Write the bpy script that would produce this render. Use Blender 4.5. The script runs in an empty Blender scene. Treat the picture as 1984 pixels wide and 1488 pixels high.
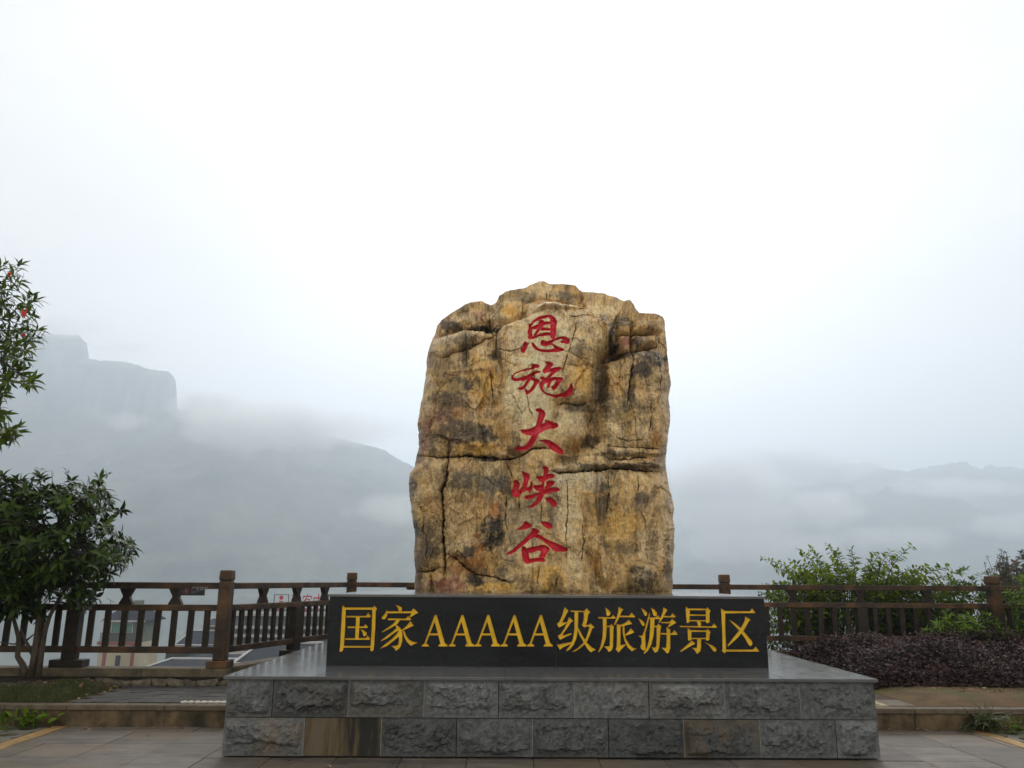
import bpy, bmesh, math, random
import numpy as np
from mathutils import Vector, Matrix, geometry

scene = bpy.context.scene
COL = scene.collection
rad = math.radians

# ------------------------------------------------------------------ camera
PW, PH, FOC = 1984.0, 1488.0, 1547.0
CAM_H = 1.472
PITCH, YAW, ROLL = rad(13.73), rad(-0.44), rad(0.33)
cam_data = bpy.data.cameras.new("camera")
cam_data.sensor_width = 36.0
cam_data.lens = 36.0 * FOC / PW
cam_data.clip_start = 0.1
cam_data.clip_end = 40000.0
cam = bpy.data.objects.new("camera", cam_data)
COL.objects.link(cam)
ROT = Matrix.Rotation(YAW, 3, 'Z') @ Matrix.Rotation(rad(90) + PITCH, 3, 'X') @ Matrix.Rotation(ROLL, 3, 'Z')
cam.matrix_world = Matrix.Translation((0, 0, CAM_H)) @ ROT.to_4x4()
scene.camera = cam

# ------------------------------------------------------------------ sky and sun (bright overcast, sun veiled ahead of the camera)
SUN_EL, SUN_AZ = rad(33.0), rad(4.0)          # azimuth measured from +Y towards +X
world = bpy.data.worlds.new("World")
scene.world = world
world.use_nodes = True
wn, wl = world.node_tree.nodes, world.node_tree.links
wn.clear()
w_out = wn.new("ShaderNodeOutputWorld")
w_bg = wn.new("ShaderNodeBackground")
w_sky = wn.new("ShaderNodeTexSky")
w_sky.sky_type = 'NISHITA'
w_sky.sun_disc = False
w_sky.sun_elevation = SUN_EL
w_sky.sun_rotation = SUN_AZ
w_sky.altitude = 900.0
w_sky.air_density = 1.0
w_sky.dust_density = 6.0
w_sky.ozone_density = 1.0
w_hsv = wn.new("ShaderNodeHueSaturation")
w_hsv.inputs["Saturation"].default_value = 0.05
w_geo = wn.new("ShaderNodeTexCoord")
w_noise = wn.new("ShaderNodeTexNoise")
w_noise.inputs["Scale"].default_value = 2.2
w_noise.inputs["Detail"].default_value = 5.0
w_noise.inputs["Roughness"].default_value = 0.55
w_map = wn.new("ShaderNodeMapping")
w_map.inputs["Scale"].default_value = (1.0, 1.0, 2.2)
w_ramp = wn.new("ShaderNodeMapRange")
w_ramp.inputs["From Min"].default_value = 0.3
w_ramp.inputs["From Max"].default_value = 0.7
w_ramp.inputs["To Min"].default_value = 0.88
w_ramp.inputs["To Max"].default_value = 1.10
w_mix = wn.new("ShaderNodeMix")
w_mix.data_type = 'RGBA'
w_mix.inputs["Factor"].default_value = 0.89          # closed cloud deck over the clear-sky light
w_mix.inputs[7].default_value = (5.25, 4.92, 4.46, 1.0)
w_mul = wn.new("ShaderNodeMix")
w_mul.data_type = 'RGBA'
w_mul.blend_type = 'MULTIPLY'
w_mul.inputs["Factor"].default_value = 1.0
wl.new(w_geo.outputs["Generated"], w_map.inputs["Vector"])
wl.new(w_map.outputs["Vector"], w_noise.inputs["Vector"])
wl.new(w_noise.outputs["Fac"], w_ramp.inputs["Value"])
wl.new(w_sky.outputs["Color"], w_hsv.inputs["Color"])
wl.new(w_hsv.outputs["Color"], w_mix.inputs[6])
wl.new(w_mix.outputs[2], w_mul.inputs[6])
wl.new(w_ramp.outputs["Result"], w_mul.inputs[7])
wl.new(w_mul.outputs[2], w_bg.inputs["Color"])
w_bg.inputs["Strength"].default_value = 0.10
wl.new(w_bg.outputs["Background"], w_out.inputs["Surface"])

sun_data = bpy.data.lights.new("sun", 'SUN')
sun_data.energy = 1.05
sun_data.angle = rad(28)
sun_data.color = (1.0, 0.96, 0.9)
sun = bpy.data.objects.new("sun", sun_data)
COL.objects.link(sun)
sun_dir = Vector((math.sin(SUN_AZ) * math.cos(SUN_EL), math.cos(SUN_AZ) * math.cos(SUN_EL), math.sin(SUN_EL)))
sun.rotation_euler = sun_dir.to_track_quat('Z', 'Y').to_euler()

vs = scene.view_settings
vs.view_transform = 'Standard'
vs.look = 'None'
vs.gamma = 1.0
vs.exposure = 1.04
vs.use_curve_mapping = False
scene.cycles.use_denoising = True
scene.cycles.max_bounces = 6
scene.cycles.transparent_max_bounces = 8
scene.cycles.volume_bounces = 3
scene.cycles.volume_step_rate = 1.0
scene.cycles.volume_max_steps = 64

# ------------------------------------------------------------------ helpers
def ray(px, py):
    return (ROT @ Vector(((px - PW / 2) / FOC, -(py - PH / 2) / FOC, -1.0))).normalized()
def at_y(px, py, Y):
    d = ray(px, py)
    t = Y / d.y
    return Vector((d.x * t, Y, CAM_H + d.z * t))
def at_z(px, py, Z):
    d = ray(px, py)
    t = (Z - CAM_H) / d.z
    return Vector((d.x * t, d.y * t, Z))

def tag(o, label=None, cat=None, group=None, kind=None):
    if label: o["label"] = label
    if cat: o["category"] = cat
    if group: o["group"] = group
    if kind: o["kind"] = kind
    return o
def empty(name, loc=(0, 0, 0)):
    o = bpy.data.objects.new(name, None)
    o.empty_display_size = 0.1
    o.location = loc
    COL.objects.link(o)
    return o
def link(name, mesh, parent=None, loc=(0, 0, 0)):
    o = bpy.data.objects.new(name, mesh)
    COL.objects.link(o)
    if parent is not None:
        o.parent = parent
        # parents are plain translations here: keep world placement
        o.location = Vector(loc) - world_loc(parent)
    else:
        o.location = loc
    return o
def world_loc(o):
    v = Vector(o.location)
    while o.parent is not None:
        o = o.parent
        v = v + Vector(o.location)
    return v
def mesh_from(name, verts, faces, mat=None, smooth=False):
    me = bpy.data.meshes.new(name)
    me.from_pydata([tuple(v) for v in verts], [], [tuple(f) for f in faces])
    if mat is not None:
        me.materials.append(mat)
    if smooth:
        me.polygons.foreach_set("use_smooth", [True] * len(me.polygons))
    me.update()
    return me
def np_mesh(name, V, F, mat=None, smooth=False):
    """V (n,3) floats, F (m,k) ints: fast mesh."""
    V = np.asarray(V, dtype=np.float32)
    F = np.asarray(F, dtype=np.int32)
    me = bpy.data.meshes.new(name)
    k = F.shape[1]
    me.vertices.add(len(V))
    me.vertices.foreach_set("co", V.ravel())
    me.loops.add(F.size)
    me.loops.foreach_set("vertex_index", F.ravel())
    me.polygons.add(len(F))
    me.polygons.foreach_set("loop_start", np.arange(0, F.size, k, dtype=np.int32))
    if mat is not None:
        me.materials.append(mat)
    if smooth:
        me.polygons.foreach_set("use_smooth", np.ones(len(F), dtype=bool))
    me.update(calc_edges=True)
    return me
class MB:
    """collects boxes, prisms and tubes into one mesh"""
    def __init__(s):
        s.v, s.f = [], []
    def box(s, a, b, taper=0.0):
        (x0, y0, z0), (x1, y1, z1) = a, b
        n = len(s.v)
        t = taper
        s.v += [(x0, y0, z0), (x1, y0, z0), (x1, y1, z0), (x0, y1, z0),
                (x0 + t, y0 + t, z1), (x1 - t, y0 + t, z1), (x1 - t, y1 - t, z1), (x0 + t, y1 - t, z1)]
        s.f += [tuple(n + i for i in q) for q in ((0, 3, 2, 1), (4, 5, 6, 7), (0, 1, 5, 4), (1, 2, 6, 5), (2, 3, 7, 6), (3, 0, 4, 7))]
        return s
    def quad(s, *p):
        n = len(s.v)
        s.v += [tuple(q) for q in p]
        s.f.append(tuple(range(n, n + len(p))))
        return s
    def tube(s, pts, radii, sides=7, cap=True):
        pts = [Vector(p) for p in pts]
        rings = []
        up = Vector((0.13, 0.21, 0.97)).normalized()
        for i, p in enumerate(pts):
            d = (pts[min(i + 1, len(pts) - 1)] - pts[max(i - 1, 0)])
            if d.length < 1e-9: d = Vector((0, 0, 1))
            d.normalize()
            a = d.cross(up)
            if a.length < 1e-3: a = d.cross(Vector((1, 0, 0)))
            a.normalize()
            b = d.cross(a)
            n = len(s.v)
            for k in range(sides):
                an = 2 * math.pi * k / sides
                s.v.append(tuple(p + (a * math.cos(an) + b * math.sin(an)) * radii[i]))
            rings.append(n)
        for i in range(len(rings) - 1):
            r0, r1 = rings[i], rings[i + 1]
            for k in range(sides):
                k2 = (k + 1) % sides
                s.f.append((r0 + k, r0 + k2, r1 + k2, r1 + k))
        if cap:
            s.f.append(tuple(rings[0] + k for k in range(sides))[::-1])
            s.f.append(tuple(rings[-1] + k for k in range(sides)))
        return s
    def mesh(s, name, mat, smooth=False, bevel=0.0, seg=1):
        me = mesh_from(name, s.v, s.f, mat, smooth)
        bm = bmesh.new()
        bm.from_mesh(me)
        bmesh.ops.recalc_face_normals(bm, faces=bm.faces)
        if bevel > 0:
            bmesh.ops.bevel(bm, geom=bm.edges[:] , offset=bevel, segments=seg, affect='EDGES', profile=0.6)
        bm.to_mesh(me)
        bm.free()
        if smooth:
            me.polygons.foreach_set("use_smooth", [True] * len(me.polygons))
        return me

# ---- numpy gradient noise
_rng = np.random.RandomState(7)
_PERM = _rng.permutation(512)
_PERM = np.concatenate([_PERM, _PERM, _PERM])
_ANG = _rng.rand(512) * 2 * np.pi
_GX, _GY = np.cos(_ANG), np.sin(_ANG)
def perlin(x, y):
    x = np.asarray(x, float); y = np.asarray(y, float)
    xi = np.floor(x).astype(int); yi = np.floor(y).astype(int)
    xf = x - xi; yf = y - yi
    u = xf * xf * xf * (xf * (xf * 6 - 15) + 10); v = yf * yf * yf * (yf * (yf * 6 - 15) + 10)
    def g(ix, iy, dx, dy):
        h = _PERM[(_PERM[ix % 512] + iy) % 512]
        return _GX[h] * dx + _GY[h] * dy
    n00 = g(xi, yi, xf, yf); n10 = g(xi + 1, yi, xf - 1, yf)
    n01 = g(xi, yi + 1, xf, yf - 1); n11 = g(xi + 1, yi + 1, xf - 1, yf - 1)
    return 1.5 * ((n00 * (1 - u) + n10 * u) * (1 - v) + (n01 * (1 - u) + n11 * u) * v)
def fbm(x, y, octaves=4, gain=0.5):
    s = 0; a = 1.0; t = 0
    for o in range(octaves):
        s = s + a * perlin(x * 2 ** o + 17.3 * o, y * 2 ** o - 9.1 * o)
        t += a; a *= gain
    return s / t
def sstep(a, b, x):
    t = np.clip((x - a) / (b - a), 0, 1)
    return t * t * (3 - 2 * t)
def seg_dist(px, py, poly, closed=False):
    """distance of points to a polyline; returns (distance, parameter along 0..1)"""
    d = np.full(px.shape, 1e9); tt = np.zeros(px.shape)
    n = len(poly) - (0 if closed else 1)
    for i in range(n):
        x0, y0 = poly[i]; x1, y1 = poly[(i + 1) % len(poly)]
        dx, dy = x1 - x0, y1 - y0
        L = dx * dx + dy * dy + 1e-12
        t = np.clip(((px - x0) * dx + (py - y0) * dy) / L, 0, 1)
        q = np.hypot(px - x0 - t * dx, py - y0 - t * dy)
        m = q < d
        d = np.where(m, q, d); tt = np.where(m, (i + t) / n, tt)
    return d, tt
def inside(px, py, poly):
    c = np.zeros(px.shape, bool)
    n = len(poly)
    for i in range(n):
        x0, y0 = poly[i]; x1, y1 = poly[(i + 1) % n]
        if y0 == y1: continue
        m = ((y0 > py) != (y1 > py)) & (px < (x1 - x0) * (py - y0) / (y1 - y0) + x0)
        c ^= m
    return c
def smooth_poly(p, it=1):
    for _ in range(it):
        q = []
        for i in range(len(p)):
            a, b = p[i], p[(i + 1) % len(p)]
            q += [(a[0] * .75 + b[0] * .25, a[1] * .75 + b[1] * .25), (a[0] * .25 + b[0] * .75, a[1] * .25 + b[1] * .75)]
        p = q
    return p

# ------------------------------------------------------------------ materials
MATS = {}
def mat(name):
    m = bpy.data.materials.new(name)
    m.use_nodes = True
    MATS[name] = m
    return m, m.node_tree.nodes, m.node_tree.links, m.node_tree.nodes["Principled BSDF"]
def noise_mat(name, c1, c2, scale=8, rough=0.75, detail=6, c3=None, scale3=1.5, amt3=0.5, bump=0.0, bump_scale=40, stretch=(1, 1, 1), coord="Object", var=0.0, spec=0.4, cmin=0.3, cmax=0.7):
    """two-colour noise, optional third large-scale colour, optional per-object variation"""
    m, N, L, P = mat(name)
    tc = N.new("ShaderNodeTexCoord")
    mp = N.new("ShaderNodeMapping"); mp.inputs["Scale"].default_value = stretch
    if coord == "World":
        ge = N.new("ShaderNodeNewGeometry"); L.new(ge.outputs["Position"], mp.inputs["Vector"])
    else:
        L.new(tc.outputs[coord], mp.inputs["Vector"])
    n1 = N.new("ShaderNodeTexNoise"); n1.inputs["Scale"].default_value = scale; n1.inputs["Detail"].default_value = detail
    n1.inputs["Roughness"].default_value = 0.6
    L.new(mp.outputs["Vector"], n1.inputs["Vector"])
    cr = N.new("ShaderNodeValToRGB")
    cr.color_ramp.elements[0].position = cmin; cr.color_ramp.elements[1].position = cmax
    cr.color_ramp.elements[0].color = (*c1, 1); cr.color_ramp.elements[1].color = (*c2, 1)
    L.new(n1.outputs["Fac"], cr.inputs["Fac"])
    col = cr.outputs["Color"]
    if c3 is not None:
        n3 = N.new("ShaderNodeTexNoise"); n3.inputs["Scale"].default_value = scale3; n3.inputs["Detail"].default_value = 4
        L.new(mp.outputs["Vector"], n3.inputs["Vector"])
        r3 = N.new("ShaderNodeMapRange"); r3.inputs["From Min"].default_value = 0.45; r3.inputs["From Max"].default_value = 0.65
        r3.inputs["To Max"].default_value = amt3
        L.new(n3.outputs["Fac"], r3.inputs["Value"])
        mx = N.new("ShaderNodeMix"); mx.data_type = 'RGBA'
        L.new(r3.outputs["Result"], mx.inputs["Factor"]); L.new(col, mx.inputs[6]); mx.inputs[7].default_value = (*c3, 1)
        col = mx.outputs[2]
    if var > 0:
        oi = N.new("ShaderNodeObjectInfo")
        rr = N.new("ShaderNodeMapRange"); rr.inputs["To Min"].default_value = 1 - var; rr.inputs["To Max"].default_value = 1 + var
        L.new(oi.outputs["Random"], rr.inputs["Value"])
        hv = N.new("ShaderNodeHueSaturation"); L.new(rr.outputs["Result"], hv.inputs["Value"]); L.new(col, hv.inputs["Color"])
        col = hv.outputs["Color"]
    L.new(col, P.inputs["Base Color"])
    P.inputs["Roughness"].default_value = rough
    P.inputs["Specular IOR Level"].default_value = spec
    if bump > 0:
        nb = N.new("ShaderNodeTexNoise"); nb.inputs["Scale"].default_value = bump_scale; nb.inputs["Detail"].default_value = 5
        L.new(mp.outputs["Vector"], nb.inputs["Vector"])
        b = N.new("ShaderNodeBump"); b.inputs["Strength"].default_value = bump; b.inputs["Distance"].default_value = 0.02
        L.new(nb.outputs["Fac"], b.inputs["Height"]); L.new(b.outputs["Normal"], P.inputs["Normal"])
    return m
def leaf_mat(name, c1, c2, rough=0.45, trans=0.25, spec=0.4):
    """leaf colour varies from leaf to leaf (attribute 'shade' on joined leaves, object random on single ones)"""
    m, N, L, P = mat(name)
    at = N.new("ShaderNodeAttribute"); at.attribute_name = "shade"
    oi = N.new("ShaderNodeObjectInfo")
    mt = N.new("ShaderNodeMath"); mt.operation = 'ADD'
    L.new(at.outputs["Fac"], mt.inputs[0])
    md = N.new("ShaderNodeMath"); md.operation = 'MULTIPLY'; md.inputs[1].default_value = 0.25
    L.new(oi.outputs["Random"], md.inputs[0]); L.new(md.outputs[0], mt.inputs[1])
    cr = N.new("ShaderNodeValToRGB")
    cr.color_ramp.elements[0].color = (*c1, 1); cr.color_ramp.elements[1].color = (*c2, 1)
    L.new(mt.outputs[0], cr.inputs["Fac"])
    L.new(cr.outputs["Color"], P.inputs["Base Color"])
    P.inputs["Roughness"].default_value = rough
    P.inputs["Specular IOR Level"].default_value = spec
    if trans > 0:
        tr = N.new("ShaderNodeBsdfTranslucent"); L.new(cr.outputs["Color"], tr.inputs["Color"])
        ms = N.new("ShaderNodeMixShader"); ms.inputs[0].default_value = trans
        out = N["Material Output"]
        L.new(P.outputs[0], ms.inputs[1]); L.new(tr.outputs[0], ms.inputs[2]); L.new(ms.outputs[0], out.inputs["Surface"])
    return m
def flat_mat(name, c, rough=0.6, spec=0.4, metal=0.0):
    m, N, L, P = mat(name)
    P.inputs["Base Color"].default_value = (*c, 1); P.inputs["Roughness"].default_value = rough
    P.inputs["Specular IOR Level"].default_value = spec; P.inputs["Metallic"].default_value = metal
    return m
# ================================================================== terrain, mountains, haze
noise_mat("forest", (0.020, 0.035, 0.018), (0.06, 0.075, 0.04), scale=0.02, rough=0.95, c3=(0.10, 0.09, 0.06), scale3=0.004, amt3=0.5, coord="World")
noise_mat("valley_floor", (0.04, 0.06, 0.03), (0.09, 0.10, 0.06), scale=0.05, rough=0.95, coord="World")
def cliff_material():
    m, N, L, P = mat("mountainside")
    ge = N.new("ShaderNodeNewGeometry")
    mp = N.new("ShaderNodeMapping"); mp.inputs["Scale"].default_value = (1, 1, 0.22)
    L.new(ge.outputs["Position"], mp.inputs["Vector"])
    n = N.new("ShaderNodeTexNoise"); n.inputs["Scale"].default_value = 0.022; n.inputs["Detail"].default_value = 7
    L.new(mp.outputs["Vector"], n.inputs["Vector"])
    rock = N.new("ShaderNodeValToRGB")
    rock.color_ramp.elements[0].position = 0.38; rock.color_ramp.elements[1].position = 0.66
    rock.color_ramp.elements[0].color = (0.05, 0.06, 0.04, 1); rock.color_ramp.elements[1].color = (0.24, 0.24, 0.235, 1)
    L.new(n.outputs["Fac"], rock.inputs["Fac"])
    n2 = N.new("ShaderNodeTexNoise"); n2.inputs["Scale"].default_value = 0.008; n2.inputs["Detail"].default_value = 10; n2.inputs["Roughness"].default_value = 0.68
    L.new(ge.outputs["Position"], n2.inputs["Vector"])
    veg = N.new("ShaderNodeValToRGB")
    veg.color_ramp.elements[0].color = (0.004, 0.012, 0.008, 1); veg.color_ramp.elements[1].color = (0.20, 0.21, 0.14, 1)
    veg.color_ramp.elements[0].position = 0.3; veg.color_ramp.elements[1].position = 0.72
    L.new(n2.outputs["Fac"], veg.inputs["Fac"])
    sx = N.new("ShaderNodeSeparateXYZ"); L.new(ge.outputs["Normal"], sx.inputs[0])
    mr = N.new("ShaderNodeMapRange"); mr.inputs["From Min"].default_value = 0.62; mr.inputs["From Max"].default_value = 0.36
    L.new(sx.outputs["Z"], mr.inputs["Value"])
    mx = N.new("ShaderNodeMix"); mx.data_type = 'RGBA'
    L.new(mr.outputs["Result"], mx.inputs["Factor"]); L.new(veg.outputs["Color"], mx.inputs[6]); L.new(rock.outputs["Color"], mx.inputs[7])
    L.new(mx.outputs[2], P.inputs["Base Color"]); P.inputs["Roughness"].default_value = 0.95; P.inputs["Specular IOR Level"].default_value = 0.1
cliff_material()

def ridge_mountain(name, ridge_px, Yr, Y0, X0, X1, nx, ny, base, power, rough_h, back=0.5, cliff=None, seed=0.0):
    """a mountainside: ridge line at distance Yr, falling forward to Y0 and back behind; world-space terrain"""
    pts = sorted([(at_y(x, y, Yr).x, at_y(x, y, Yr).z) for x, y in ridge_px])
    rx = np.array([p[0] for p in pts]); rz = np.array([p[1] for p in pts])
    X = np.linspace(X0, X1, nx); S = np.linspace(0, 1 + back, ny)
    GX, GS = np.meshgrid(X, S)
    top = np.interp(GX, rx, rz)
    GY = Y0 + (Yr - Y0) * GS
    s = np.clip(GS, 0, 1)
    prof = s ** power
    if cliff is not None:
        # a near-vertical rock band: flat approach, wall, then plateau slope
        c_lo, c_hi, w = cliff
        wob = 0.012 * fbm(GX * 0.008 + seed, GX * 0 + 3.0, 4)
        st = sstep(c_lo + wob, c_lo + w + wob, GS)
        k = np.interp(GX, [-1350, -1150, -820, -720], [0.2, 1, 1, 0.0])
        low = (s ** power) * (1 - 0.20 * k)
        prof = np.where(GS < 1, low + k * 0.20 * st * s, 1.0)
    n = fbm(GX * 0.0045 + seed, GY * 0.0045, 6, 0.52)
    tree = fbm(GX * 0.045 + seed, GY * 0.045, 4, 0.75)
    fold = fbm(GX * 0.0016 + seed * 2, GY * 0.0007, 3)
    amp = np.sin(np.clip(s, 0, 1) * np.pi) ** 0.7
    Z = base + (top - base) * prof + rough_h * n * (amp * 0.9 + 0.08) + rough_h * 1.9 * fold * amp + rough_h * 0.13 * tree + rough_h * 0.16 * fbm(GX * 0.016 + seed, GY * 0.004, 4, .6)
    Z = np.where(GS > 1, np.maximum(base - 60, Z - (GS - 1) * 9000), Z)
    V = np.stack([GX.ravel(), GY.ravel(), Z.ravel()], 1)
    i = np.arange((nx - 1) * (ny - 1)); r, c = i // (nx - 1), i % (nx - 1)
    a = r * nx + c
    F = np.stack([a, a + 1, a + nx + 1, a + nx], 1)
    o = link(name, np_mesh(name, V, F, MATS["mountainside"], smooth=True))
    tag(o, kind="structure")
    return o
ridge_mountain("mountain", [(-1500, 700), (-900, 680), (-500, 660), (-200, 645), (0, 640), (90, 646), (150, 650), (171, 660), (174, 692), (215, 700), (290, 712), (330, 724), (342, 738),
     (345, 798), (420, 806), (520, 812), (640, 846), (740, 874), (800, 905), (900, 960), (1010, 1020), (1120, 1070), (1300, 1118)],
     1900, 420, -2500, 480, 560, 250, -150, 1.25, 70, back=0.35, cliff=(0.90, 0.97, 0.025), seed=3.1)
ridge_mountain("mountain", [(1000, 1060), (1200, 1000), (1350, 950), (1420, 905), (1480, 900), (1530, 888), (1560, 892), (1610, 903), (1640, 899), (1690, 898), (1712, 907), (1760, 912), (1790, 905), (1830, 900), (1860, 895),
     (1880, 906), (1900, 911), (1915, 901), (1950, 905), (1984, 911), (2150, 890), (2500, 930), (3200, 960)],
     3000, 1250, -900, 4600, 420, 130, -220, 1.1, 120, back=0.3, seed=8.2)
ridge_mountain("mountain", [(1100, 1110), (1300, 1080), (1420, 1040), (1520, 990), (1600, 968), (1680, 955), (1760, 930), (1840, 955), (1900, 985), (1984, 1000), (2200, 985), (2600, 960)],
     2250, 950, -300, 3300, 300, 120, -190, 1.15, 90, back=0.3, seed=15.7)

# valley floor: one sheet to the horizon, falling away below the terrace
def valley():
    ys = np.concatenate([[9.0, 13.35, 14.5, 16, 19, 24, 32, 45, 60, 80, 110, 160, 230], np.linspace(320, 9000, 40)])
    xs = np.concatenate([-np.geomspace(6000, 20, 36), np.linspace(-18, 18, 13), np.geomspace(20, 6000, 36)])
    GX, GY = np.meshgrid(xs, ys)
    Z = np.interp(GY, [9, 13, 19, 32, 60, 110, 230, 500, 1000, 9000], [-3.5, -4.2, -6.5, -10, -17, -27, -50, -100, -170, -230])
    Z += fbm(GX * 0.02, GY * 0.02, 4) * np.clip((GY - 16) * 0.05, 0, 9)
    Z += np.clip(GX - 10, 0, 60) * 0.30 * np.exp(-((GY - 50) / 40.0) ** 2)      # bank on the right
    nx, ny = len(xs), len(ys)
    V = np.stack([GX.ravel(), GY.ravel(), Z.ravel()], 1)
    i = np.arange((nx - 1) * (ny - 1)); r, c = i // (nx - 1), i % (nx - 1); a = r * nx + c
    F = np.stack([a, a + 1, a + nx + 1, a + nx], 1)
    o = link("ground", np_mesh("ground", V, F, MATS["valley_floor"], smooth=True))
    tag(o, kind="structure")
valley()

# haze box round camera and scene
m, N, L, P = mat("haze_air")
N.remove(P)
pv = N.new("ShaderNodeVolumePrincipled")
pv.inputs["Color"].default_value = (0.80, 0.89, 1.0, 1)
pv.inputs["Density"].default_value = 0.00066
pv.inputs["Anisotropy"].default_value = 0.5
L.new(pv.outputs[0], N["Material Output"].inputs["Volume"])
hz = link("haze", MB().box((-7500, -300, -420), (7500, 9800, 760)).mesh("haze", m))
tag(hz, kind="stuff")

# drifting mist banks on the slopes
def mist_material():
    m, N, L, P = mat("mist_air")
    N.remove(P)
    tc = N.new("ShaderNodeTexCoord"); ge = N.new("ShaderNodeNewGeometry")
    ln = N.new("ShaderNodeVectorMath"); ln.operation = 'LENGTH'; L.new(tc.outputs["Object"], ln.inputs[0])
    n = N.new("ShaderNodeTexNoise"); n.inputs["Scale"].default_value = 0.016; n.inputs["Detail"].default_value = 5; n.inputs["Roughness"].default_value = 0.6
    L.new(ge.outputs["Position"], n.inputs["Vector"])
    fall = N.new("ShaderNodeMapRange"); fall.inputs["From Min"].default_value = 1.0; fall.inputs["From Max"].default_value = 0.15; fall.interpolation_type = 'SMOOTHSTEP'
    L.new(ln.outputs["Value"], fall.inputs["Value"])
    sub = N.new("ShaderNodeMath"); sub.operation = 'ADD'; L.new(n.outputs["Fac"], sub.inputs[0]); 
    sc = N.new("ShaderNodeMath"); sc.operation = 'MULTIPLY_ADD'; sc.inputs[1].default_value = 0.62; sc.inputs[2].default_value = -0.72
    L.new(fall.outputs["Result"], sc.inputs[0]); L.new(sc.outputs[0], sub.inputs[1])
    mr = N.new("ShaderNodeMapRange"); mr.inputs["From Min"].default_value = 0.0; mr.inputs["From Max"].default_value = 0.40; mr.inputs["To Max"].default_value = 0.020
    L.new(sub.outputs[0], mr.inputs["Value"])
    oi = N.new("ShaderNodeAttribute"); oi.attribute_type = 'OBJECT'; oi.attribute_name = "thickness"
    mu = N.new("ShaderNodeMath"); mu.operation = 'MULTIPLY'; L.new(mr.outputs["Result"], mu.inputs[0]); L.new(oi.outputs["Fac"], mu.inputs[1])
    pv = N.new("ShaderNodeVolumePrincipled"); pv.inputs["Color"].default_value = (1, 1, 1, 1); pv.inputs["Anisotropy"].default_value = 0.35
    L.new(mu.outputs[0], pv.inputs["Density"])
    L.new(pv.outputs[0], N["Material Output"].inputs["Volume"])
mist_material()
bm = bmesh.new(); bmesh.ops.create_icosphere(bm, subdivisions=3, radius=1.0)
mist_me = bpy.data.meshes.new("mist"); bm.to_mesh(mist_me); bm.free(); mist_me.materials.append(MATS["mist_air"])
for (px, py, Y, rx, ry, rz, th) in ((455, 835, 1450, 160, 90, 75, 1.3), (560, 830, 1560, 270, 110, 80, 1.2), (400, 790, 1600, 120, 80, 60, 1.2), (480, 800, 1600, 200, 90, 55, 0.7), (765, 985, 1150, 110, 70, 40, 0.7), (680, 830, 1650, 240, 90, 55, 0.6), (110, 630, 1780, 240, 80, 45, 0.7), (250, 672, 1780, 170, 70, 28, 0.6), (240, 815, 1450, 80, 60, 32, 0.6),
                                (1380, 950, 1850, 320, 150, 140, 1.4), (1600, 985, 1800, 150, 90, 75, 1.3), (1510, 900, 2250, 300, 120, 90, 1.3), (1430, 1010, 1700, 220, 110, 80, 1.0), (1640, 915, 2200, 150, 90, 50, 1.0), (1850, 945, 2050, 300, 110, 42, 0.8), (1480, 1060, 1600, 320, 120, 60, 0.6), (1960, 1020, 1800, 220, 110, 50, 0.5), (1690, 900, 2700, 170, 90, 40, 0.6), (1740, 1040, 1500, 200, 90, 40, 0.4)):
    o = link("mist", mist_me, None, at_y(px, py, Y)); o.scale = (rx, ry, rz); o["thickness"] = th
    tag(o, kind="stuff")
# ================================================================== monument: stone base, granite plinth, boulder
CAP_Z, PL_TOP = 0.65, 1.319
BASE_Y0, BASE_Y1 = 7.30, 12.25
PL_Y0, PL_Y1 = 8.13, 11.45
def cam_x(px, py, Y):
    return at_y(px, py, Y).x
BX0 = cam_x(434, 1400, BASE_Y0); BX1 = cam_x(1701, 1405, BASE_Y0)
PX0 = cam_x(633, 1260, PL_Y0); PX1 = cam_x(1487, 1260, PL_Y0)

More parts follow.
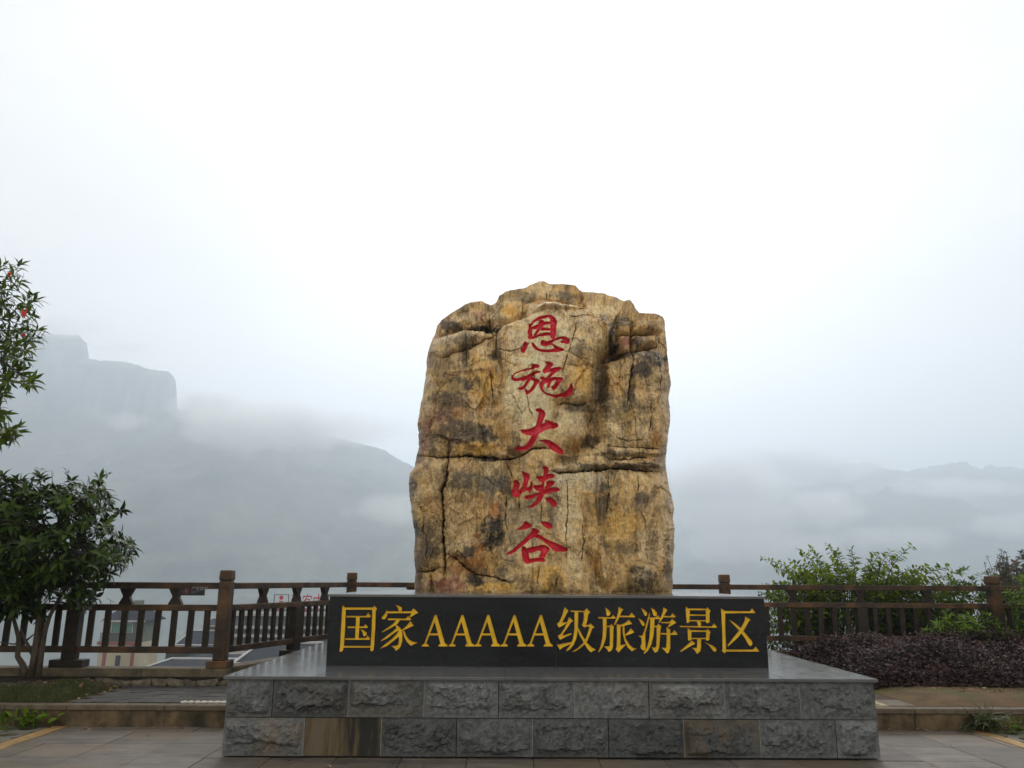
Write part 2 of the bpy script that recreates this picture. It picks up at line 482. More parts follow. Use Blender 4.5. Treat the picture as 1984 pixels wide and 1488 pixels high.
# ---- materials
def stone_block_material():
    m, N, L, P = mat("basalt_block")
    tc = N.new("ShaderNodeTexCoord"); oi = N.new("ShaderNodeObjectInfo")
    ad = N.new("ShaderNodeVectorMath"); ad.operation = 'ADD'
    sc = N.new("ShaderNodeVectorMath"); sc.operation = 'SCALE'; sc.inputs["Scale"].default_value = 30.0
    cb = N.new("ShaderNodeCombineXYZ")
    for k in range(3): L.new(oi.outputs["Random"], cb.inputs[k])
    L.new(cb.outputs[0], sc.inputs[0]); L.new(tc.outputs["Object"], ad.inputs[0]); L.new(sc.outputs[0], ad.inputs[1])
    n1 = N.new("ShaderNodeTexNoise"); n1.inputs["Scale"].default_value = 24; n1.inputs["Detail"].default_value = 9; n1.inputs["Roughness"].default_value = 0.78
    L.new(ad.outputs[0], n1.inputs["Vector"])
    cr = N.new("ShaderNodeValToRGB"); cr.color_ramp.elements[0].position = 0.3; cr.color_ramp.elements[1].position = 0.75
    cr.color_ramp.elements[0].color = (0.028, 0.032, 0.033, 1); cr.color_ramp.elements[1].color = (0.215, 0.226, 0.224, 1)
    L.new(n1.outputs["Fac"], cr.inputs["Fac"])
    n2 = N.new("ShaderNodeTexNoise"); n2.inputs["Scale"].default_value = 4.5; n2.inputs["Detail"].default_value = 5
    L.new(ad.outputs[0], n2.inputs["Vector"])
    # 'brown' property: how much of a block is weathered brown
    at = N.new("ShaderNodeAttribute"); at.attribute_type = 'OBJECT'; at.attribute_name = "brown"
    mr = N.new("ShaderNodeMapRange"); mr.inputs["From Min"].default_value = 0.42; mr.inputs["From Max"].default_value = 0.62
    L.new(n2.outputs["Fac"], mr.inputs["Value"])
    mm = N.new("ShaderNodeMath"); mm.operation = 'MULTIPLY'; L.new(mr.outputs["Result"], mm.inputs[0]); L.new(at.outputs["Fac"], mm.inputs[1])
    mx = N.new("ShaderNodeMix"); mx.data_type = 'RGBA'
    L.new(mm.outputs[0], mx.inputs["Factor"]); L.new(cr.outputs["Color"], mx.inputs[6]); mx.inputs[7].default_value = (0.17, 0.13, 0.085, 1)
    # damp dark rims at random
    n3 = N.new("ShaderNodeTexNoise"); n3.inputs["Scale"].default_value = 2.2; n3.inputs["Detail"].default_value = 6; n3.inputs["Roughness"].default_value = 0.65
    L.new(ad.outputs[0], n3.inputs["Vector"])
    r3 = N.new("ShaderNodeMapRange"); r3.inputs["From Min"].default_value = 0.5; r3.inputs["From Max"].default_value = 0.72; r3.inputs["To Max"].default_value = 0.78
    L.new(n3.outputs["Fac"], r3.inputs["Value"])
    m3 = N.new("ShaderNodeMix"); m3.data_type = 'RGBA'
    L.new(r3.outputs["Result"], m3.inputs["Factor"]); L.new(mx.outputs[2], m3.inputs[6]); m3.inputs[7].default_value = (0.032, 0.035, 0.03, 1)
    rv = N.new("ShaderNodeMapRange"); rv.inputs["To Min"].default_value = 0.68; rv.inputs["To Max"].default_value = 1.35; L.new(oi.outputs["Random"], rv.inputs["Value"])
    hv = N.new("ShaderNodeHueSaturation"); L.new(rv.outputs["Result"], hv.inputs["Value"]); L.new(m3.outputs[2], hv.inputs["Color"])
    L.new(hv.outputs["Color"], P.inputs["Base Color"])
    P.inputs["Roughness"].default_value = 0.72; P.inputs["Specular IOR Level"].default_value = 0.35
    b = N.new("ShaderNodeBump"); b.inputs["Strength"].default_value = 0.7; b.inputs["Distance"].default_value = 0.012
    L.new(n1.outputs["Fac"], b.inputs["Height"]); L.new(b.outputs["Normal"], P.inputs["Normal"])
stone_block_material()
# polished grey slab
def polished(name, c1, c2, rough, scale):
    m = noise_mat(name, c1, c2, scale=scale, rough=rough, detail=8, c3=tuple(x * 1.5 for x in c2), scale3=3, amt3=0.25, spec=0.5, stretch=(0.25, 1, 1))
    N, L = m.node_tree.nodes, m.node_tree.links
    n = N.new("ShaderNodeTexNoise"); n.inputs["Scale"].default_value = 5; n.inputs["Detail"].default_value = 6
    mr = N.new("ShaderNodeMapRange"); mr.inputs["To Min"].default_value = rough * 0.6; mr.inputs["To Max"].default_value = rough * 1.7
    L.new(n.outputs["Fac"], mr.inputs["Value"]); L.new(mr.outputs["Result"], N["Principled BSDF"].inputs["Roughness"])
    return m
polished("cap_granite", (0.075, 0.077, 0.078), (0.13, 0.132, 0.13), 0.16, 14)
polished("black_granite", (0.004, 0.005, 0.0055), (0.018, 0.020, 0.022), 0.22, 4)
MATS["black_granite"].node_tree.nodes["Principled BSDF"].inputs["Specular IOR Level"].default_value = 0.2
noise_mat("mortar", (0.25, 0.25, 0.24), (0.42, 0.41, 0.39), scale=30, rough=0.9)
noise_mat("mortar_pale", (0.16, 0.16, 0.15), (0.30, 0.30, 0.28), scale=30, rough=0.9, coord="World")
noise_mat("joint_and_contact_dark", (0.02, 0.02, 0.018), (0.05, 0.05, 0.04), scale=20, rough=0.95)
noise_mat("gold_paint", (0.70, 0.42, 0.008), (0.88, 0.58, 0.025), scale=12, rough=0.45, spec=0.4, coord="World")

monument = empty("stone_base", (0.3, BASE_Y0, 0))
tag(monument, "low grey rusticated stone base under the black granite plinth", "base")
core = link("core", MB().box((BX0 + 0.05, BASE_Y0 + 0.05, -0.02), (BX1 - 0.05, BASE_Y1 - 0.05, 0.615)).mesh("core", MATS["joint_and_contact_dark"]), monument)

def rough_block(w, h, d, seed, amp=0.055, flat=False, margin=0.018):
    """rock-faced block, face towards -Y, origin at lower left front arris"""
    nx, nz = max(8, int(w / 0.0125)), max(6, int(h / 0.0125))
    X, Z = np.meshgrid(np.linspace(0, w, nx), np.linspace(0, h, nz))
    e = np.minimum(np.minimum(X, w - X), np.minimum(Z, h - Z))
    lift = sstep(margin * 0.6, margin + 0.03, e)
    if flat:
        D = 0.004 * fbm(X * 9 + seed, Z * 9, 3)
    else:
        # faceted fracture planes: max/min of tilted planes plus noise, heavier belly near the bottom
        rs = np.random.RandomState(int(seed * 97) % 100000)
        D = np.full(X.shape, 1.15)
        for k in range(7):
            ax, az = rs.uniform(-0.8, 0.8), rs.uniform(-0.9, 0.9)
            cx, cz = rs.uniform(0.1, 0.9) * w, rs.uniform(0.2, 0.8) * h
            D = np.minimum(D, 0.62 + rs.uniform(0, .25) + ax * (X - cx) / h + az * (Z - cz) / h)
        D = np.clip(D, 0.05, 1.0)
        D = D + 0.55 * fbm(X * 7 + seed, Z * 7 - seed, 4, 0.55) + 0.16 * np.abs(fbm(X * 16 + seed, Z * 22, 3))
        shelf = sstep(0.0, 0.045, Z / h - rs.uniform(0.02, 0.34) - rs.uniform(.12, .4) * fbm(X * rs.uniform(2.5, 7) + seed * 3, X * 0, 4))      # broken-away lower edge
        D = D * (0.12 + 0.88 * shelf) + 0.10 * fbm(X * 30 + seed, Z * 30, 3)
        q = D * 4.5 + 0.6 * fbm(X * 9 - seed, Z * 9, 3)
        fl = np.floor(q)
        D = 0.45 * D + 0.55 * (fl + sstep(0.0, 0.22, q - fl) - 0.3) / 4.5          # stepped, flaked fracture
        D = amp * np.clip(D, 0.0, 1.4) * lift
    V = np.stack([X.ravel(), -D.ravel(), Z.ravel()], 1)
    i = np.arange((nx - 1) * (nz - 1)); r, c = i // (nx - 1), i % (nx - 1); a = r * nx + c
    F = [tuple(q) for q in np.stack([a, a + 1, a + nx + 1, a + nx], 1)]
    V = [tuple(v) for v in V]
    n = len(V)
    V += [(0, d, 0), (w, d, 0), (w, d, h), (0, d, h)]
    bl, br, tr, tl = 0, nx - 1, nx * nz - 1, nx * (nz - 1)
    F += [tuple([n, n + 1] + list(range(br, bl - 1, -1))), tuple([n + 2, n + 3] + list(range(tl, tr + 1))),
          tuple([n + 3, n] + list(range(bl, tl + 1, nx))), tuple([n + 1, n + 2] + list(range(tr, br - 1, -nx)))]
    return mesh_from("stone_block", V, F, MATS["basalt_block"])

def stained_panel_material():
    """flat panel where a facing stone is missing: streaked ochre and black"""
    m, N, L, P = mat("streaked_panel")
    tc = N.new("ShaderNodeTexCoord")
    mp = N.new("ShaderNodeMapping"); mp.inputs["Scale"].default_value = (1, 1, 0.10)
    L.new(tc.outputs["Object"], mp.inputs["Vector"])
    n = N.new("ShaderNodeTexNoise"); n.inputs["Scale"].default_value = 13; n.inputs["Detail"].default_value = 6; n.inputs["Roughness"].default_value = 0.6
    L.new(mp.outputs["Vector"], n.inputs["Vector"])
    sx = N.new("ShaderNodeSeparateXYZ"); L.new(tc.outputs["Object"], sx.inputs[0])
    mr = N.new("ShaderNodeMapRange"); mr.inputs["From Min"].default_value = 0.12; mr.inputs["From Max"].default_value = 0.5
    mr.inputs["To Min"].default_value = -0.09; mr.inputs["To Max"].default_value = 0.11
    L.new(sx.outputs["X"], mr.inputs["Value"])
    ad = N.new("ShaderNodeMath"); ad.operation = 'SUBTRACT'; L.new(n.outputs["Fac"], ad.inputs[0]); L.new(mr.outputs["Result"], ad.inputs[1])
    cr = N.new("ShaderNodeValToRGB")
    cr.color_ramp.elements[0].position = 0.36; cr.color_ramp.elements[0].color = (0.018, 0.018, 0.014, 1)
    cr.color_ramp.elements[1].position = 0.62; cr.color_ramp.elements[1].color = (0.135, 0.105, 0.068, 1)
    e = cr.color_ramp.elements.new(0.5); e.color = (0.10, 0.072, 0.032, 1)
    L.new(ad.outputs[0], cr.inputs["Fac"]); L.new(cr.outputs["Color"], P.inputs["Base Color"])
    P.inputs["Roughness"].default_value = 0.85
stained_panel_material()

COURSE_H = 0.300
top_px = [437, 528.5, 675, 821.6, 966, 1113, 1257, 1403.8, 1550, 1696]
bot_px = [434, 587.8, 738, 884.3, 1031.7, 1179, 1325.6, 1473, 1620.4, 1701]
GAP = 0.007
blk = 0
for row, pxs in ((1, top_px), (0, bot_px)):
    z0 = 0.013 + row * (COURSE_H + 0.007)  # bottom course raised: dark gap below stands in for contact shadow
    xs = [cam_x(p, 1352 if row else 1432, BASE_Y0) for p in pxs]
    xs[0], xs[-1] = BX0, BX1
    for i in range(len(xs) - 1):
        w = xs[i + 1] - xs[i] - GAP
        flat = (row == 0 and i == 1)
        me = rough_block(w, COURSE_H, 0.12, 1.7 + 3.3 * blk, amp=(0.07, 0.115, 0.09, 0.1, 0.08)[blk % 5], flat=flat)
        o = link("stone_block", me, monument, (xs[i] + GAP / 2, BASE_Y0 + (0.012 if flat else 0), z0))
        if flat:
            me.materials.clear(); me.materials.append(MATS["streaked_panel"])
            o["label"] = "flat streaked brown and black panel where the rough face is missing"
        o["brown"] = {(0, 0): 0.6, (0, 6): 0.85, (1, 1): 0.3, (1, 2): 0.3, (1, 5): 0.2, (1, 6): 0.2}.get((row, i), 0.05)
        blk += 1
# pale pointing in some upright joints
for row, pxs in ((1, top_px), (0, bot_px)):
    for k, p in enumerate(pxs[1:-1]):
        if (k * 7 + row * 3) % 5 < 3:
            x = cam_x(p, 1352 if row else 1432, BASE_Y0); z0 = 0.013 + row * (COURSE_H + 0.007)
            link("pointing", MB().box((x - 0.0032, BASE_Y0 + 0.002, z0), (x + 0.0032, BASE_Y0 + 0.045, z0 + COURSE_H)).mesh("pointing", MATS["mortar_pale"]), monument)
# side returns (left and right), seen only from a step aside
for side in (0, 1):
    for row in (0, 1):
        z0 = 0.013 + row * (COURSE_H + 0.007)
        y = BASE_Y0 + 0.125
        k = 0
        while y < BASE_Y1 - 0.1:
            w = min(0.62 if (k or row) else 0.4, BASE_Y1 - y)
            me = rough_block(w - GAP, COURSE_H, 0.10, 50 + 2.1 * blk, amp=0.045)
            o = link("stone_block", me, monument, (BX0, y + w - GAP, z0) if side == 0 else (BX1, y, z0))
            o.rotation_euler.z = rad(-90) if side == 0 else rad(90)
            o["brown"] = 0.2
            y += w; k += 1; blk += 1
# capping slabs, butted with fine joints
CAPO = 0.03
cx = np.linspace(BX0 - CAPO, BX1 + CAPO, 8)
for i in range(7):
    for (ya, yb) in ((BASE_Y0 - 0.028, PL_Y0 + 0.4), (PL_Y0 + 0.402, 10.2), (10.202, BASE_Y1 + 0.02)):
        if ya > PL_Y0 and 1 <= i <= 5: continue
        link("cap_slab", MB().box((cx[i] + 0.001, ya, 0.622), (cx[i + 1] - 0.001, yb, CAP_Z)).mesh("cap_slab", MATS["cap_granite"], bevel=0.003), monument)

# ------------------------------------------------------------------ plinth with engraved inscription
plinth = empty("granite_plinth", (0.3, PL_Y0, CAP_Z))
tag(plinth, "long black polished granite plinth with engraved golden inscription", "plinth")
link("body", MB().box((PX0 + 0.025, PL_Y0 + 0.028, CAP_Z), (PX1 - 0.025, PL_Y1 - 0.01, PL_TOP - 0.03)).mesh("body", MATS["mortar"]), plinth)
for sx, xa, xb in ((0, PX0, PX0 + 0.022), (1, PX1 - 0.022, PX1)):
    for k in range(3):
        ya = PL_Y0 + 0.0225 + k * (PL_Y1 - PL_Y0 - 0.02) / 3
        link("side_panel", MB().box((xa, ya + 0.001, CAP_Z), (xb, ya + (PL_Y1 - PL_Y0 - 0.02) / 3 - 0.001, PL_TOP - 0.025)).mesh("side_panel", MATS["black_granite"], bevel=0.0015), plinth)
pcx = np.linspace(PX0 - 0.015, PX1 + 0.015, 5)
for i in range(4):
    for k in range(3):
        ya = PL_Y0 - 0.015 + k * (PL_Y1 - PL_Y0 + 0.03) / 3
        link("top_slab", MB().box((pcx[i] + 0.001, ya + 0.001, PL_TOP - 0.025), (pcx[i + 1] - 0.001, ya + (PL_Y1 - PL_Y0 + 0.03) / 3 - 0.001, PL_TOP)).mesh("top_slab", MATS["cap_granite"], bevel=0.003), plinth)

def S(ox, oy, sc, pts):
    return [(ox + x / sc, oy + y / sc) for x, y in pts]
F_ = (645, 1160, 11.022); G_ = (1070, 1165, 9.448); H_ = (1230, 1165, 7.936); A_ = (620, 1130, 4.509)
A_strokes = [[(1000, 280), (1010, 275), (1020, 278), (1090, 520), (1115, 540), (1112, 552), (1035, 552), (1035, 540), (1052, 525), (995, 310)],
             [(1000, 282), (1008, 320), (928, 525), (952, 540), (950, 552), (888, 552), (890, 540), (912, 525)],
             [(955, 437), (1040, 437), (1043, 455), (950, 455)]]
GOLD = [
 (F_, [[(205,140),(270,190),(275,230),(262,600),(240,950),(220,1080),(205,1115),(165,1138),(138,1110),(150,1050),(175,600),(195,250)],
  [(260,185),(845,185),(845,232),(260,232)],
  [(845,195),(880,145),(945,210),(915,260),(905,600),(880,1000),(870,1090),(835,1125),(795,1105),(805,1000),(830,600),(840,230)],
  [(225,1005),(815,1008),(810,1042),(220,1045)],
  [(290,365),(700,368),(755,295),(808,378),(790,396),(295,398)],
  [(308,592),(655,590),(695,540),(748,600),(735,624),(315,624)],
  [(495,390),(575,390),(550,860),(472,860)],
  [(262,845),(700,838),(740,775),(795,855),(780,875),(265,875)],
  [(585,645),(650,670),(725,720),(715,775),(670,805),(650,780),(630,710)]]),
 (F_, [[(1340,130),(1420,155),(1478,190),(1470,245),(1430,285),(1415,285),(1390,200)],
  [(1150,225),(1165,290),(1155,370),(1110,430),(1065,442),(1040,415),(1060,370),(1120,310)],
  [(1150,268),(1670,268),(1720,200),(1825,300),(1760,330),(1650,398),(1640,375),(1680,308),(1150,308)],
  [(1170,420),(1560,423),(1610,365),(1670,435),(1655,457),(1180,457)],
  [(1355,450),(1440,450),(1370,545),(1200,645),(1050,720),(1040,710),(1180,610),(1290,530)],
  [(1330,575),(1370,560),(1430,610),(1470,670),(1485,760),(1480,900),(1450,1010),(1400,1075),(1340,1112),(1320,1060),(1250,1010),(1350,1000),(1400,970),(1410,880),(1410,780),(1390,680)],
  [(1370,610),(1400,670),(1300,740),(1150,850),(1020,912),(1040,880),(1180,770),(1310,670)],
  [(1395,690),(1415,800),(1320,880),(1150,1010),(1000,1070),(1100,980),(1270,850),(1370,740)],
  [(1655,470),(1725,575),(1640,610),(1470,690),(1465,670),(1580,570)],
  [(1485,680),(1530,690),(1570,800),(1640,880),(1720,920),(1820,940),(1740,965),(1665,1005),(1580,920),(1530,830)]]),
]
for dx in (0, 234, 460, 689, 920):
    GOLD.append((A_, [[(x + dx, y) for x, y in s] for s in A_strokes]))
GOLD += [
 (G_, [[(230,100),(298,175),(270,210),(215,320),(180,385),(260,380),(270,395),(200,440),(120,478),(85,410),(130,370),(190,240),(210,150)],
  [(310,285),(385,360),(340,390),(280,480),(200,590),(195,625),(345,580),(355,600),(240,655),(140,705),(100,630),(150,600),(220,500),(270,390)],
  [(85,795),(180,775),(340,745),(360,760),(320,790),(200,840),(140,885)],
  [(340,166),(590,176),(590,197),(340,192)],
  [(575,190),(630,118),(695,200),(660,235),(645,330),(620,430),(670,436),(665,458),(620,462),(588,482),(540,432),(562,390),(580,290)],
  [(650,445),(700,400),(772,475),(730,500),(690,610),(650,710),(600,780),(520,850),(430,910),(355,925),(460,860),(560,770),(620,660),(655,560),(680,470)],
  [(410,180),(475,180),(475,330),(468,520),(440,680),(390,800),(320,880),(250,915),(260,890),(330,800),(380,680),(405,520)],
  [(465,460),(490,510),(560,640),(640,760),(720,840),(800,885),(740,910),(705,935),(640,860),(570,740),(500,620),(465,520)]]),
 (G_, [[(965,105),(1030,150),(1070,210),(1050,255),(1010,272),(990,240),(985,180)],
  [(840,286),(1080,290),(1115,245),(1165,300),(1150,318),(845,314)],
  [(925,310),(995,310),(995,500),(980,680),(930,830),(850,940),(845,920),(890,800),(920,650),(928,480)],
  [(985,448),(1040,450),(1085,410),(1135,465),(1120,500),(1115,700),(1112,830),(1085,900),(1030,928),(1010,880),(945,825),(1050,820),(1055,700),(1052,470),(985,470)],
  [(1215,95),(1303,150),(1270,190),(1220,310),(1150,438),(1130,420),(1175,310),(1205,200)],
  [(1230,260),(1410,264),(1455,200),(1522,280),(1500,294),(1230,287)],
  [(1180,410),(1250,430),(1340,390),(1405,335),(1465,415),(1400,425),(1300,455),(1250,460),(1250,600),(1248,800),(1340,785),(1345,800),(1270,870),(1215,938),(1160,875),(1180,830),(1185,600)],
  [(1285,450),(1320,450),(1325,560),(1345,680),(1410,790),(1480,850),(1550,868),(1500,885),(1460,915),(1380,840),(1320,720),(1290,580)],
  [(1435,485),(1505,565),(1440,595),(1345,628),(1335,612),(1400,550)]]),
 (H_, [[(92,100),(150,130),(190,180),(185,215),(160,225),(140,195)],
  [(50,255),(110,290),(150,335),(148,370),(120,380),(95,340)],
  [(222,175),(235,195),(205,330),(165,480),(160,560),(165,640),(165,740),(140,758),(100,735),(85,700),(105,640),(100,560),(50,530),(115,525),(150,440),(190,290)],
  [(242,98),(300,125),(340,175),(340,215),(310,232),(285,215),(270,160)],
  [(215,245),(320,248),(350,208),(395,260),(385,274),(215,270)],
  [(238,262),(302,262),(300,400),(285,530),(255,660),(200,760),(145,808),(135,795),(190,700),(225,560),(235,400)],
  [(295,376),(335,375),(365,340),(408,385),(395,420),(388,560),(375,700),(350,770),(310,790),(290,760),(255,700),(310,712),(330,690),(335,560),(335,400),(295,397)],
  [(440,88),(505,130),(480,165),(430,260),(375,333),(365,320),(400,240),(430,160)],
  [(435,224),(550,227),(580,178),(632,238),(620,246),(430,246)],
  [(405,317),(535,314),(575,265),(640,328),(600,350),(515,400),(505,390),(545,338),(405,334)],
  [(485,390),(545,430),(545,600),(545,720),(520,790),(490,802),(470,770),(410,712),(480,715),(490,600),(490,450)],
  [(398,487),(570,490),(610,440),(660,505),(640,516),(398,510)]]),
 (H_, [[(780,78),(845,118),(845,200),(840,320),(800,335),(790,240)],
  [(838,108),(1095,112),(1095,136),(838,136)],
  [(1090,125),(1115,88),(1165,145),(1150,180),(1148,320),(1110,338),(1095,325),(1092,200)],
  [(838,199),(1098,204),(1098,223),(838,221)],
  [(838,287),(1098,291),(1098,309),(838,306)],
  [(945,295),(1000,305),(1020,345),(1010,385),(975,390),(965,340)],
  [(690,376),(1185,384),(1215,338),(1265,392),(1250,406),(700,397)],
  [(810,408),(870,445),(870,590),(830,608),(818,590)],
  [(862,444),(1098,447),(1098,469),(862,469)],
  [(1095,455),(1118,420),(1165,470),(1150,500),(1145,590),(1110,608),(1095,595)],
  [(862,561),(1098,561),(1098,581),(862,581)],
  [(958,570),(1020,570),(1018,700),(1010,760),(960,808),(945,790),(920,750),(875,715),(955,715),(960,640)],
  [(875,600),(932,652),(870,680),(710,778),(695,770),(780,690),(840,640)],
  [(1055,620),(1140,655),(1200,680),(1250,720),(1255,760),(1230,778),(1200,755),(1140,675)]]),
 (H_, [[(1375,147),(1770,151),(1800,105),(1858,180),(1378,184)],
  [(1322,105),(1390,150),(1390,400),(1405,770),(1380,800),(1335,755),(1350,740),(1345,500),(1330,200)],
  [(1395,741),(1820,741),(1858,690),(1915,772),(1395,772)],
  [(1695,228),(1780,280),(1745,320),(1680,440),(1580,560),(1435,692),(1425,680),(1520,550),(1620,430),(1690,300)],
  [(1440,275),(1520,320),(1620,400),(1700,490),(1800,610),(1810,650),(1790,685),(1760,680),(1740,650),(1690,560),(1600,440),(1500,340)]]),
]
def shrink(poly, d):
    """offset a polygon inwards by d along vertex normals (for sloping groove walls)"""
    n = len(poly)
    ar = sum(poly[i][0] * poly[(i + 1) % n][1] - poly[(i + 1) % n][0] * poly[i][1] for i in range(n))
    sg = 1 if ar > 0 else -1
    out = []
    for i in range(n):
        a, b, c = Vector(poly[i - 1]), Vector(poly[i]), Vector(poly[(i + 1) % n])
        e1, e2 = (b - a).normalized(), (c - b).normalized()
        n1, n2 = Vector((-e1.y, e1.x)) * sg, Vector((-e2.y, e2.x)) * sg
        m = n1 + n2
        if m.length < 1e-6: m = n1
        m.normalize()
        k = min(1.6, 1.0 / max(0.4, m.dot(n1)))
        out.append(tuple(b + m * d * k))
    return out
panel_px = [633, 860.6, 1077.4, 1295, 1487]
px_x = [cam_x(p, 1222, PL_Y0) for p in panel_px]; px_x[0], px_x[-1] = PX0, PX1
zlo, zhi = CAP_Z, PL_TOP - 0.026
def build_inscription():
    pts, edges, faces = [], [], []
    owner = []
    def add(poly, own):
        n = len(pts)
        ar = sum(poly[i][0] * poly[(i + 1) % len(poly)][1] - poly[(i + 1) % len(poly)][0] * poly[i][1] for i in range(len(poly)))
        if ar < 0: poly = poly[::-1]
        pts.extend([Vector(p) for p in poly])
        faces.append(list(range(n, n + len(poly))))
        owner.append(own)
    for i in range(4):
        a, b = px_x[i] + (0.003 if i else 0), px_x[i + 1] - (0.003 if i < 3 else 0)
        add([(a, zlo), (b, zlo), (b, zhi), (a, zhi)], ("P", i))
    for gi, (org, strokes) in enumerate(GOLD):
        for s in strokes:
            w = []
            for (x, y) in S(*org, s):
                p = at_y(x, y, PL_Y0)
                w.append((p.x, p.z))
            add(w, ("G", gi))
    vo, eo, fo, ov, oe, of = geometry.delaunay_2d_cdt(pts, edges, faces, 0, 1e-6)
    cls = []
    for f, o in zip(fo, of):
        own = [owner[k] for k in o]
        g = [x[1] for x in own if x[0] == "G"]
        p = [x[1] for x in own if x[0] == "P"]
        cls.append(("G", g[0]) if g else (("P", p[0]) if p else None))
    # panels
    for i in range(4):
        m = MB()
        idx = {}
        def vid(k, y):
            key = (k, y)
            if key not in idx:
                idx[key] = len(m.v); m.v.append((vo[k].x, PL_Y0 + y, vo[k].y))
            return idx[key]
        fs = [f for f, c in zip(fo, cls) if c == ("P", i)]
        cnt = {}
        for f in fs:
            m.f.append(tuple(vid(k, 0.0) for k in f))
            for a, b in zip(f, list(f[1:]) + [f[0]]):
                cnt[(a, b)] = 1
        for (a, b) in list(cnt):
            if (b, a) not in cnt:
                m.f.append((vid(b, 0.0), vid(a, 0.0), vid(a, 0.02), vid(b, 0.02)))
        me = mesh_from("front_panel", m.v, m.f, MATS["black_granite"])
        link("front_panel", me, plinth)
    # characters: recessed floor plus walls
    DEPTH = 0.011
    for gi in range(len(GOLD)):
        m = MB(); idx = {}
        def vid(k, y):
            key = (k, y)
            if key not in idx:
                idx[key] = len(m.v); m.v.append((vo[k].x, PL_Y0 + y, vo[k].y))
            return idx[key]
        cnt = {}
        for f, c in zip(fo, cls):
            if c == ("G", gi):
                m.f.append(tuple(vid(k, DEPTH) for k in f))
                for a, b in zip(f, list(f[1:]) + [f[0]]):
                    cnt[(a, b)] = 1
        # sloping walls: floor edge pulled in a little from the rim
        rim = [(a, b) for (a, b) in cnt if (b, a) not in cnt]
        nrm = {}
        for a, b in rim:
            d = Vector(vo[b]) - Vector(vo[a])
            if d.length < 1e-9: continue
            nn = Vector((-d.y, d.x)).normalized()
            nrm.setdefault(a, []).append(nn); nrm.setdefault(b, []).append(nn)
        for k, l in nrm.items():
            v = sum(l, Vector((0, 0)))
            if v.length > 1e-6:
                v = v.normalized() * 0.0045
            if (k, DEPTH) in idx:
                x, y, z = m.v[idx[(k, DEPTH)]]
                m.v[idx[(k, DEPTH)]] = (x + v.x, y, z + v.y)
        for a, b in rim:
            m.f.append((vid(b, DEPTH), vid(a, DEPTH), vid(a, 0.0004), vid(b, 0.0004)))
        o = link("engraved_character", mesh_from("engraved_character", m.v, m.f, MATS["gold_paint"]), plinth)
build_inscription()

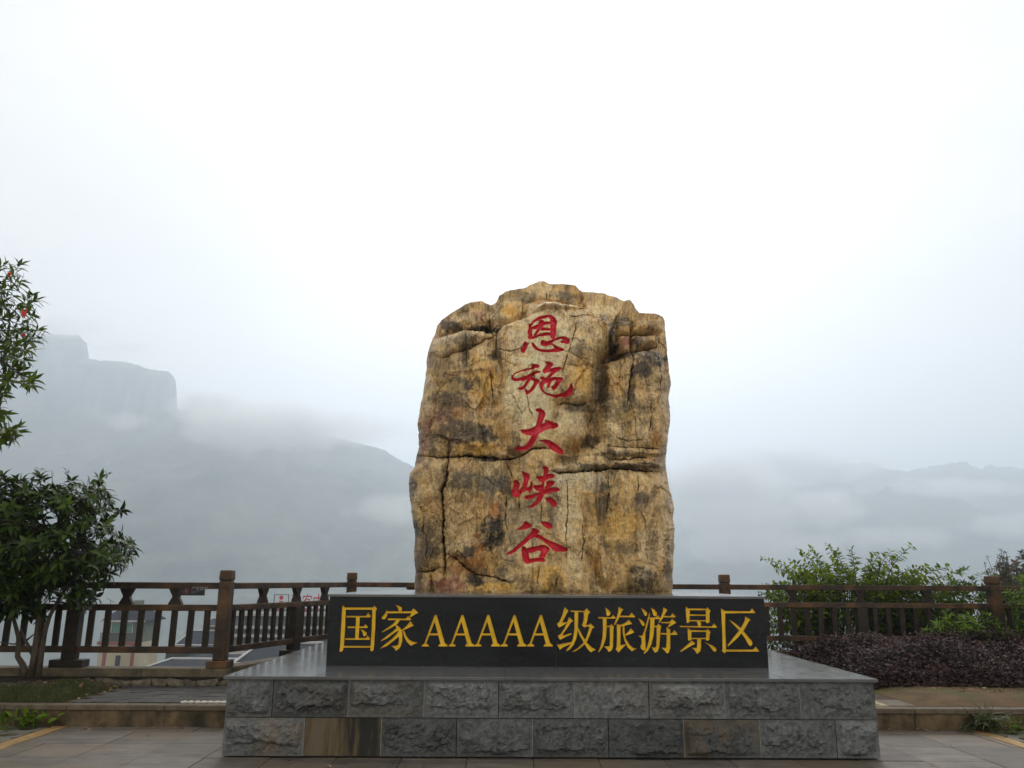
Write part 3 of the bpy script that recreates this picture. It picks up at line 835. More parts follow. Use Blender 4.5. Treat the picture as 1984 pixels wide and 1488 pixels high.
# ------------------------------------------------------------------ boulder
RED = [
 ((970, 600, 12.4), [
  [(665,395),(700,390),(725,410),(745,500),(745,640),(760,680),(740,760),(690,790),(655,760),(650,720),(670,690),(645,640),(645,580),(670,520),(665,450)],
  [(700,420),(770,320),(850,255),(950,210),(1080,185),(1180,190),(1280,235),(1335,300),(1185,330),(1160,262),(1100,250),(1000,268),(900,325),(845,330),(790,355),(745,440)],
  [(1170,290),(1335,300),(1340,380),(1320,450),(1315,540),(1315,640),(1300,720),(1270,780),(1220,780),(1180,740),(1180,600),(1185,450)],
  [(740,465),(840,435),(910,400),(1000,370),(1060,350),(1185,375),(1185,425),(1080,425),(1020,455),(900,520),(790,525),(740,520)],
  [(905,320),(1000,300),(1030,330),(1050,380),(1040,430),(980,500),(930,570),(870,640),(830,690),(790,690),(800,640),(870,540),(905,470)],
  [(980,500),(1040,500),(1120,520),(1180,530),(1180,575),(1090,575),(1000,565),(950,560)],
  [(740,710),(850,670),(950,640),(1060,620),(1190,635),(1200,700),(1100,690),(980,695),(880,715),(780,755),(720,770)],
  [(560,830),(600,835),(640,870),(680,860),(650,920),(620,980),(600,1020),(570,1080),(530,1095),(490,1060),(470,1010),(520,960),(545,900)],
  [(730,860),(780,850),(810,890),(860,965),(960,1010),(1100,1030),(1250,1020),(1290,980),(1210,900),(1260,910),(1400,970),(1520,1000),(1500,1050),(1380,1075),(1270,1090),(1100,1085),(950,1060),(850,1030),(790,990),(750,930)],
  [(955,820),(1000,785),(1040,810),(1080,840),(1170,820),(1270,775),(1370,730),(1450,710),(1540,720),(1620,755),(1655,800),(1610,885),(1540,875),(1400,850),(1480,790),(1450,755),(1400,770),(1260,830),(1220,880),(1250,920),(1170,910),(1080,945),(1000,930),(950,890)]]),
 ((970, 695, 12.4), [
  [(720,185),(800,178),(880,188),(925,225),(900,265),(740,285),(620,320),(500,370),(400,400),(320,450),(295,490),(255,510),(265,470),(340,410),(460,350),(600,295),(740,250),(750,215)],
  [(255,500),(295,480),(300,510),(340,540),(420,530),(530,485),(640,430),(740,375),(830,342),(900,342),(960,372),(930,385),(850,395),(770,450),(740,490),(650,520),(560,560),(460,590),(370,605),(300,580),(260,540)],
  [(660,480),(780,460),(770,510),(700,560),(640,640),(590,720),(570,760),(480,790),(370,808),(430,760),(540,690),(600,610)],
  [(720,500),(790,495),(860,530),(930,570),(920,620),(870,660),(820,740),(760,810),(700,860),(630,905),(600,880),(590,800),(580,745),(620,780),(660,810),(720,760),(770,680),(800,600),(790,570),(740,570)],
  [(1040,115),(1100,125),(1200,145),(1255,190),(1240,225),(1200,260),(1180,300),(1250,280),(1350,262),(1450,275),(1440,320),(1370,360),(1290,400),(1240,450),(1180,510),(1100,560),(1060,530),(1130,470),(1190,400),(1210,370),(1100,390),(1030,415),(1000,370),(995,330),(1060,270),(1100,200),(1080,150)],
  [(935,500),(980,480),(1040,500),(1070,535),(1200,520),(1280,505),(1370,510),(1450,540),(1475,570),(1430,640),(1380,700),(1310,770),(1260,820),(1230,790),(1190,720),(1240,720),(1290,660),(1330,590),(1280,570),(1220,585),(1190,640),(1170,720),(1140,770),(1100,775),(1110,700),(1130,640),(1060,650),(1020,690),(1000,740),(1010,800),(1050,850),(1130,890),(1250,910),(1370,905),(1480,885),(1580,840),(1630,760),(1650,690),(1690,720),(1710,820),(1705,920),(1640,950),(1500,970),(1350,965),(1200,950),(1080,905),(990,850),(940,780),(920,700),(920,640),(980,600),(990,570),(940,540)]]),
 ((970, 785, 12.4), [
  [(830,160),(860,118),(930,115),(1000,145),(1050,190),(1065,250),(1050,310),(1010,400),(980,480),(990,560),(900,720),(860,830),(800,930),(720,1020),(640,1080),(540,1105),(420,1105),(325,1090),(370,1030),(440,985),(430,1015),(520,1030),(590,990),(650,920),(700,840),(750,760),(800,620),(840,540),(870,420),(890,330),(910,250),(905,200),(870,195)],
  [(460,630),(540,625),(650,610),(760,580),(850,520),(1000,490),(1080,440),(1040,385),(1130,400),(1270,410),(1360,440),(1385,490),(1360,540),(1240,570),(1120,600),(1000,660),(900,730),(800,745),(640,750),(540,710),(490,670)],
  [(880,880),(980,865),(1080,850),(1200,865),(1320,920),(1420,1000),(1490,1080),(1510,1140),(1490,1175),(1420,1175),(1330,1130),(1230,1070),(1140,1000),(1060,930),(980,890)]]),
 ((970, 895, 12.4), [
  [(340,415),(400,430),(450,480),(460,540),(440,620),(430,670),(480,660),(520,600),(550,520),(560,430),(550,330),(525,270),(515,205),(580,240),(660,270),(705,310),(690,390),(660,480),(630,560),(620,620),(700,600),(720,540),(720,450),(760,490),(775,560),(760,640),(730,700),(710,750),(680,740),(680,680),(600,690),(520,720),(470,780),(430,835),(370,850),(310,820),(270,770),(270,690),(300,600),(320,520),(315,460)],
  [(1000,130),(1040,98),(1110,110),(1150,170),(1145,260),(1110,310),(1060,420),(1050,520),(1030,640),(1060,680),(1030,780),(1010,860),(970,930),(900,1000),(820,1060),(740,1095),(655,1090),(720,1050),(800,1000),(860,920),(890,830),(940,740),(960,620),(1000,500),(1010,400),(1040,280),(1050,200),(1020,150)],
  [(840,350),(920,345),(1030,335),(1120,300),(1230,290),(1290,320),(1300,360),(1260,385),(1170,400),(1090,440),(1000,490),(930,460),(900,400)],
  [(795,550),(870,560),(970,545),(1030,600),(1000,680),(920,710),(840,660),(800,610)],
  [(1090,480),(1180,450),(1260,455),(1300,500),(1270,550),(1200,600),(1130,640),(1060,680),(1050,620),(1110,560)],
  [(570,835),(640,800),(750,790),(880,750),(1000,700),(1100,660),(1200,630),(1320,615),(1400,650),(1420,690),(1370,710),(1200,740),(1080,770),(960,800),(860,820),(770,870),(680,895),(600,880)],
  [(1065,875),(1150,860),(1240,870),(1310,930),(1350,1000),(1350,1060),(1310,1085),(1250,1050),(1180,990),(1110,920)]]),
 ((960, 1000, 12.4), [
  [(700,115),(760,140),(830,180),(870,230),(860,260),(790,285),(690,320),(510,330),(580,280),(660,220),(690,170)],
  [(1085,130),(1180,128),(1270,140),(1340,180),(1370,240),(1360,290),(1280,295),(1200,270),(1140,210)],
  [(880,290),(980,300),(1040,340),(1050,380),(1000,430),(900,510),(820,560),(740,640),(650,710),(560,780),(460,860),(370,920),(230,920),(330,870),(430,800),(540,700),(650,600),(770,480),(850,400),(890,340)],
  [(990,430),(1080,455),(1180,530),(1300,590),(1450,660),(1600,720),(1700,770),(1750,820),(1690,850),(1560,855),(1450,850),(1370,800),(1270,700),(1180,620),(1100,560),(960,510),(900,520)],
  [(640,730),(670,725),(740,775),(790,850),(800,950),(810,1030),(830,1100),(790,1145),(730,1135),(680,1090),(650,1020),(635,920),(625,800)],
  [(740,790),(850,750),(990,730),(1120,685),(1200,705),(1270,750),(1300,800),(1270,860),(1210,920),(1190,990),(1100,1010),(1040,1000),(1090,900),(1095,830),(1000,830),(900,870),(820,890),(770,850)],
  [(790,1030),(880,1025),(1000,1010),(1100,1000),(1170,1020),(1190,1105),(1100,1100),(960,1090),(850,1120),(760,1145),(720,1110)]]),
]
Z1 = lambda p: [(760 + x / 3.4207, 520 + y / 3.4207) for x, y in p]     # tracing frames on the photograph
Z2 = lambda p: [(760 + x / 3.4207, 830 + y / 3.4207) for x, y in p]
L_out = [(844.8,645.7),(838,664),(831.6,683.7),(827,706),(825.8,730.5),(818.5,774.3),(813,805),(810,830),(811,847.5),(814,868),(806.8,888.5),(803.9,909),(795,920.6),(792,941),(796.5,976),(801,1017),(805.3,1034.7),(803,1058),(804,1085),(805,1110.7),(804.4,1150)]
R_out = [(1288.5,622),(1289,640),(1290.6,660),(1293.5,695),(1299.3,739),(1295,777),(1297.5,806.5),(1293.5,844.6),(1289,874),(1288,900),(1290.6,926.5),(1297.9,955.7),(1305,985),(1303,1005),(1305,1029),(1306,1058),(1303,1090),(1300.8,1122),(1299.4,1150)]
T_out = [(844.8,645.7),(847.7,631),(856.5,619.4),(877,604.8),(897.4,593),(912,585),(935.4,585),(953,591.6),(961.7,585.8),(967.6,572.6),(982,563.9),(1005.5,559.5),(1017,558),(1031.9,550.7),(1043.6,544.9),(1055,545.7),(1062.6,550.7),(1090,550),(1113.7,551.6),(1125.4,565.3),(1169,569),(1192.6,575.5),(1207,582.9),(1220.4,581.4),(1227.7,590),(1235,604.8),(1271.6,607.7),(1283,613.5),(1288.5,622)]
YS = 10.0                    # silhouette plane of the boulder
YF = 9.33                    # its front face
def to_front(p):             # photograph trace -> metres on the front face
    q = at_y(p[0], p[1], YF)
    return (q.x, q.z)
def boulder_material():
    m, N, L, P = mat("boulder_rock")
    at = N.new("ShaderNodeAttribute"); at.attribute_name = "tint"
    ap = N.new("ShaderNodeAttribute"); ap.attribute_name = "groove"
    ge = N.new("ShaderNodeNewGeometry")
    mp = N.new("ShaderNodeMapping"); mp.inputs["Scale"].default_value = (1, 1, 0.7)
    L.new(ge.outputs["Position"], mp.inputs["Vector"])
    n = N.new("ShaderNodeTexNoise"); n.inputs["Scale"].default_value = 30; n.inputs["Detail"].default_value = 9; n.inputs["Roughness"].default_value = 0.74
    L.new(mp.outputs["Vector"], n.inputs["Vector"])
    mr = N.new("ShaderNodeMapRange"); mr.inputs["From Min"].default_value = 0.3; mr.inputs["From Max"].default_value = 0.7
    mr.inputs["To Min"].default_value = 0.58; mr.inputs["To Max"].default_value = 1.32
    L.new(n.outputs["Fac"], mr.inputs["Value"])
    mu = N.new("ShaderNodeMix"); mu.data_type = 'RGBA'; mu.blend_type = 'MULTIPLY'; mu.inputs["Factor"].default_value = 1
    L.new(at.outputs["Color"], mu.inputs[6]); L.new(mr.outputs["Result"], mu.inputs[7])
    # dark specks
    sp = N.new("ShaderNodeTexNoise"); sp.inputs["Scale"].default_value = 70; sp.inputs["Detail"].default_value = 3
    L.new(mp.outputs["Vector"], sp.inputs["Vector"])
    sr = N.new("ShaderNodeMapRange"); sr.inputs["From Min"].default_value = 0.64; sr.inputs["From Max"].default_value = 0.72; sr.inputs["To Max"].default_value = 0.75
    L.new(sp.outputs["Fac"], sr.inputs["Value"])
    ms = N.new("ShaderNodeMix"); ms.data_type = 'RGBA'
    L.new(sr.outputs["Result"], ms.inputs["Factor"]); L.new(mu.outputs[2], ms.inputs[6]); ms.inputs[7].default_value = (0.045, 0.032, 0.018, 1)
    # hairline crackle
    vn = N.new("ShaderNodeTexNoise"); vn.inputs["Scale"].default_value = 5; vn.inputs["Detail"].default_value = 4
    L.new(mp.outputs["Vector"], vn.inputs["Vector"])
    va = N.new("ShaderNodeVectorMath"); va.operation = 'MULTIPLY_ADD'; va.inputs[1].default_value = (.35, .35, .35)
    L.new(vn.outputs["Color"], va.inputs[0]); L.new(mp.outputs["Vector"], va.inputs[2])
    vo_ = N.new("ShaderNodeTexVoronoi"); vo_.feature = 'DISTANCE_TO_EDGE'; vo_.inputs["Scale"].default_value = 7.5
    L.new(va.outputs[0], vo_.inputs["Vector"])
    vr = N.new("ShaderNodeMapRange"); vr.inputs["From Min"].default_value = 0.03; vr.inputs["From Max"].default_value = 0.0
    L.new(vo_.outputs["Distance"], vr.inputs["Value"])
    vm = N.new("ShaderNodeMapRange"); vm.inputs["From Min"].default_value = 0.48; vm.inputs["From Max"].default_value = 0.62; vm.inputs["To Max"].default_value = 0.7
    L.new(vn.outputs["Fac"], vm.inputs["Value"])
    vx = N.new("ShaderNodeMath"); vx.operation = 'MULTIPLY'; L.new(vr.outputs["Result"], vx.inputs[0]); L.new(vm.outputs["Result"], vx.inputs[1])
    m4 = N.new("ShaderNodeMix"); m4.data_type = 'RGBA'
    L.new(vx.outputs[0], m4.inputs["Factor"]); L.new(ms.outputs[2], m4.inputs[6]); m4.inputs[7].default_value = (0.03, 0.022, 0.014, 1)
    ms = m4
    # red paint inside the carved strokes (signed distance, metres)
    pr = N.new("ShaderNodeMapRange"); pr.inputs["From Min"].default_value = -0.0035; pr.inputs["From Max"].default_value = 0.0005
    L.new(ap.outputs["Fac"], pr.inputs["Value"])
    pc = N.new("ShaderNodeMix"); pc.data_type = 'RGBA'
    pc.inputs[6].default_value = (0.54, 0.016, 0.034, 1); pc.inputs[7].default_value = (0.80, 0.045, 0.080, 1)
    L.new(n.outputs["Fac"], pc.inputs["Factor"])
    mp2 = N.new("ShaderNodeMix"); mp2.data_type = 'RGBA'
    L.new(pr.outputs["Result"], mp2.inputs["Factor"]); L.new(ms.outputs[2], mp2.inputs[6]); L.new(pc.outputs[2], mp2.inputs[7])
    L.new(mp2.outputs[2], P.inputs["Base Color"])
    P.inputs["Roughness"].default_value = 0.42; P.inputs["Specular IOR Level"].default_value = 0.4
    b = N.new("ShaderNodeBump"); b.inputs["Strength"].default_value = 0.6; b.inputs["Distance"].default_value = 0.02
    iv = N.new("ShaderNodeMath"); iv.operation = 'SUBTRACT'; iv.inputs[0].default_value = 1.0; L.new(pr.outputs["Result"], iv.inputs[1])
    hm = N.new("ShaderNodeMath"); hm.operation = 'MULTIPLY'; L.new(n.outputs["Fac"], hm.inputs[0]); L.new(iv.outputs[0], hm.inputs[1])
    L.new(hm.outputs[0], b.inputs["Height"]); L.new(b.outputs["Normal"], P.inputs["Normal"])
boulder_material()

def build_boulder():
    NX, NZ = 600, 740
    zb = PL_TOP - 0.02
    def plane(poly): return [(at_y(x, y, YS).x, at_y(x, y, YS).z) for x, y in poly]
    Lp, Rp, Tp = plane(L_out), plane(R_out), plane(T_out)
    ztl, ztr = Lp[0][1], Rp[0][1]
    u = np.linspace(-1, 1, NX); u = np.sign(u) * (1 - (1 - np.abs(u)) ** 1.25) * 0.5 + u * 0.5      # denser towards the flanks
    v = np.linspace(0, 1, NZ)
    U, Vv = np.meshgrid(u, v)
    lz = np.array([p[1] for p in Lp][::-1]); lx = np.array([p[0] for p in Lp][::-1])
    rz = np.array([p[1] for p in Rp][::-1]); rx = np.array([p[0] for p in Rp][::-1])
    zl = zb + (ztl - zb) * Vv; zr = zb + (ztr - zb) * Vv
    Lx = np.interp(zl, lz, lx); Rx = np.interp(zr, rz, rx)
    X = Lx + (Rx - Lx) * (U + 1) / 2
    tx = np.array([p[0] for p in Tp]); tz = np.array([p[1] for p in Tp])
    Ltop, Rtop = Lp[0][0], Rp[0][0]
    xt = Ltop + (Rtop - Ltop) * (U + 1) / 2
    H = np.interp(xt, tx, tz) + 0.022 * fbm(xt * 7, xt * 0 + 2.2, 4, .6) * (1 - np.abs(U) ** 8)
    # heights: shoulders level rows, crown filled by stretching the upper part only
    zs = zl + (zr - zl) * (U + 1) / 2
    hs = ztl + (ztr - ztl) * (U + 1) / 2
    Z = zs + (H - hs) * Vv ** 3.0
    # rounded body
    edge = (1 - np.abs(U) ** 2.9) ** (1 / 2.3)
    topr = (1 - Vv ** 9) ** (1 / 3.0)
    foot = 1 - 0.05 * np.exp(-Vv * 18)
    body = (YS - YF) * edge * topr * foot
    # convert every point to the tracing frame: front-face metres
    fx, fz = X * (YF / (YS - body)), CAM_H + (Z - CAM_H) * (YF / (YS - body))
    D = np.zeros_like(X)
    wob = 0.03 * fbm(fx * 3.1, fz * 3.1, 4)
    wx = fx + 0.020 * fbm(fx * 9 + 5, fz * 9, 4, .6) + 0.006 * fbm(fx * 38, fz * 38 + 4, 2); wz = fz + 0.020 * fbm(fx * 9 - 8, fz * 9 + 3, 4, .6) + 0.006 * fbm(fx * 38 + 9, fz * 38, 2)
    def box_of(P, pad):
        a = [p[0] for p in P]; b = [p[1] for p in P]
        return (wx > min(a) - pad) & (wx < max(a) + pad) & (wz > min(b) - pad) & (wz < max(b) + pad)
    def plate(poly, h, soft):
        """+h inside the traced polygon with a soft rounded edge"""
        P = [to_front(p) for p in poly]
        out = np.zeros_like(wx)
        m = box_of(P, 0)
        qx, qz = wx[m], wz[m]
        d, _ = seg_dist(qx, qz, P, True)
        sd = np.where(inside(qx, qz, P), d, 0)
        out[m] = h * (1 - np.exp(-sd / soft))
        return out
    # main front plate under the crown ledge
    main = Z1([(285,430),(380,400),(470,368),(560,376),(690,388),(720,350),(800,318),(900,280),(940,240),(1000,215),(1100,213),(1230,222),(1330,230),(1370,290),(1440,310),(1490,360),(1505,470),(1420,560)]) + \
           Z1([(1500,545),(1600,520),(1780,492),(1830,600),(1860,800),(1900,1000),(1900,1900),(1990,2300),(0,2300),(0,900),(120,560)])
    D += plate(main, 0.36, 0.055) - 0.36
    # crown blocks stepping back
    D += plate(Z1([(700,190),(760,140),(880,120),(890,240),(800,330),(690,380),(640,260)]), 0.155, 0.06)
    D += plate(Z1([(870,180),(1000,150),(1130,165),(1200,215),(1300,260),(900,300),(880,260)]), 0.186, 0.04)
    D += plate(Z1([(920,60),(1220,80),(1260,170),(1230,220),(1130,165),(1000,150),(880,175),(880,120)]), 0.078, 0.05)
    D += plate(Z1([(300,420),(330,330),(520,215),(650,240),(680,300),(640,350),(560,372),(470,366),(380,398)]), 0.155, 0.05)
    D += plate(Z1([(1500,300),(1610,295),(1605,398),(1505,395)]), 0.155, 0.03)
    D += plate(Z1([(1615,295),(1800,310),(1815,400),(1740,398),(1612,398)]), 0.186, 0.03)
    D += plate(Z1([(1505,402),(1602,402),(1600,518),(1505,540)]), 0.155, 0.02)
    D += plate(Z1([(1612,405),(1745,402),(1790,430),(1775,488),(1608,520)]), 0.217, 0.03)
    # centre bulge carrying the writing; left and right faces fall back a little
    D += plate(Z1([(690,390),(720,350),(800,318),(900,282),(945,240),(1000,218),(1230,225),(1330,232),(1365,290),(1440,312),(1490,362),(1490,480),(1400,560),(1345,660),(1335,750),(1300,880),(1240,912),(1160,895),(1090,900)]) + Z2([(1050,140),(1000,122),(930,130),(880,165),(830,190),(760,150)]) + Z1([(720,860),(740,700),(690,540)]), 0.109, 0.05)
    D += plate(Z1([(1215,345),(1440,315),(1488,370),(1485,480),(1400,560),(1345,660),(1140,655),(1160,520)]), 0.054, 0.03)
    D += plate(Z1([(1140,665),(1330,690),(1335,800),(1290,880),(1240,908),(1160,893),(1085,895),(1085,760)]), 0.062, 0.03)
    D += plate(Z1([(250,560),(300,440),(470,372),(560,380),(685,392),(685,430),(560,500),(490,535),(400,560),(330,600)]), 0.093, 0.03)
    D += plate(Z1([(500,545),(560,505),(690,520),(690,560),(735,700),(700,900),(650,900),(600,820),(540,700),(500,650)]), 0.078, 0.03)
    D += plate(Z2([(0,-200),(370,100),(370,195),(180,185),(0,180)]), 0.046, 0.02)
    D += plate(Z2([(380,100),(700,-60),(740,150),(830,190),(720,200),(600,190),(490,180),(380,190)]), 0.078, 0.03)
    D += plate(Z2([(380,205),(600,205),(740,215),(800,320),(760,500),(700,700),(560,960),(480,915),(420,858),(352,828),(350,500),(360,350)]), 0.078, 0.05)
    D += plate(Z2([(110,300),(160,205),(360,215),(350,350),(322,420),(330,500),(335,680),(340,925),(150,955),(140,640)]), 0.085, 0.05)
    D += plate(Z2([(1060,300),(1320,285),(1420,285),(1380,420),(1360,700),(1290,760),(1260,1090),(860,1090),(880,900),(1060,700),(1100,500)]), 0.046, 0.05)
    D += plate(Z2([(1450,280),(1600,282),(1780,300),(1870,530),(1870,1090),(1450,1090),(1430,700),(1450,450)]), 0.124, 0.07)
    D += plate(Z2([(1420,-250),(1560,-250),(1560,115),(1420,115),(1340,60)]), 0.046, 0.05)
    D += plate(Z2([(1570,-250),(1830,-250),(1830,120),(1700,125),(1570,120)]), 0.070, 0.04)
    for strip, h in (([(1420,138),(1780,145),(1780,188),(1620,185),(1430,198)], 0.075), ([(1430,212),(1700,208),(1780,235),(1775,262),(1450,262)], 0.055), ([(1100,205),(1300,200),(1420,215),(1440,260),(1180,285),(1060,285)], 0.045)):
        D += plate(Z2(strip), h, 0.02)
    # long hollow between centre and right face
    def groove(poly, depth, width):
        P = [to_front(p) for p in poly]
        out = np.zeros_like(wx)
        m = box_of(P, 3 * width)
        d, t = seg_dist(wx[m], wz[m], P)
        out[m] = -depth * np.exp(-(d / width) ** 2)
        return out
    D += groove(Z1([(1470,520),(1400,600),(1375,700),(1370,800),(1360,900),(1335,1000)]) + Z2([(1340,60),(1300,110),(1230,130)]), 0.20, 0.10)
    D += groove(Z1([(1560,580),(1480,640)]), 0.05, 0.06)
    D += groove(Z2([(1300,830),(1330,930),(1370,1020),(1420,1060)]), 0.09, 0.04)
    D += groove(Z2([(1100,215),(1180,170),(1230,120)]), 0.11, 0.05)
    D += groove(Z1([(600,900),(670,930),(700,880)]), 0.04, 0.03)
    # cracks
    CR = [Z2([(180,185),(350,195),(375,190),(490,180),(600,190),(720,200),(830,190),(880,165),(930,130),(1010,125),(1050,140)]),
          Z2([(1040,288),(1180,295),(1320,278),(1450,270),(1600,275),(1770,292)]),
          Z2([(1430,205),(1560,208),(1620,190),(1700,200)]), Z2([(1420,120),(1560,128),(1780,135)]), Z2([(1480,75),(1560,85),(1690,80)]),
          Z2([(380,90),(372,200),(358,350),(330,420),(335,500),(345,600),(330,680),(345,760),(350,850),(345,930),(340,990)]),
          Z2([(150,960),(230,950),(300,930)]), Z2([(350,830),(420,860),(480,920),(560,970),(680,985),(740,1010),(800,1030)]),
          Z1([(1607,300),(1605,400),(1605,520),(1597,640),(1575,780),(1565,860),(1555,900)]), Z1([(1500,400),(1740,400)]), Z1([(1430,545),(1500,540),(1600,520),(1700,505),(1775,490)]),
          Z1([(490,540),(560,500),(640,450),(690,430)]), Z1([(330,600),(400,560),(470,545),(490,520)]), Z1([(490,400),(488,540),(495,680)]),
          Z1([(650,700),(660,800),(672,900)]), Z1([(690,530),(740,555),(800,560),(850,540),(890,500)]), Z1([(1090,900),(1160,895),(1240,910),(1300,885)]),
          Z1([(1225,345),(1190,480),(1150,620),(1110,740)]), Z1([(1150,330),(1260,320),(1400,308)]), Z1([(690,390),(688,480),(690,540)]),
          Z1([(1140,660),(1330,662)]), Z1([(890,840),(905,930),(930,1000)]), Z1([(1720,880),(1710,1000),(1700,1095)]), Z1([(1745,400),(1765,470),(1790,540)]),
          Z2([(860,380),(840,480),(850,560)]), Z2([(985,480),(990,560),(985,640)]), Z2([(1250,640),(1270,740),(1250,900)]), Z2([(1620,300),(1625,400),(1610,430)]),
          Z2([(1640,560),(1670,640),(1680,700)]), Z2([(760,430),(750,560),(760,680)]), Z2([(660,700),(640,780),(670,840)]), Z2([(1155,330),(1165,500),(1150,700),(1155,900)]),
          Z2([(1430,290),(1440,420),(1420,560)]), Z2([(975,900),(960,1000),(975,1060)]), Z1([(940,650),(930,700),(945,760)]), Z1([(1760,560),(1790,680),(1780,800)]),
          Z2([(1090,990),(1085,1060)]), Z2([(750,200),(780,280),(800,330)]), Z1([(870,140),(865,260)]), Z1([(1030,100),(1030,150)]), Z1([(640,260),(640,340)])]
    wd = [1.5, 1.6, 1.3, .9, .7, 1.7, 1.2, 1.1, 1.2, 1.0, 1.3, .8, .8, .7, .9, .7, 1.3, .7, .6, .9] + [.7] * 40
    crack = np.zeros_like(D)
    nw = fbm(fx * 14, fz * 14, 2)
    for poly, w in zip(CR, wd):
        P = [to_front(p) for p in poly]
        m = box_of(P, 0.08)
        d, t = seg_dist(wx[m], wz[m], P)
        taper = np.clip(4 * t * (1 - t) * 2.2, 0.15, 1)
        ww = 0.0058 * w * (0.5 + 0.5 * taper) * (1 + 0.9 * nw[m])
        g = np.exp(-(d / np.maximum(ww, 0.0032)) ** 2) * taper
        D[m] -= 0.075 * w * g * (0.75 + 0.8 * nw[m])
        crack[m] = np.maximum(crack[m], g)
    # jointed facets: irregular cells, each slightly stepped and tilted
    rsv = np.random.RandomState(12)
    def facets(n, ax, az, seed, step, tilt, edge_w):
        r_ = np.random.RandomState(seed)
        sx = r_.uniform(fx.min(), fx.max(), n); sz = r_.uniform(fz.min(), fz.max(), n)
        hgt = r_.normal(0, step, n); tx_ = r_.normal(0, tilt, n); tz_ = r_.normal(0, tilt, n); on = r_.rand(n)
        f1 = np.full(fx.shape, 9.); f2 = np.full(fx.shape, 9.); idx = np.zeros(fx.shape, int); idx2 = np.zeros(fx.shape, int)
        ux = fx + 0.07 * fbm(fx * 3 + seed, fz * 3, 4, .6) + 0.012 * fbm(fx * 22, fz * 22 + seed, 2); uz = fz + 0.07 * fbm(fx * 3 - seed, fz * 3 + 4, 4, .6) + 0.012 * fbm(fx * 22 + 5, fz * 22 + seed, 2)
        for k in range(n):
            d = np.hypot((ux - sx[k]) * ax, (uz - sz[k]) * az)
            m1 = d < f1
            f2 = np.where(m1, f1, np.minimum(f2, np.where(m1, 9., d))); idx2 = np.where(m1, idx, idx2)
            f1 = np.where(m1, d, f1); idx = np.where(m1, k, idx)
        e = f2 - f1
        rel = hgt[idx] + tx_[idx] * (ux - sx[idx]) + tz_[idx] * (uz - sz[idx])
        rel = rel * sstep(0, edge_w * 3, e)
        return rel, np.exp(-(e / edge_w) ** 2) * (on[idx] > 0.35)
    r1, e1 = facets(40, 1.5, 0.8, 5, 0.020, 0.05, 0.010)
    r2, e2 = facets(170, 1.6, 0.7, 8, 0.009, 0.06, 0.007)
    calm0 = np.exp(-((fx - (to_front((1045, 800))[0])) / 0.30) ** 2)
    D += r1 * (1 - 0.8 * calm0) + r2 * (1 - 0.75 * calm0)
    e2 = e2 * sstep(-.05, .2, fbm(fx * 1.9 + 12, fz * 1.9, 3))
    D -= 0.010 * e1 * (1 - .6 * calm0) + 0.009 * e2 * (1 - .7 * calm0)
    crack = np.maximum(crack, np.maximum(.35 * e1, .5 * e2) * (1 - .5 * calm0))
    # weathering relief: vertical striae, pits, lumps
    D += 0.075 * fbm(fx * 1.7 + 2, fz * 1.3, 4) + 0.026 * fbm(fx * 7, fz * 4.5, 4, .6)
    calm = np.exp(-((fx - (to_front((1045, 800))[0])) / 0.33) ** 2)                      # dressed zone round the writing
    stria = fbm(fx * 26 + 1.5 * fbm(fx * 3, fz * 2, 2), fz * 2.6, 3)
    ridg = np.clip(np.abs(stria) * 3.0, 0, 1)
    D += -0.010 * (1 - ridg) ** 3 * (0.35 + 0.65 * sstep(-0.1, 0.3, fbm(fx * 2.2 + 9, fz * 1.7, 3))) * (1 - 0.5 * calm)
    D += 0.007 * fbm(fx * 22, fz * 16, 4) * (1 - 0.55 * calm)
    pits = sstep(0.32, 0.55, fbm(fx * 11 + 30, fz * 8, 3))
    D -= 0.016 * pits * (1 - 0.7 * calm)
    # branching hairlines
    hair = np.abs(fbm(fx * 5 + 40, fz * 3.2, 4)); hl = np.exp(-(hair / 0.012) ** 2) * sstep(-0.15, 0.25, fbm(fx * 1.4 - 7, fz * 1.4, 2))
    D -= 0.010 * hl * (1 - 0.6 * calm)
    crack = np.maximum(crack, 0.55 * hl * (1 - .5 * calm))
    # carved writing
    SD = np.full(D.shape, -1.0)
    GID = np.full(D.shape, -1, int)
    for gi, (org, strokes) in enumerate(RED):
        polys = [[to_front(p) for p in smooth_poly(S(*org, s), 1)] for s in strokes]
        ax = [p[0] for q in polys for p in q]; az = [p[1] for q in polys for p in q]
        m = (fx > min(ax) - .06) & (fx < max(ax) + .06) & (fz > min(az) - .06) & (fz < max(az) + .06)
        qx, qz = fx[m], fz[m]
        best = np.full(qx.shape, -1.0)
        for q in polys:
            d, _ = seg_dist(qx, qz, q, True)
            best = np.maximum(best, np.where(inside(qx, qz, q), d, -d))
        SD[m] = np.maximum(SD[m], best)
        g = GID[m]; g[best > -0.05] = gi; GID[m] = g
    carve = 0.062 * (1 - np.exp(-np.clip(SD + 0.002, 0, None) / 0.010))
    fade = np.clip(edge * topr * 1.6, 0, 1)
    wide = sstep(-0.02, 0.03, SD)
    D = D * fade
    depth = body + D * (1 - 0.0 * wide) - carve
    # keep flanks from folding inwards past the silhouette plane
    lim = 0.02 * edge
    depth = np.maximum(depth, np.minimum(body, 0.0) + lim * 0)
    depth += (1 - fade) * 0.012 * fbm(fz * 9, fx * 9, 3)
    Y = YS - depth
    # perspective-free widening already in the traced outline; wrinkle the flank outline
    X = X + 0.024 * fbm(Z * 6 + 3, Z * 0 + U, 5, .6) * (np.abs(U) ** 6)
    Vf = np.stack([X.ravel(), Y.ravel(), Z.ravel()], 1)
    # ---- colour of the stone, with ledge, hollow and crack shade painted in
    base = np.array([0.54, 0.37, 0.170])
    C = np.ones(X.shape + (3,)) * base
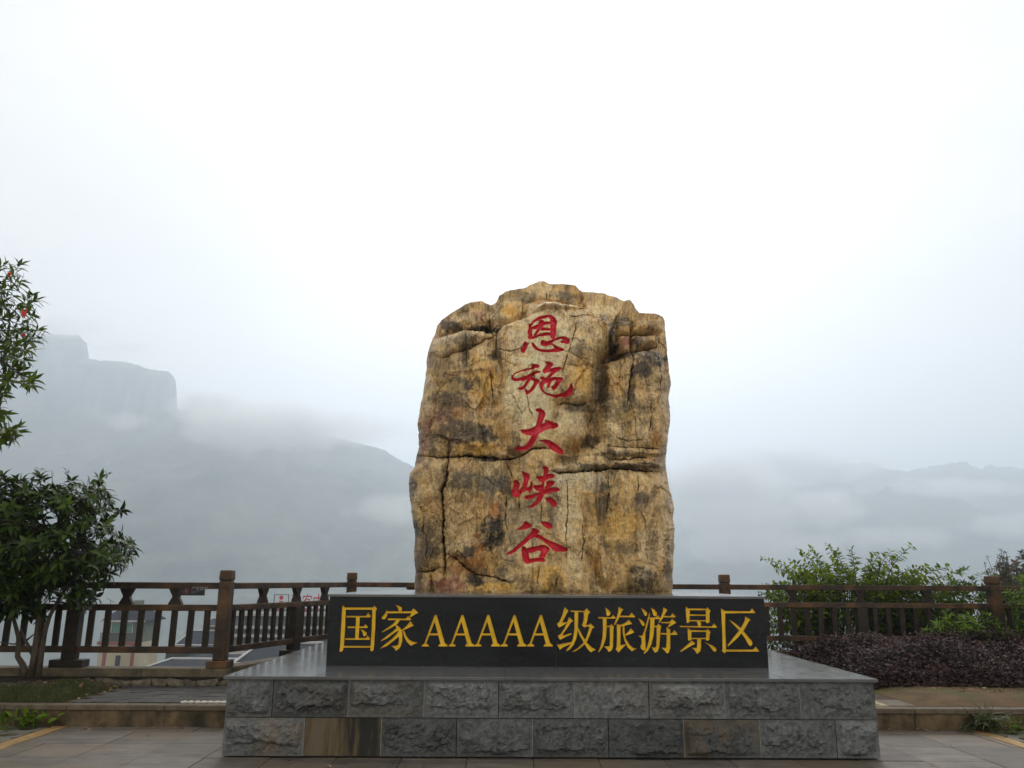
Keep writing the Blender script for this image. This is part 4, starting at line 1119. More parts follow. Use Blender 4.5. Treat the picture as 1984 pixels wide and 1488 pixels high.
    def blend(col, w):
        nonlocal C
        w = np.clip(w, 0, 1)[..., None]
        C = C * (1 - w) + np.array(col) * w
    n1 = fbm(fx * 2.0 + 4, fz * 1.5, 5, 0.6); n2 = fbm(fx * 3.3 - 11, fz * 1.6 + 7, 5, 0.6); n3 = fbm(fx * 6 + 21, fz * 3.5, 5, 0.65)
    blend((0.56, 0.335, 0.10), sstep(0.04, 0.32, n1) * 0.6)          # ochre
    blend((0.23, 0.155, 0.075), sstep(0.0, 0.28, n2) * 0.75)         # olive brown
    blend((0.70, 0.54, 0.30), sstep(0.08, 0.32, -n1 + 0.3 * n3) * 0.7)  # pale
    blend((0.14, 0.10, 0.05), sstep(0.14, 0.38, -n2 + 0.5 * n3) * 0.6)
    nb1 = 0.85 * n3 + 0.75 * fbm(fx * 13, fz * 10, 5, 0.7)
    def blob(cx, cy, rx, ry, col, s=1.0, soft=0.42):
        c = to_front((cx, cy)); k = to_front((cx + rx, cy))[0] - c[0]; h = c[1] - to_front((cx, cy + ry))[1]
        m = (np.abs(fx - c[0]) < 2.2 * k) & (np.abs(fz - c[1]) < 2.2 * h)
        r = np.hypot((fx[m] - c[0]) / k, (fz[m] - c[1]) / h) + nb1[m]
        w = np.clip(s * 1.1 * sstep(1.12 + soft * 0.25, 1.12 - soft, r), 0, 1)[..., None]
        C[m] = C[m] * (1 - w) + np.array(col) * w
    PALE, TAN, YEL, RUST, REDD, DRK, BLK, GRY, OLV = (0.74, 0.60, 0.38), (0.64, 0.465, 0.225), (0.62, 0.37, 0.085), (0.42, 0.18, 0.045), (0.36, 0.14, 0.085), (0.075, 0.052, 0.026), (0.028, 0.026, 0.022), (0.16, 0.145, 0.11), (0.17, 0.13, 0.06)
    blob(1050, 660, 62, 80, PALE, .6); blob(1035, 770, 55, 80, PALE, .75); blob(1050, 850, 40, 50, TAN, .5); blob(1115, 640, 30, 40, PALE, .4)
    blob(1110, 820, 32, 42, PALE, .6); blob(1125, 930, 65, 24, (0.55, 0.47, 0.33), .8); blob(1100, 990, 26, 55, PALE, .55); blob(890, 690, 40, 30, TAN, .7); blob(860, 655, 30, 25, PALE, .45)
    blob(935, 735, 28, 45, YEL, .8); blob(930, 870, 48, 11, YEL, .95, .35); blob(985, 592, 14, 14, YEL, .9); blob(1072, 574, 34, 11, (0.40, 0.19, 0.045), .85); blob(1060, 1118, 34, 26, YEL, .8)
    blob(960, 1137, 42, 8, YEL, .8); blob(1268, 850, 12, 15, (0.48, 0.22, 0.035), .95, .4); blob(1160, 1100, 10, 34, (0.40, 0.21, 0.04), .8); blob(1200, 1015, 45, 30, YEL, .5); blob(1240, 940, 40, 24, TAN, .6)
    blob(1125, 730, 18, 34, YEL, .7); blob(1000, 560, 40, 12, OLV, .6); blob(1100, 555, 30, 8, OLV, .7); blob(1160, 585, 40, 10, PALE, .6); blob(1265, 622, 16, 10, (0.36, 0.19, 0.05), .8)
    blob(960, 992, 14, 18, RUST, .85, .35); blob(900, 1090, 36, 24, RUST, .8); blob(925, 1055, 14, 22, RUST, .9, .35); blob(880, 790, 34, 22, RUST, .55); blob(940, 720, 22, 8, RUST, .5); blob(845, 770, 10, 26, RUST, .8)
    blob(824, 850, 13, 36, REDD, .9); blob(856, 806, 13, 15, (0.34, 0.15, 0.11), .85); blob(838, 978, 15, 18, REDD, .75); blob(862, 1132, 42, 14, REDD, .9); blob(812, 1100, 9, 42, (0.10, 0.045, 0.035), .9); blob(1221, 655, 14, 14, REDD, .9, .35)
    blob(930, 600, 12, 10, REDD, .6); blob(868, 612, 10, 6, REDD, .6); blob(818, 905, 12, 20, REDD, .5)
    blob(884, 742, 48, 18, BLK, .85); blob(862, 770, 40, 22, DRK, .7); blob(900, 835, 50, 22, DRK, .85); blob(855, 860, 26, 26, DRK, .9); blob(945, 850, 16, 14, BLK, .7); blob(945, 889, 34, 5, BLK, .9, .4)
    blob(872, 622, 26, 9, BLK, .9); blob(935, 627, 32, 9, BLK, .9); blob(900, 662, 30, 14, DRK, .55); blob(900, 690, 8, 28, DRK, .7); blob(955, 690, 12, 10, DRK, .8); blob(860, 705, 30, 8, DRK, .4)  # first two blobs paint the shade under the crown ledge
    blob(1265, 690, 28, 20, BLK, .92, .4); blob(1250, 712, 16, 16, BLK, .8, .4); blob(1189, 645, 14, 24, BLK, .92, .4); blob(1215, 680, 34, 8, BLK, .7); blob(1240, 655, 8, 12, BLK, .85, .35); blob(1215, 610, 22, 14, OLV, .8); blob(1140, 690, 30, 20, DRK, .6)
    blob(1168, 730, 15, 60, DRK, .75); blob(1150, 850, 20, 14, DRK, .7); blob(1225, 740, 6, 34, DRK, .8); blob(1120, 790, 30, 8, DRK, .6); blob(1210, 800, 40, 30, OLV, .6); blob(1105, 890, 16, 14, DRK, .7)  # first blob paints the long hollow's shade into the colour
    blob(1200, 880, 60, 6, DRK, .6); blob(1180, 905, 50, 6, BLK, .6); blob(1250, 905, 34, 7, BLK, .65)
    blob(955, 1028, 22, 34, BLK, .85); blob(980, 945, 14, 18, BLK, .6); blob(905, 1070, 14, 16, BLK, .85, .4); blob(920, 1125, 16, 12, BLK, .85, .4); blob(835, 1060, 26, 38, DRK, .85); blob(806, 1028, 8, 16, BLK, .9); blob(925, 935, 56, 22, GRY, .75); blob(890, 940, 24, 14, DRK, .4)
    blob(800, 945, 7, 16, BLK, .8); blob(1172, 965, 12, 36, BLK, .65); blob(1168, 1020, 10, 40, DRK, .5); blob(1240, 966, 13, 13, BLK, .7); blob(1240, 1122, 32, 24, BLK, .75); blob(1290, 1110, 10, 22, DRK, .6); blob(1010, 1000, 40, 60, GRY, .45); blob(1070, 980, 10, 60, GRY, .5)
    blob(1075, 1130, 14, 18, DRK, .5); blob(1210, 1060, 40, 16, OLV, .6); blob(985, 1100, 26, 30, GRY, .45); blob(880, 1010, 40, 50, TAN, .5)
    blend((0.30, 0.195, 0.09), 0.45 * sstep(to_front((960, 800))[0], to_front((830, 800))[0], fx + 0.15 * n1))       # browner left flank
    blend((0.34, 0.22, 0.10), 0.30 * sstep(to_front((1180, 800))[0], to_front((1290, 800))[0], fx + 0.15 * n2))
    # run-off streaks
    stk = fbm(fx * 11 + 60, fz * 0.55, 4, 0.6)
    blend((0.07, 0.055, 0.035), sstep(0.20, 0.40, stk) * 0.5 * sstep(-.1, .3, fbm(fx * 2 + 3, fz * 1.2, 3)))
    blend((0.48, 0.40, 0.26), sstep(0.2, 0.42, fbm(fx * 13 - 33, fz * 0.9, 4)) * 0.28)
    blend((0.035, 0.026, 0.016), crack * 0.85)  # shade in cracks, and in the striae below, painted into the colour
    blend((0.06, 0.045, 0.028), (1 - ridg) ** 4 * 0.4 * (1 - .6 * calm))
    # ragged lichen-dark and bright ochre patches with crisp edges
    pz = fbm(fx * 3.4 + 71, fz * 3.0, 6, 0.68)
    blend((0.045, 0.036, 0.024), sstep(0.18, 0.32, pz) * 0.40 * (1 - .75 * calm) * (0.35 + 0.65 * (fx < to_front((1000, 800))[0])))
    pz = fbm(fx * 2.6 - 31, fz * 2.8 + 5, 6, 0.66)
    blend((0.58, 0.38, 0.13), sstep(0.13, 0.21, pz) * 0.4)
    pz = fbm(fx * 4.2 + 11, fz * 4.4 - 5, 6, 0.68)
    blend((0.70, 0.57, 0.35), sstep(0.18, 0.34, pz) * 0.30)
    C *= (1 + 0.22 * fbm(fx * 30, fz * 22, 4, 0.7))[..., None]
    lum = C.mean(-1, keepdims=True); C = C * (0.72 + 0.42 * sstep(0.03, 0.34, lum)); C = np.clip(C * 1.15 * np.array([1.0, 0.97, 0.90]), 0.012, 0.82)
    # ---- faces: writing cells become child parts
    i = np.arange((NX - 1) * (NZ - 1)); r, c = i // (NX - 1), i % (NX - 1); a = r * NX + c
    F = np.stack([a, a + 1, a + NX + 1, a + NX], 1)
    sdf = SD.ravel(); gid = GID.ravel()
    fmin = sdf[F].max(1)
    fg = np.where(fmin > -0.004, gid[F].max(1), -1)
    # back half, coarse grid sharing the silhouette
    # positions recomputed on a coarse lattice whose rim matches the fine one
    def sub(nm, Fk, parent):
        used, inv = np.unique(Fk.ravel(), return_inverse=True)
        me = np_mesh(nm, Vf[used], inv.reshape(Fk.shape), MATS["boulder_rock"], smooth=True)
        ca = me.attributes.new("tint", 'FLOAT_COLOR', 'POINT')
        ca.data.foreach_set("color", np.concatenate([C.reshape(-1, 3)[used], np.ones((len(used), 1))], 1).astype(np.float32).ravel())
        ga = me.attributes.new("groove", 'FLOAT', 'POINT')
        ga.data.foreach_set("value", sdf[used].astype(np.float32))
        return link(nm, me, parent)
    rock = empty("boulder", (0.35, YS, PL_TOP))
    tag(rock, "tall weathered ochre boulder with five red carved characters on black plinth", "boulder")
    sub("rock_face", F[fg < 0], rock)
    for gi in range(len(RED)):
        sub("carved_character", F[fg == gi], rock)
    # back: coarse sheet bulging away, rim stitched exactly to every 4th fine vertex
    ui = np.unique(np.concatenate([np.arange(0, NX, 8), [NX - 1]])); vi = np.unique(np.concatenate([np.arange(0, NZ, 8), [NZ - 1]]))
    Xb, Zb, Ub, Vb = X[np.ix_(vi, ui)], Z[np.ix_(vi, ui)], U[np.ix_(vi, ui)], Vv[np.ix_(vi, ui)]
    eb = (1 - np.abs(Ub) ** 3.0) ** (1 / 2.4) * (1 - Vb ** 7) ** (1 / 2.6)
    Yb = Y[np.ix_(vi, ui)] * (eb == 0) + (YS + 0.85 * eb + 0.10 * eb * fbm(Xb * 1.5, Zb * 1.5, 4) + 0.03 * eb * fbm(Xb * 6, Zb * 6, 3)) * (eb > 0)
    nb, mb = len(ui), len(vi)
    i = np.arange((nb - 1) * (mb - 1)); r, c = i // (nb - 1), i % (nb - 1); a = r * nb + c
    Fb = np.stack([a + nb, a + nb + 1, a + 1, a], 1)
    me = np_mesh("rock_back", np.stack([Xb.ravel(), Yb.ravel(), Zb.ravel()], 1), Fb, MATS["boulder_rock"], smooth=True)
    ca = me.attributes.new("tint", 'FLOAT_COLOR', 'POINT')
    Cb = np.ones((nb * mb, 4)); Cb[:, :3] = C[np.ix_(vi, ui)].reshape(-1, 3)
    ca.data.foreach_set("color", Cb.astype(np.float32).ravel())
    ga = me.attributes.new("groove", 'FLOAT', 'POINT'); ga.data.foreach_set("value", np.full(nb * mb, -1, np.float32))
    link("rock_back", me, rock)
build_boulder()
# ================================================================== pavement, terrace, kerbs
KERB_Y, TER_Z = 8.73, 0.20
CURB_TOP = 0.405
noise_mat("slab_stone", (0.058, 0.050, 0.042), (0.155, 0.132, 0.106), scale=3.2, rough=0.6, detail=9, c3=(0.13, 0.100, 0.065), scale3=0.9, amt3=0.8, bump=0.12, bump_scale=60, coord="World", var=0.20, stretch=(1, 2.2, 1))
noise_mat("slab_bed", (0.035, 0.03, 0.025), (0.07, 0.06, 0.05), scale=20, rough=0.95, coord="World")
noise_mat("tan_tile", (0.27, 0.16, 0.055), (0.38, 0.24, 0.09), scale=9, rough=0.7, c3=(0.16, 0.11, 0.05), scale3=4, amt3=0.6, coord="World", var=0.12)
noise_mat("kerb_stone", (0.028, 0.020, 0.010), (0.19, 0.130, 0.065), scale=6, detail=9, rough=0.85, c3=(0.018, 0.017, 0.008), scale3=3.5, amt3=0.85, bump=0.5, bump_scale=30, coord="World", stretch=(1, 1, 0.8))
noise_mat("kerb_top", (0.075, 0.057, 0.036), (0.15, 0.115, 0.073), scale=12, rough=0.75, bump=0.3, bump_scale=40, coord="World")
noise_mat("concrete_old", (0.07, 0.055, 0.033), (0.17, 0.135, 0.08), scale=7, rough=0.85, c3=(0.06, 0.055, 0.04), scale3=3, amt3=0.7, bump=0.4, bump_scale=35, coord="World")
noise_mat("paver_dark", (0.032, 0.030, 0.028), (0.075, 0.07, 0.062), scale=14, rough=0.7, bump=0.25, bump_scale=50, coord="World", var=0.28)
noise_mat("earth", (0.035, 0.02, 0.009), (0.09, 0.052, 0.022), scale=5, rough=0.95, c3=(0.04, 0.05, 0.012), scale3=1.1, amt3=0.9, bump=0.8, bump_scale=25, coord="World")
noise_mat("pebble_white", (0.42, 0.40, 0.35), (0.6, 0.58, 0.52), scale=8, rough=0.6)
noise_mat("pale_concrete", (0.28, 0.23, 0.14), (0.42, 0.35, 0.22), scale=10, rough=0.85, coord="World")
noise_mat("rubble", (0.07, 0.06, 0.045), (0.20, 0.17, 0.115), scale=10, rough=0.9, bump=0.6, bump_scale=25, coord="World", var=0.25)
rnd = random.Random(11)

pave = link("pavement", MB().box((-40, -25, -0.4), (40, KERB_Y + 0.05, -0.022)).mesh("pavement", MATS["slab_bed"]))
tag(pave, kind="structure")
# slabs: 0.55 x 0.6, individually laid in the part of the square that shows
SX, SY = 0.552, 0.60
slab_me = MB().box((0.0025, 0.0025, -0.02), (SX - 0.0025, SY - 0.0025, 0.0)).mesh("slab", MATS["slab_stone"], bevel=0.003)
x_edge0, x_edge1 = -4.40, 4.74
x_first = at_z(511, 1478, 0).x
x_first -= SX * math.floor((x_first - x_edge0) / SX)
rows = [5.48, 6.08, 6.68, 7.28, 7.88, 8.48]
for r, y in enumerate(rows):
    x = x_first - SX
    while x < x_edge1:
        a, b = max(x, x_edge0), min(x + SX, x_edge1)
        y1 = min(y + SY, KERB_Y - 0.003)
        if b - a > 0.04 and not (a > BX0 and b < BX1 and y > 7.5):
            if b - a > SX - 0.001 and y1 == y + SY:
                me = slab_me
            else:
                me = MB().box((0.0025, 0.0025, -0.02), (b - a - 0.0025, y1 - y - 0.0025, 0.0)).mesh("slab", MATS["slab_stone"], bevel=0.003)
            o = link("slab", me, pave, (a, y, rnd.uniform(-0.006, 0.0)))
        x += SX
# wider plain paving outside the detailed strip
far = MB().box((-39, -24, -0.021), (39, 5.478, -0.004)).mesh("outer_paving", MATS["slab_stone"])
link("outer_paving", far, pave)
# tan tile bands running towards the kerb
for side, xa in ((0, -4.56), (1, 4.75)):
    y = 5.6
    while y < KERB_Y - 0.05:
        h = min(0.30, KERB_Y - 0.004 - y)
        link("border_tile", MB().box((xa, y + 0.002, -0.02), (xa + 0.15, y + h - 0.002, 0.001 + rnd.uniform(-.002, .002))).mesh("border_tile", MATS["tan_tile"], bevel=0.003), pave)
        y += 0.30
# grass pavers with round openings outside the bands
def ring_paver(s=0.30, r=0.085, h=0.03):
    v, f = [], []
    n = 16
    for k in range(n):
        an = 2 * math.pi * (k + .5) / n
        c, q = math.cos(an), math.sin(an)
        m = max(abs(c), abs(q))
        v += [(s / 2 * c / m * .98, s / 2 * q / m * .98, 0), (r * c, r * q, 0), (r * c, r * q, -h), (s / 2 * c / m * .98, s / 2 * q / m * .98, -h)]
    for k in range(n):
        a, b = 4 * k, 4 * ((k + 1) % n)
        f += [(a, b, b + 1, a + 1), (a + 1, b + 1, b + 2, a + 2), (a + 3, b + 3, b, a)]
    return mesh_from("grass_paver", v, [q[::-1] for q in f], MATS["paver_ring"])
noise_mat("paver_ring", (0.10, 0.095, 0.075), (0.19, 0.175, 0.135), scale=9, rough=0.85, c3=(0.06, 0.065, 0.03), scale3=3, amt3=0.8, coord="World", var=0.15)
rp = ring_paver()
for ix in range(5):
    for iy in range(9):
        link("grass_paver", rp, pave, (-4.72 - 0.302 * ix, 8.55 - 0.302 * iy, 0.0))
for ix in range(3):
    for iy in range(6):
        link("grass_paver", rp, pave, (5.06 + 0.302 * ix, 8.55 - 0.302 * iy, 0.0))

# terrace body with earth top
TER = [(-16, KERB_Y + 0.04), (16, KERB_Y + 0.04), (16, 12.95), (7.6, 12.95), (3.3, 13.0), (-2.75, 13.55), (-3.75, 10.42), (-16, 10.42)]
def terrace():
    bm = bmesh.new()
    top = [bm.verts.new((x, y, TER_Z)) for x, y in TER]
    bot = [bm.verts.new((x, y, -5.0)) for x, y in TER]
    bm.faces.new(top)
    n = len(TER)
    for i in range(n):
        bm.faces.new((top[i], bot[i], bot[(i + 1) % n], top[(i + 1) % n]))
    bmesh.ops.recalc_face_normals(bm, faces=bm.faces)
    me = bpy.data.meshes.new("terrace"); bm.to_mesh(me); bm.free()
    me.materials.append(MATS["earth"])
    return tag(link("terrace", me), kind="structure")
ter = terrace()
# gently mounded planting bed on the left and earth strip on the right
def bed(name, x0, x1, y0, y1, h, seed, mt):
    nx, ny = 90, 40
    X, Y = np.meshgrid(np.linspace(x0, x1, nx), np.linspace(y0, y1, ny))
    e = np.minimum(np.minimum((X - x0), (x1 - X)) * 1.5, np.minimum((Y - y0) * 2.0, (y1 - Y) * 3))
    Z = TER_Z + 0.004 + h * sstep(0, 0.5, e) * (0.7 + 0.5 * fbm(X * 1.1 + seed, Y * 1.1, 3)) + 0.012 * sstep(0, .1, e) * fbm(X * 7 + seed, Y * 7, 3)
    i = np.arange((nx - 1) * (ny - 1)); r, c = i // (nx - 1), i % (nx - 1); a = r * nx + c
    o = link(name, np_mesh(name, np.stack([X.ravel(), Y.ravel(), Z.ravel()], 1), np.stack([a, a + 1, a + nx + 1, a + nx], 1), mt, smooth=True))
    tag(o, kind="structure")
    return X, Y, Z
bedL = bed("planting_bed", -10.5, -4.53, KERB_Y + 0.14, 10.17, 0.09, 2.0, MATS["earth"])
noise_mat("earth_moss", (0.055, 0.032, 0.010), (0.13, 0.072, 0.022), scale=4, rough=0.95, c3=(0.06, 0.06, 0.01), scale3=1.6, amt3=0.85, bump=0.6, bump_scale=25, coord="World")
bedR = bed("planting_bed", 4.35, 12.5, KERB_Y + 0.135, 12.6, 0.06, 9.0, MATS["earth_moss"])

# kerb: separate stones with a projecting top
def kerb_run(x0, x1):
    x = x0
    while x < x1 - 0.05:
        w = min(1.0, x1 - x)
        nx = 30
        k = empty("kerb_stone", (x, KERB_Y, 0)); k.parent = pave; k.location = Vector((x, KERB_Y, 0)) - world_loc(pave)
        m = MB()
        # weathered front face as a displaced strip
        xs = np.linspace(x + 0.002, x + w - 0.002, nx); zs = np.linspace(-0.01, TER_Z - 0.052, 9)
        X, Z = np.meshgrid(xs, zs)
        Yv = KERB_Y - 0.012 * fbm(X * 6, Z * 9 + x, 4) - 0.004
        V = [tuple(q) for q in np.stack([X.ravel(), Yv.ravel(), Z.ravel()], 1)]
        F = []
        for r in range(8):
            for c in range(nx - 1):
                a = r * nx + c
                F.append((a, a + 1, a + nx + 1, a + nx))
        link("face_stone", mesh_from("face_stone", V, F, MATS["kerb_stone"], True), k)
        link("core_stone", MB().box((x + 0.002, KERB_Y + 0.02, -0.01), (x + w - 0.002, KERB_Y + 0.11, TER_Z - 0.053)).mesh("core_stone", MATS["kerb_stone"]), k)
        link("coping", MB().box((x + 0.002, KERB_Y - 0.022, TER_Z - 0.05), (x + w - 0.002, KERB_Y + 0.115, TER_Z + 0.004)).mesh("coping", MATS["kerb_top"], bevel=0.008), k)
        x += w
kerb_run(-11.45, BX0 - 0.01)
kerb_run(BX1 + 0.01, 11.1)

# paved path strip on the left terrace, laid in running bond
PW_, PD_ = 0.20, 0.145
pv_me = MB().box((0.002, 0.002, -0.01), (PW_ - 0.002, PD_ - 0.002, 0.012)).mesh("paver", MATS["paver_dark"], bevel=0.002)
r = 0
y = KERB_Y + 0.13
while y + PD_ < 10.19:
    x = -4.50 + (0.1 if r % 2 else 0)
    while x + PW_ < BX0 - 0.02:
        o = link("paver", pv_me, ter, (x, y, TER_Z + rnd.uniform(-0.004, 0.002)))
        x += PW_
    r += 1; y += PD_
# scalloped row of small white stones along the kerb beside the base
for i in range(9):
    px = 330 + i * 13.5
    p = at_z(px, 1371, TER_Z + 0.012)
    bm = bmesh.new(); bmesh.ops.create_icosphere(bm, subdivisions=2, radius=1.0)
    for v in bm.verts:
        v.co = Vector((v.co.x * (0.034 + 0.008 * rnd.random()), v.co.y * 0.026, v.co.z * 0.017)) * (1 + 0.10 * math.sin(v.co.x * 5 + i))
    me = bpy.data.meshes.new("pebble"); bm.to_mesh(me); bm.free(); me.materials.append(MATS["pebble_white"])
    link("pebble", me, ter, (p.x, KERB_Y + 0.135, TER_Z + 0.012))
# pale slab, ribbed drain cover and plain strip beside the base on the right
dr = empty("drain_cover", (4.0, 9.0, TER_Z))
tag(dr, "pale rectangular drain cover with raised bars beside the stone base", "drain cover")
xa, xb = BX1 + 0.02, 4.03
link("frame", MB().box((xa, KERB_Y + 0.14, TER_Z - 0.02), (xb, 9.28, TER_Z + 0.010)).mesh("frame", MATS["pale_concrete"], bevel=0.003), dr)
for i in range(9):
    for j in range(4):
        x = xa + 0.04 + i * (xb - xa - 0.10) / 9; y = KERB_Y + 0.18 + j * 0.088
        link("raised_bar", MB().box((x, y, TER_Z + 0.008), (x + (xb - xa - 0.10) / 9 - 0.018, y + 0.065, TER_Z + 0.018)).mesh("raised_bar", MATS["pale_concrete"], bevel=0.003), dr)
link("paving_strip", MB().box((xa, 9.285, TER_Z - 0.02), (xb - 0.12, 10.6, TER_Z + 0.014)).mesh("paving_strip", MATS["pale_concrete"], bevel=0.004), ter)
link("paving_strip", MB().box((xb + 0.004, KERB_Y + 0.14, TER_Z - 0.02), (xb + 0.30, 9.30, TER_Z + 0.008)).mesh("paving_strip", MATS["kerb_top"], bevel=0.004), ter)

# low curb wall carrying the railings, stones showing under its coping on the left
def curb(name, label, a, b, w=0.26, stones=None):
    a, b = Vector((a[0], a[1], 0)), Vector((b[0], b[1], 0))
    d = (b - a).normalized(); nrm = Vector((-d.y, d.x, 0))
    root = empty(name, a); tag(root, label, "wall")
    L_ = (b - a).length
    t = 0
    while t < L_ - 0.05:
        w_ = min(1.45, L_ - t)
        p = a + d * t; q = a + d * (t + w_ - 0.004)
        m = MB()
        h0, h1 = TER_Z + (0.105 if stones else -0.05), CURB_TOP
        c = [p + nrm * w / 2, p - nrm * w / 2, q - nrm * w / 2, q + nrm * w / 2]
        m.v = [(v.x, v.y, h0) for v in c] + [(v.x, v.y, h1) for v in c]
        m.f = [(0, 1, 2, 3), (4, 7, 6, 5), (0, 4, 5, 1), (1, 5, 6, 2), (2, 6, 7, 3), (3, 7, 4, 0)]
        link("coping", m.mesh("coping", MATS["concrete_old"], bevel=0.012, seg=2), root)
        t += w_
    if stones:
        m = MB(); c = [a + nrm * (w / 2 - .03), a - nrm * (w / 2 - .05), b - nrm * (w / 2 - .05), b + nrm * (w / 2 - .03)]
        m.v = [(v.x, v.y, TER_Z - 0.3) for v in c] + [(v.x, v.y, TER_Z + 0.10) for v in c]
        m.f = [(0, 1, 2, 3), (4, 7, 6, 5), (0, 4, 5, 1), (1, 5, 6, 2), (2, 6, 7, 3), (3, 7, 4, 0)]
        link("rubble_core", m.mesh("rubble_core", MATS["slab_bed"]), root)
        t = stones
        while t < L_ - 0.05:
            ww = rnd.uniform(0.12, 0.30); hh = rnd.uniform(0.07, 0.10)
            p = a + d * (t + ww / 2) - nrm * (w / 2 - 0.045)
            bm = bmesh.new(); bmesh.ops.create_icosphere(bm, subdivisions=2, radius=1.0)
            for v in bm.verts:
                s = 1 + 0.22 * math.sin(9 * v.co.x + t * 19) * math.cos(8 * v.co.z + t * 14); v.co.z = max(-.75, min(.8 + .25 * math.sin(3 * v.co.x + t * 7), v.co.z * 1.3))
                v.co = Vector((math.copysign(abs(v.co.x) ** .6, v.co.x) * ww / 2, v.co.y * 0.05, math.copysign(abs(v.co.z) ** .6, v.co.z) * hh / 2)) * s
            me = bpy.data.meshes.new("rubble_stone"); bm.to_mesh(me); bm.free(); me.materials.append(MATS["rubble"])
            o = link("rubble_stone", me, root, (p.x, p.y, TER_Z + hh / 2 - 0.005))
            o.rotation_euler = (0, rnd.uniform(-.12, .12), math.atan2(d.y, d.x))
            t += ww * 0.97
    return root
PA = at_y(426, 1285, 10.30); PA = (PA.x, 10.30)
PC = (at_y(680, 1160, 13.40).x, 13.40)
PD = (at_y(1405, 1160, 12.85).x, 12.85)
PE = (at_y(1926, 1160, 12.80).x, 12.80)
PB = (-11.6, 10.30)
curb("curb_wall", "weathered concrete curb under the railing behind the left tree", PB, (PA[0] + 0.13, PA[1]), stones=6.0)
curb("curb_wall", "concrete curb receding under the slanting railing left of the plinth", (PA[0] + 0.02, PA[1] + 0.135), (PC[0], PC[1] + .1))
curb("curb_wall", "concrete curb under the far railing behind the boulder", (PC[0] + 0.14, PC[1] - 0.02), (PE[0] + 4.0, PE[1]))
# ================================================================== timber railings
def wood_material():
    m = noise_mat("old_timber", (0.014, 0.009, 0.005), (0.052, 0.030, 0.014), scale=7, rough=0.6, c3=(0.13, 0.062, 0.022), scale3=3.0, amt3=0.85, bump=0.35, bump_scale=30, var=0.22, spec=0.35, stretch=(1, 1, 1))
wood_material()
noise_mat("old_timber_dark", (0.011, 0.008, 0.005), (0.036, 0.023, 0.012), scale=8, rough=0.65, bump=0.3, bump_scale=30, var=0.25, spec=0.3)
def beam(p, q, w, h, bev=0.006, mt="old_timber", name="rail"):
    """squared timber from p to q; w across, h upwards"""
    p, q = Vector(p), Vector(q)
    d = (q - p); L_ = d.length; d.normalize()
    s = d.cross(Vector((0, 0, 1))).normalized(); u = s.cross(d)
    m = MB()
    for base in (p, q):
        for (a, b) in ((-1, -1), (1, -1), (1, 1), (-1, 1)):
            m.v.append(tuple(base - p + s * a * w / 2 + u * b * h / 2))
    m.f = [(0, 1, 2, 3), (7, 6, 5, 4), (0, 4, 5, 1), (1, 5, 6, 2), (2, 6, 7, 3), (3, 7, 4, 0)]
    return m.mesh(name, MATS[mt], bevel=bev), p
def tall_post(root, x, y, w=0.150, ang=0.0):
    z = CURB_TOP
    P = empty("post", (0, 0, 0)); P.parent = root; P.location = Vector((x, y, z)) - world_loc(root); P.rotation_euler.z = ang
    def part(nm, m):
        o = bpy.data.objects.new(nm, m); COL.objects.link(o); o.parent = P
    part("base_block", MB().box((-w * .86, -w * .86, 0.001), (w * .86, w * .86, 0.085)).mesh("base_block", MATS["old_timber"], bevel=0.008))
    part("shaft", MB().box((-w / 2, -w / 2, 0.086), (w / 2, w / 2, 1.022)).mesh("shaft", MATS["old_timber"], bevel=0.008))
    part("neck", MB().box((-w * .42, -w * .42, 1.0), (w * .42, w * .42, 1.045)).mesh("neck", MATS["old_timber_dark"]))
    part("cap", MB().box((-w * .53, -w * .53, 1.034), (w * .53, w * .53, 1.155), taper=0.006).mesh("cap", MATS["old_timber"], bevel=0.014, seg=2))
def short_post(root, x, y, ang, w=0.165):
    z = CURB_TOP
    P = empty("intermediate_post", (0, 0, 0)); P.parent = root; P.location = Vector((x, y, z)) - world_loc(root); P.rotation_euler.z = ang
    def part(nm, m):
        o = bpy.data.objects.new(nm, m); COL.objects.link(o); o.parent = P
    part("base_block", MB().box((-0.20, -0.10, 0.001), (0.20, 0.10, 0.088)).mesh("base_block", MATS["old_timber_dark"], bevel=0.006))
    part("shaft", MB().box((-w / 2, -w * .4, 0.089), (w / 2, w * .4, 0.662)).mesh("shaft", MATS["old_timber_dark"], bevel=0.006))
def hourglass(w=0.17, t=0.07, h=0.20):
    m = MB()
    prof = [(w / 2, 0), (w * .47, .02), (w * .24, h * .46), (w * .24, h * .54), (w * .47, h - .02), (w / 2, h)]
    pts = prof + [(-x, z) for x, z in prof[::-1]]
    n = len(pts)
    m.v = [(x, -t / 2, z) for x, z in pts] + [(x, t / 2, z) for x, z in pts]
    m.f = [tuple(range(n)), tuple(range(2 * n - 1, n - 1, -1))] + [(i, i + n, (i + 1) % n + n, (i + 1) % n) for i in range(n)]
    return m.mesh("baluster", MATS["old_timber_dark"], bevel=0.003)
HG = hourglass()
SL = MB().box((-0.036, -0.02, 0.0), (0.036, 0.02, 0.46)).mesh("slat", MATS["old_timber_dark"], bevel=0.004)
Z_BOT, Z_MID, Z_TOP = 0.205, 0.70, 0.965          # rail centre heights above the curb
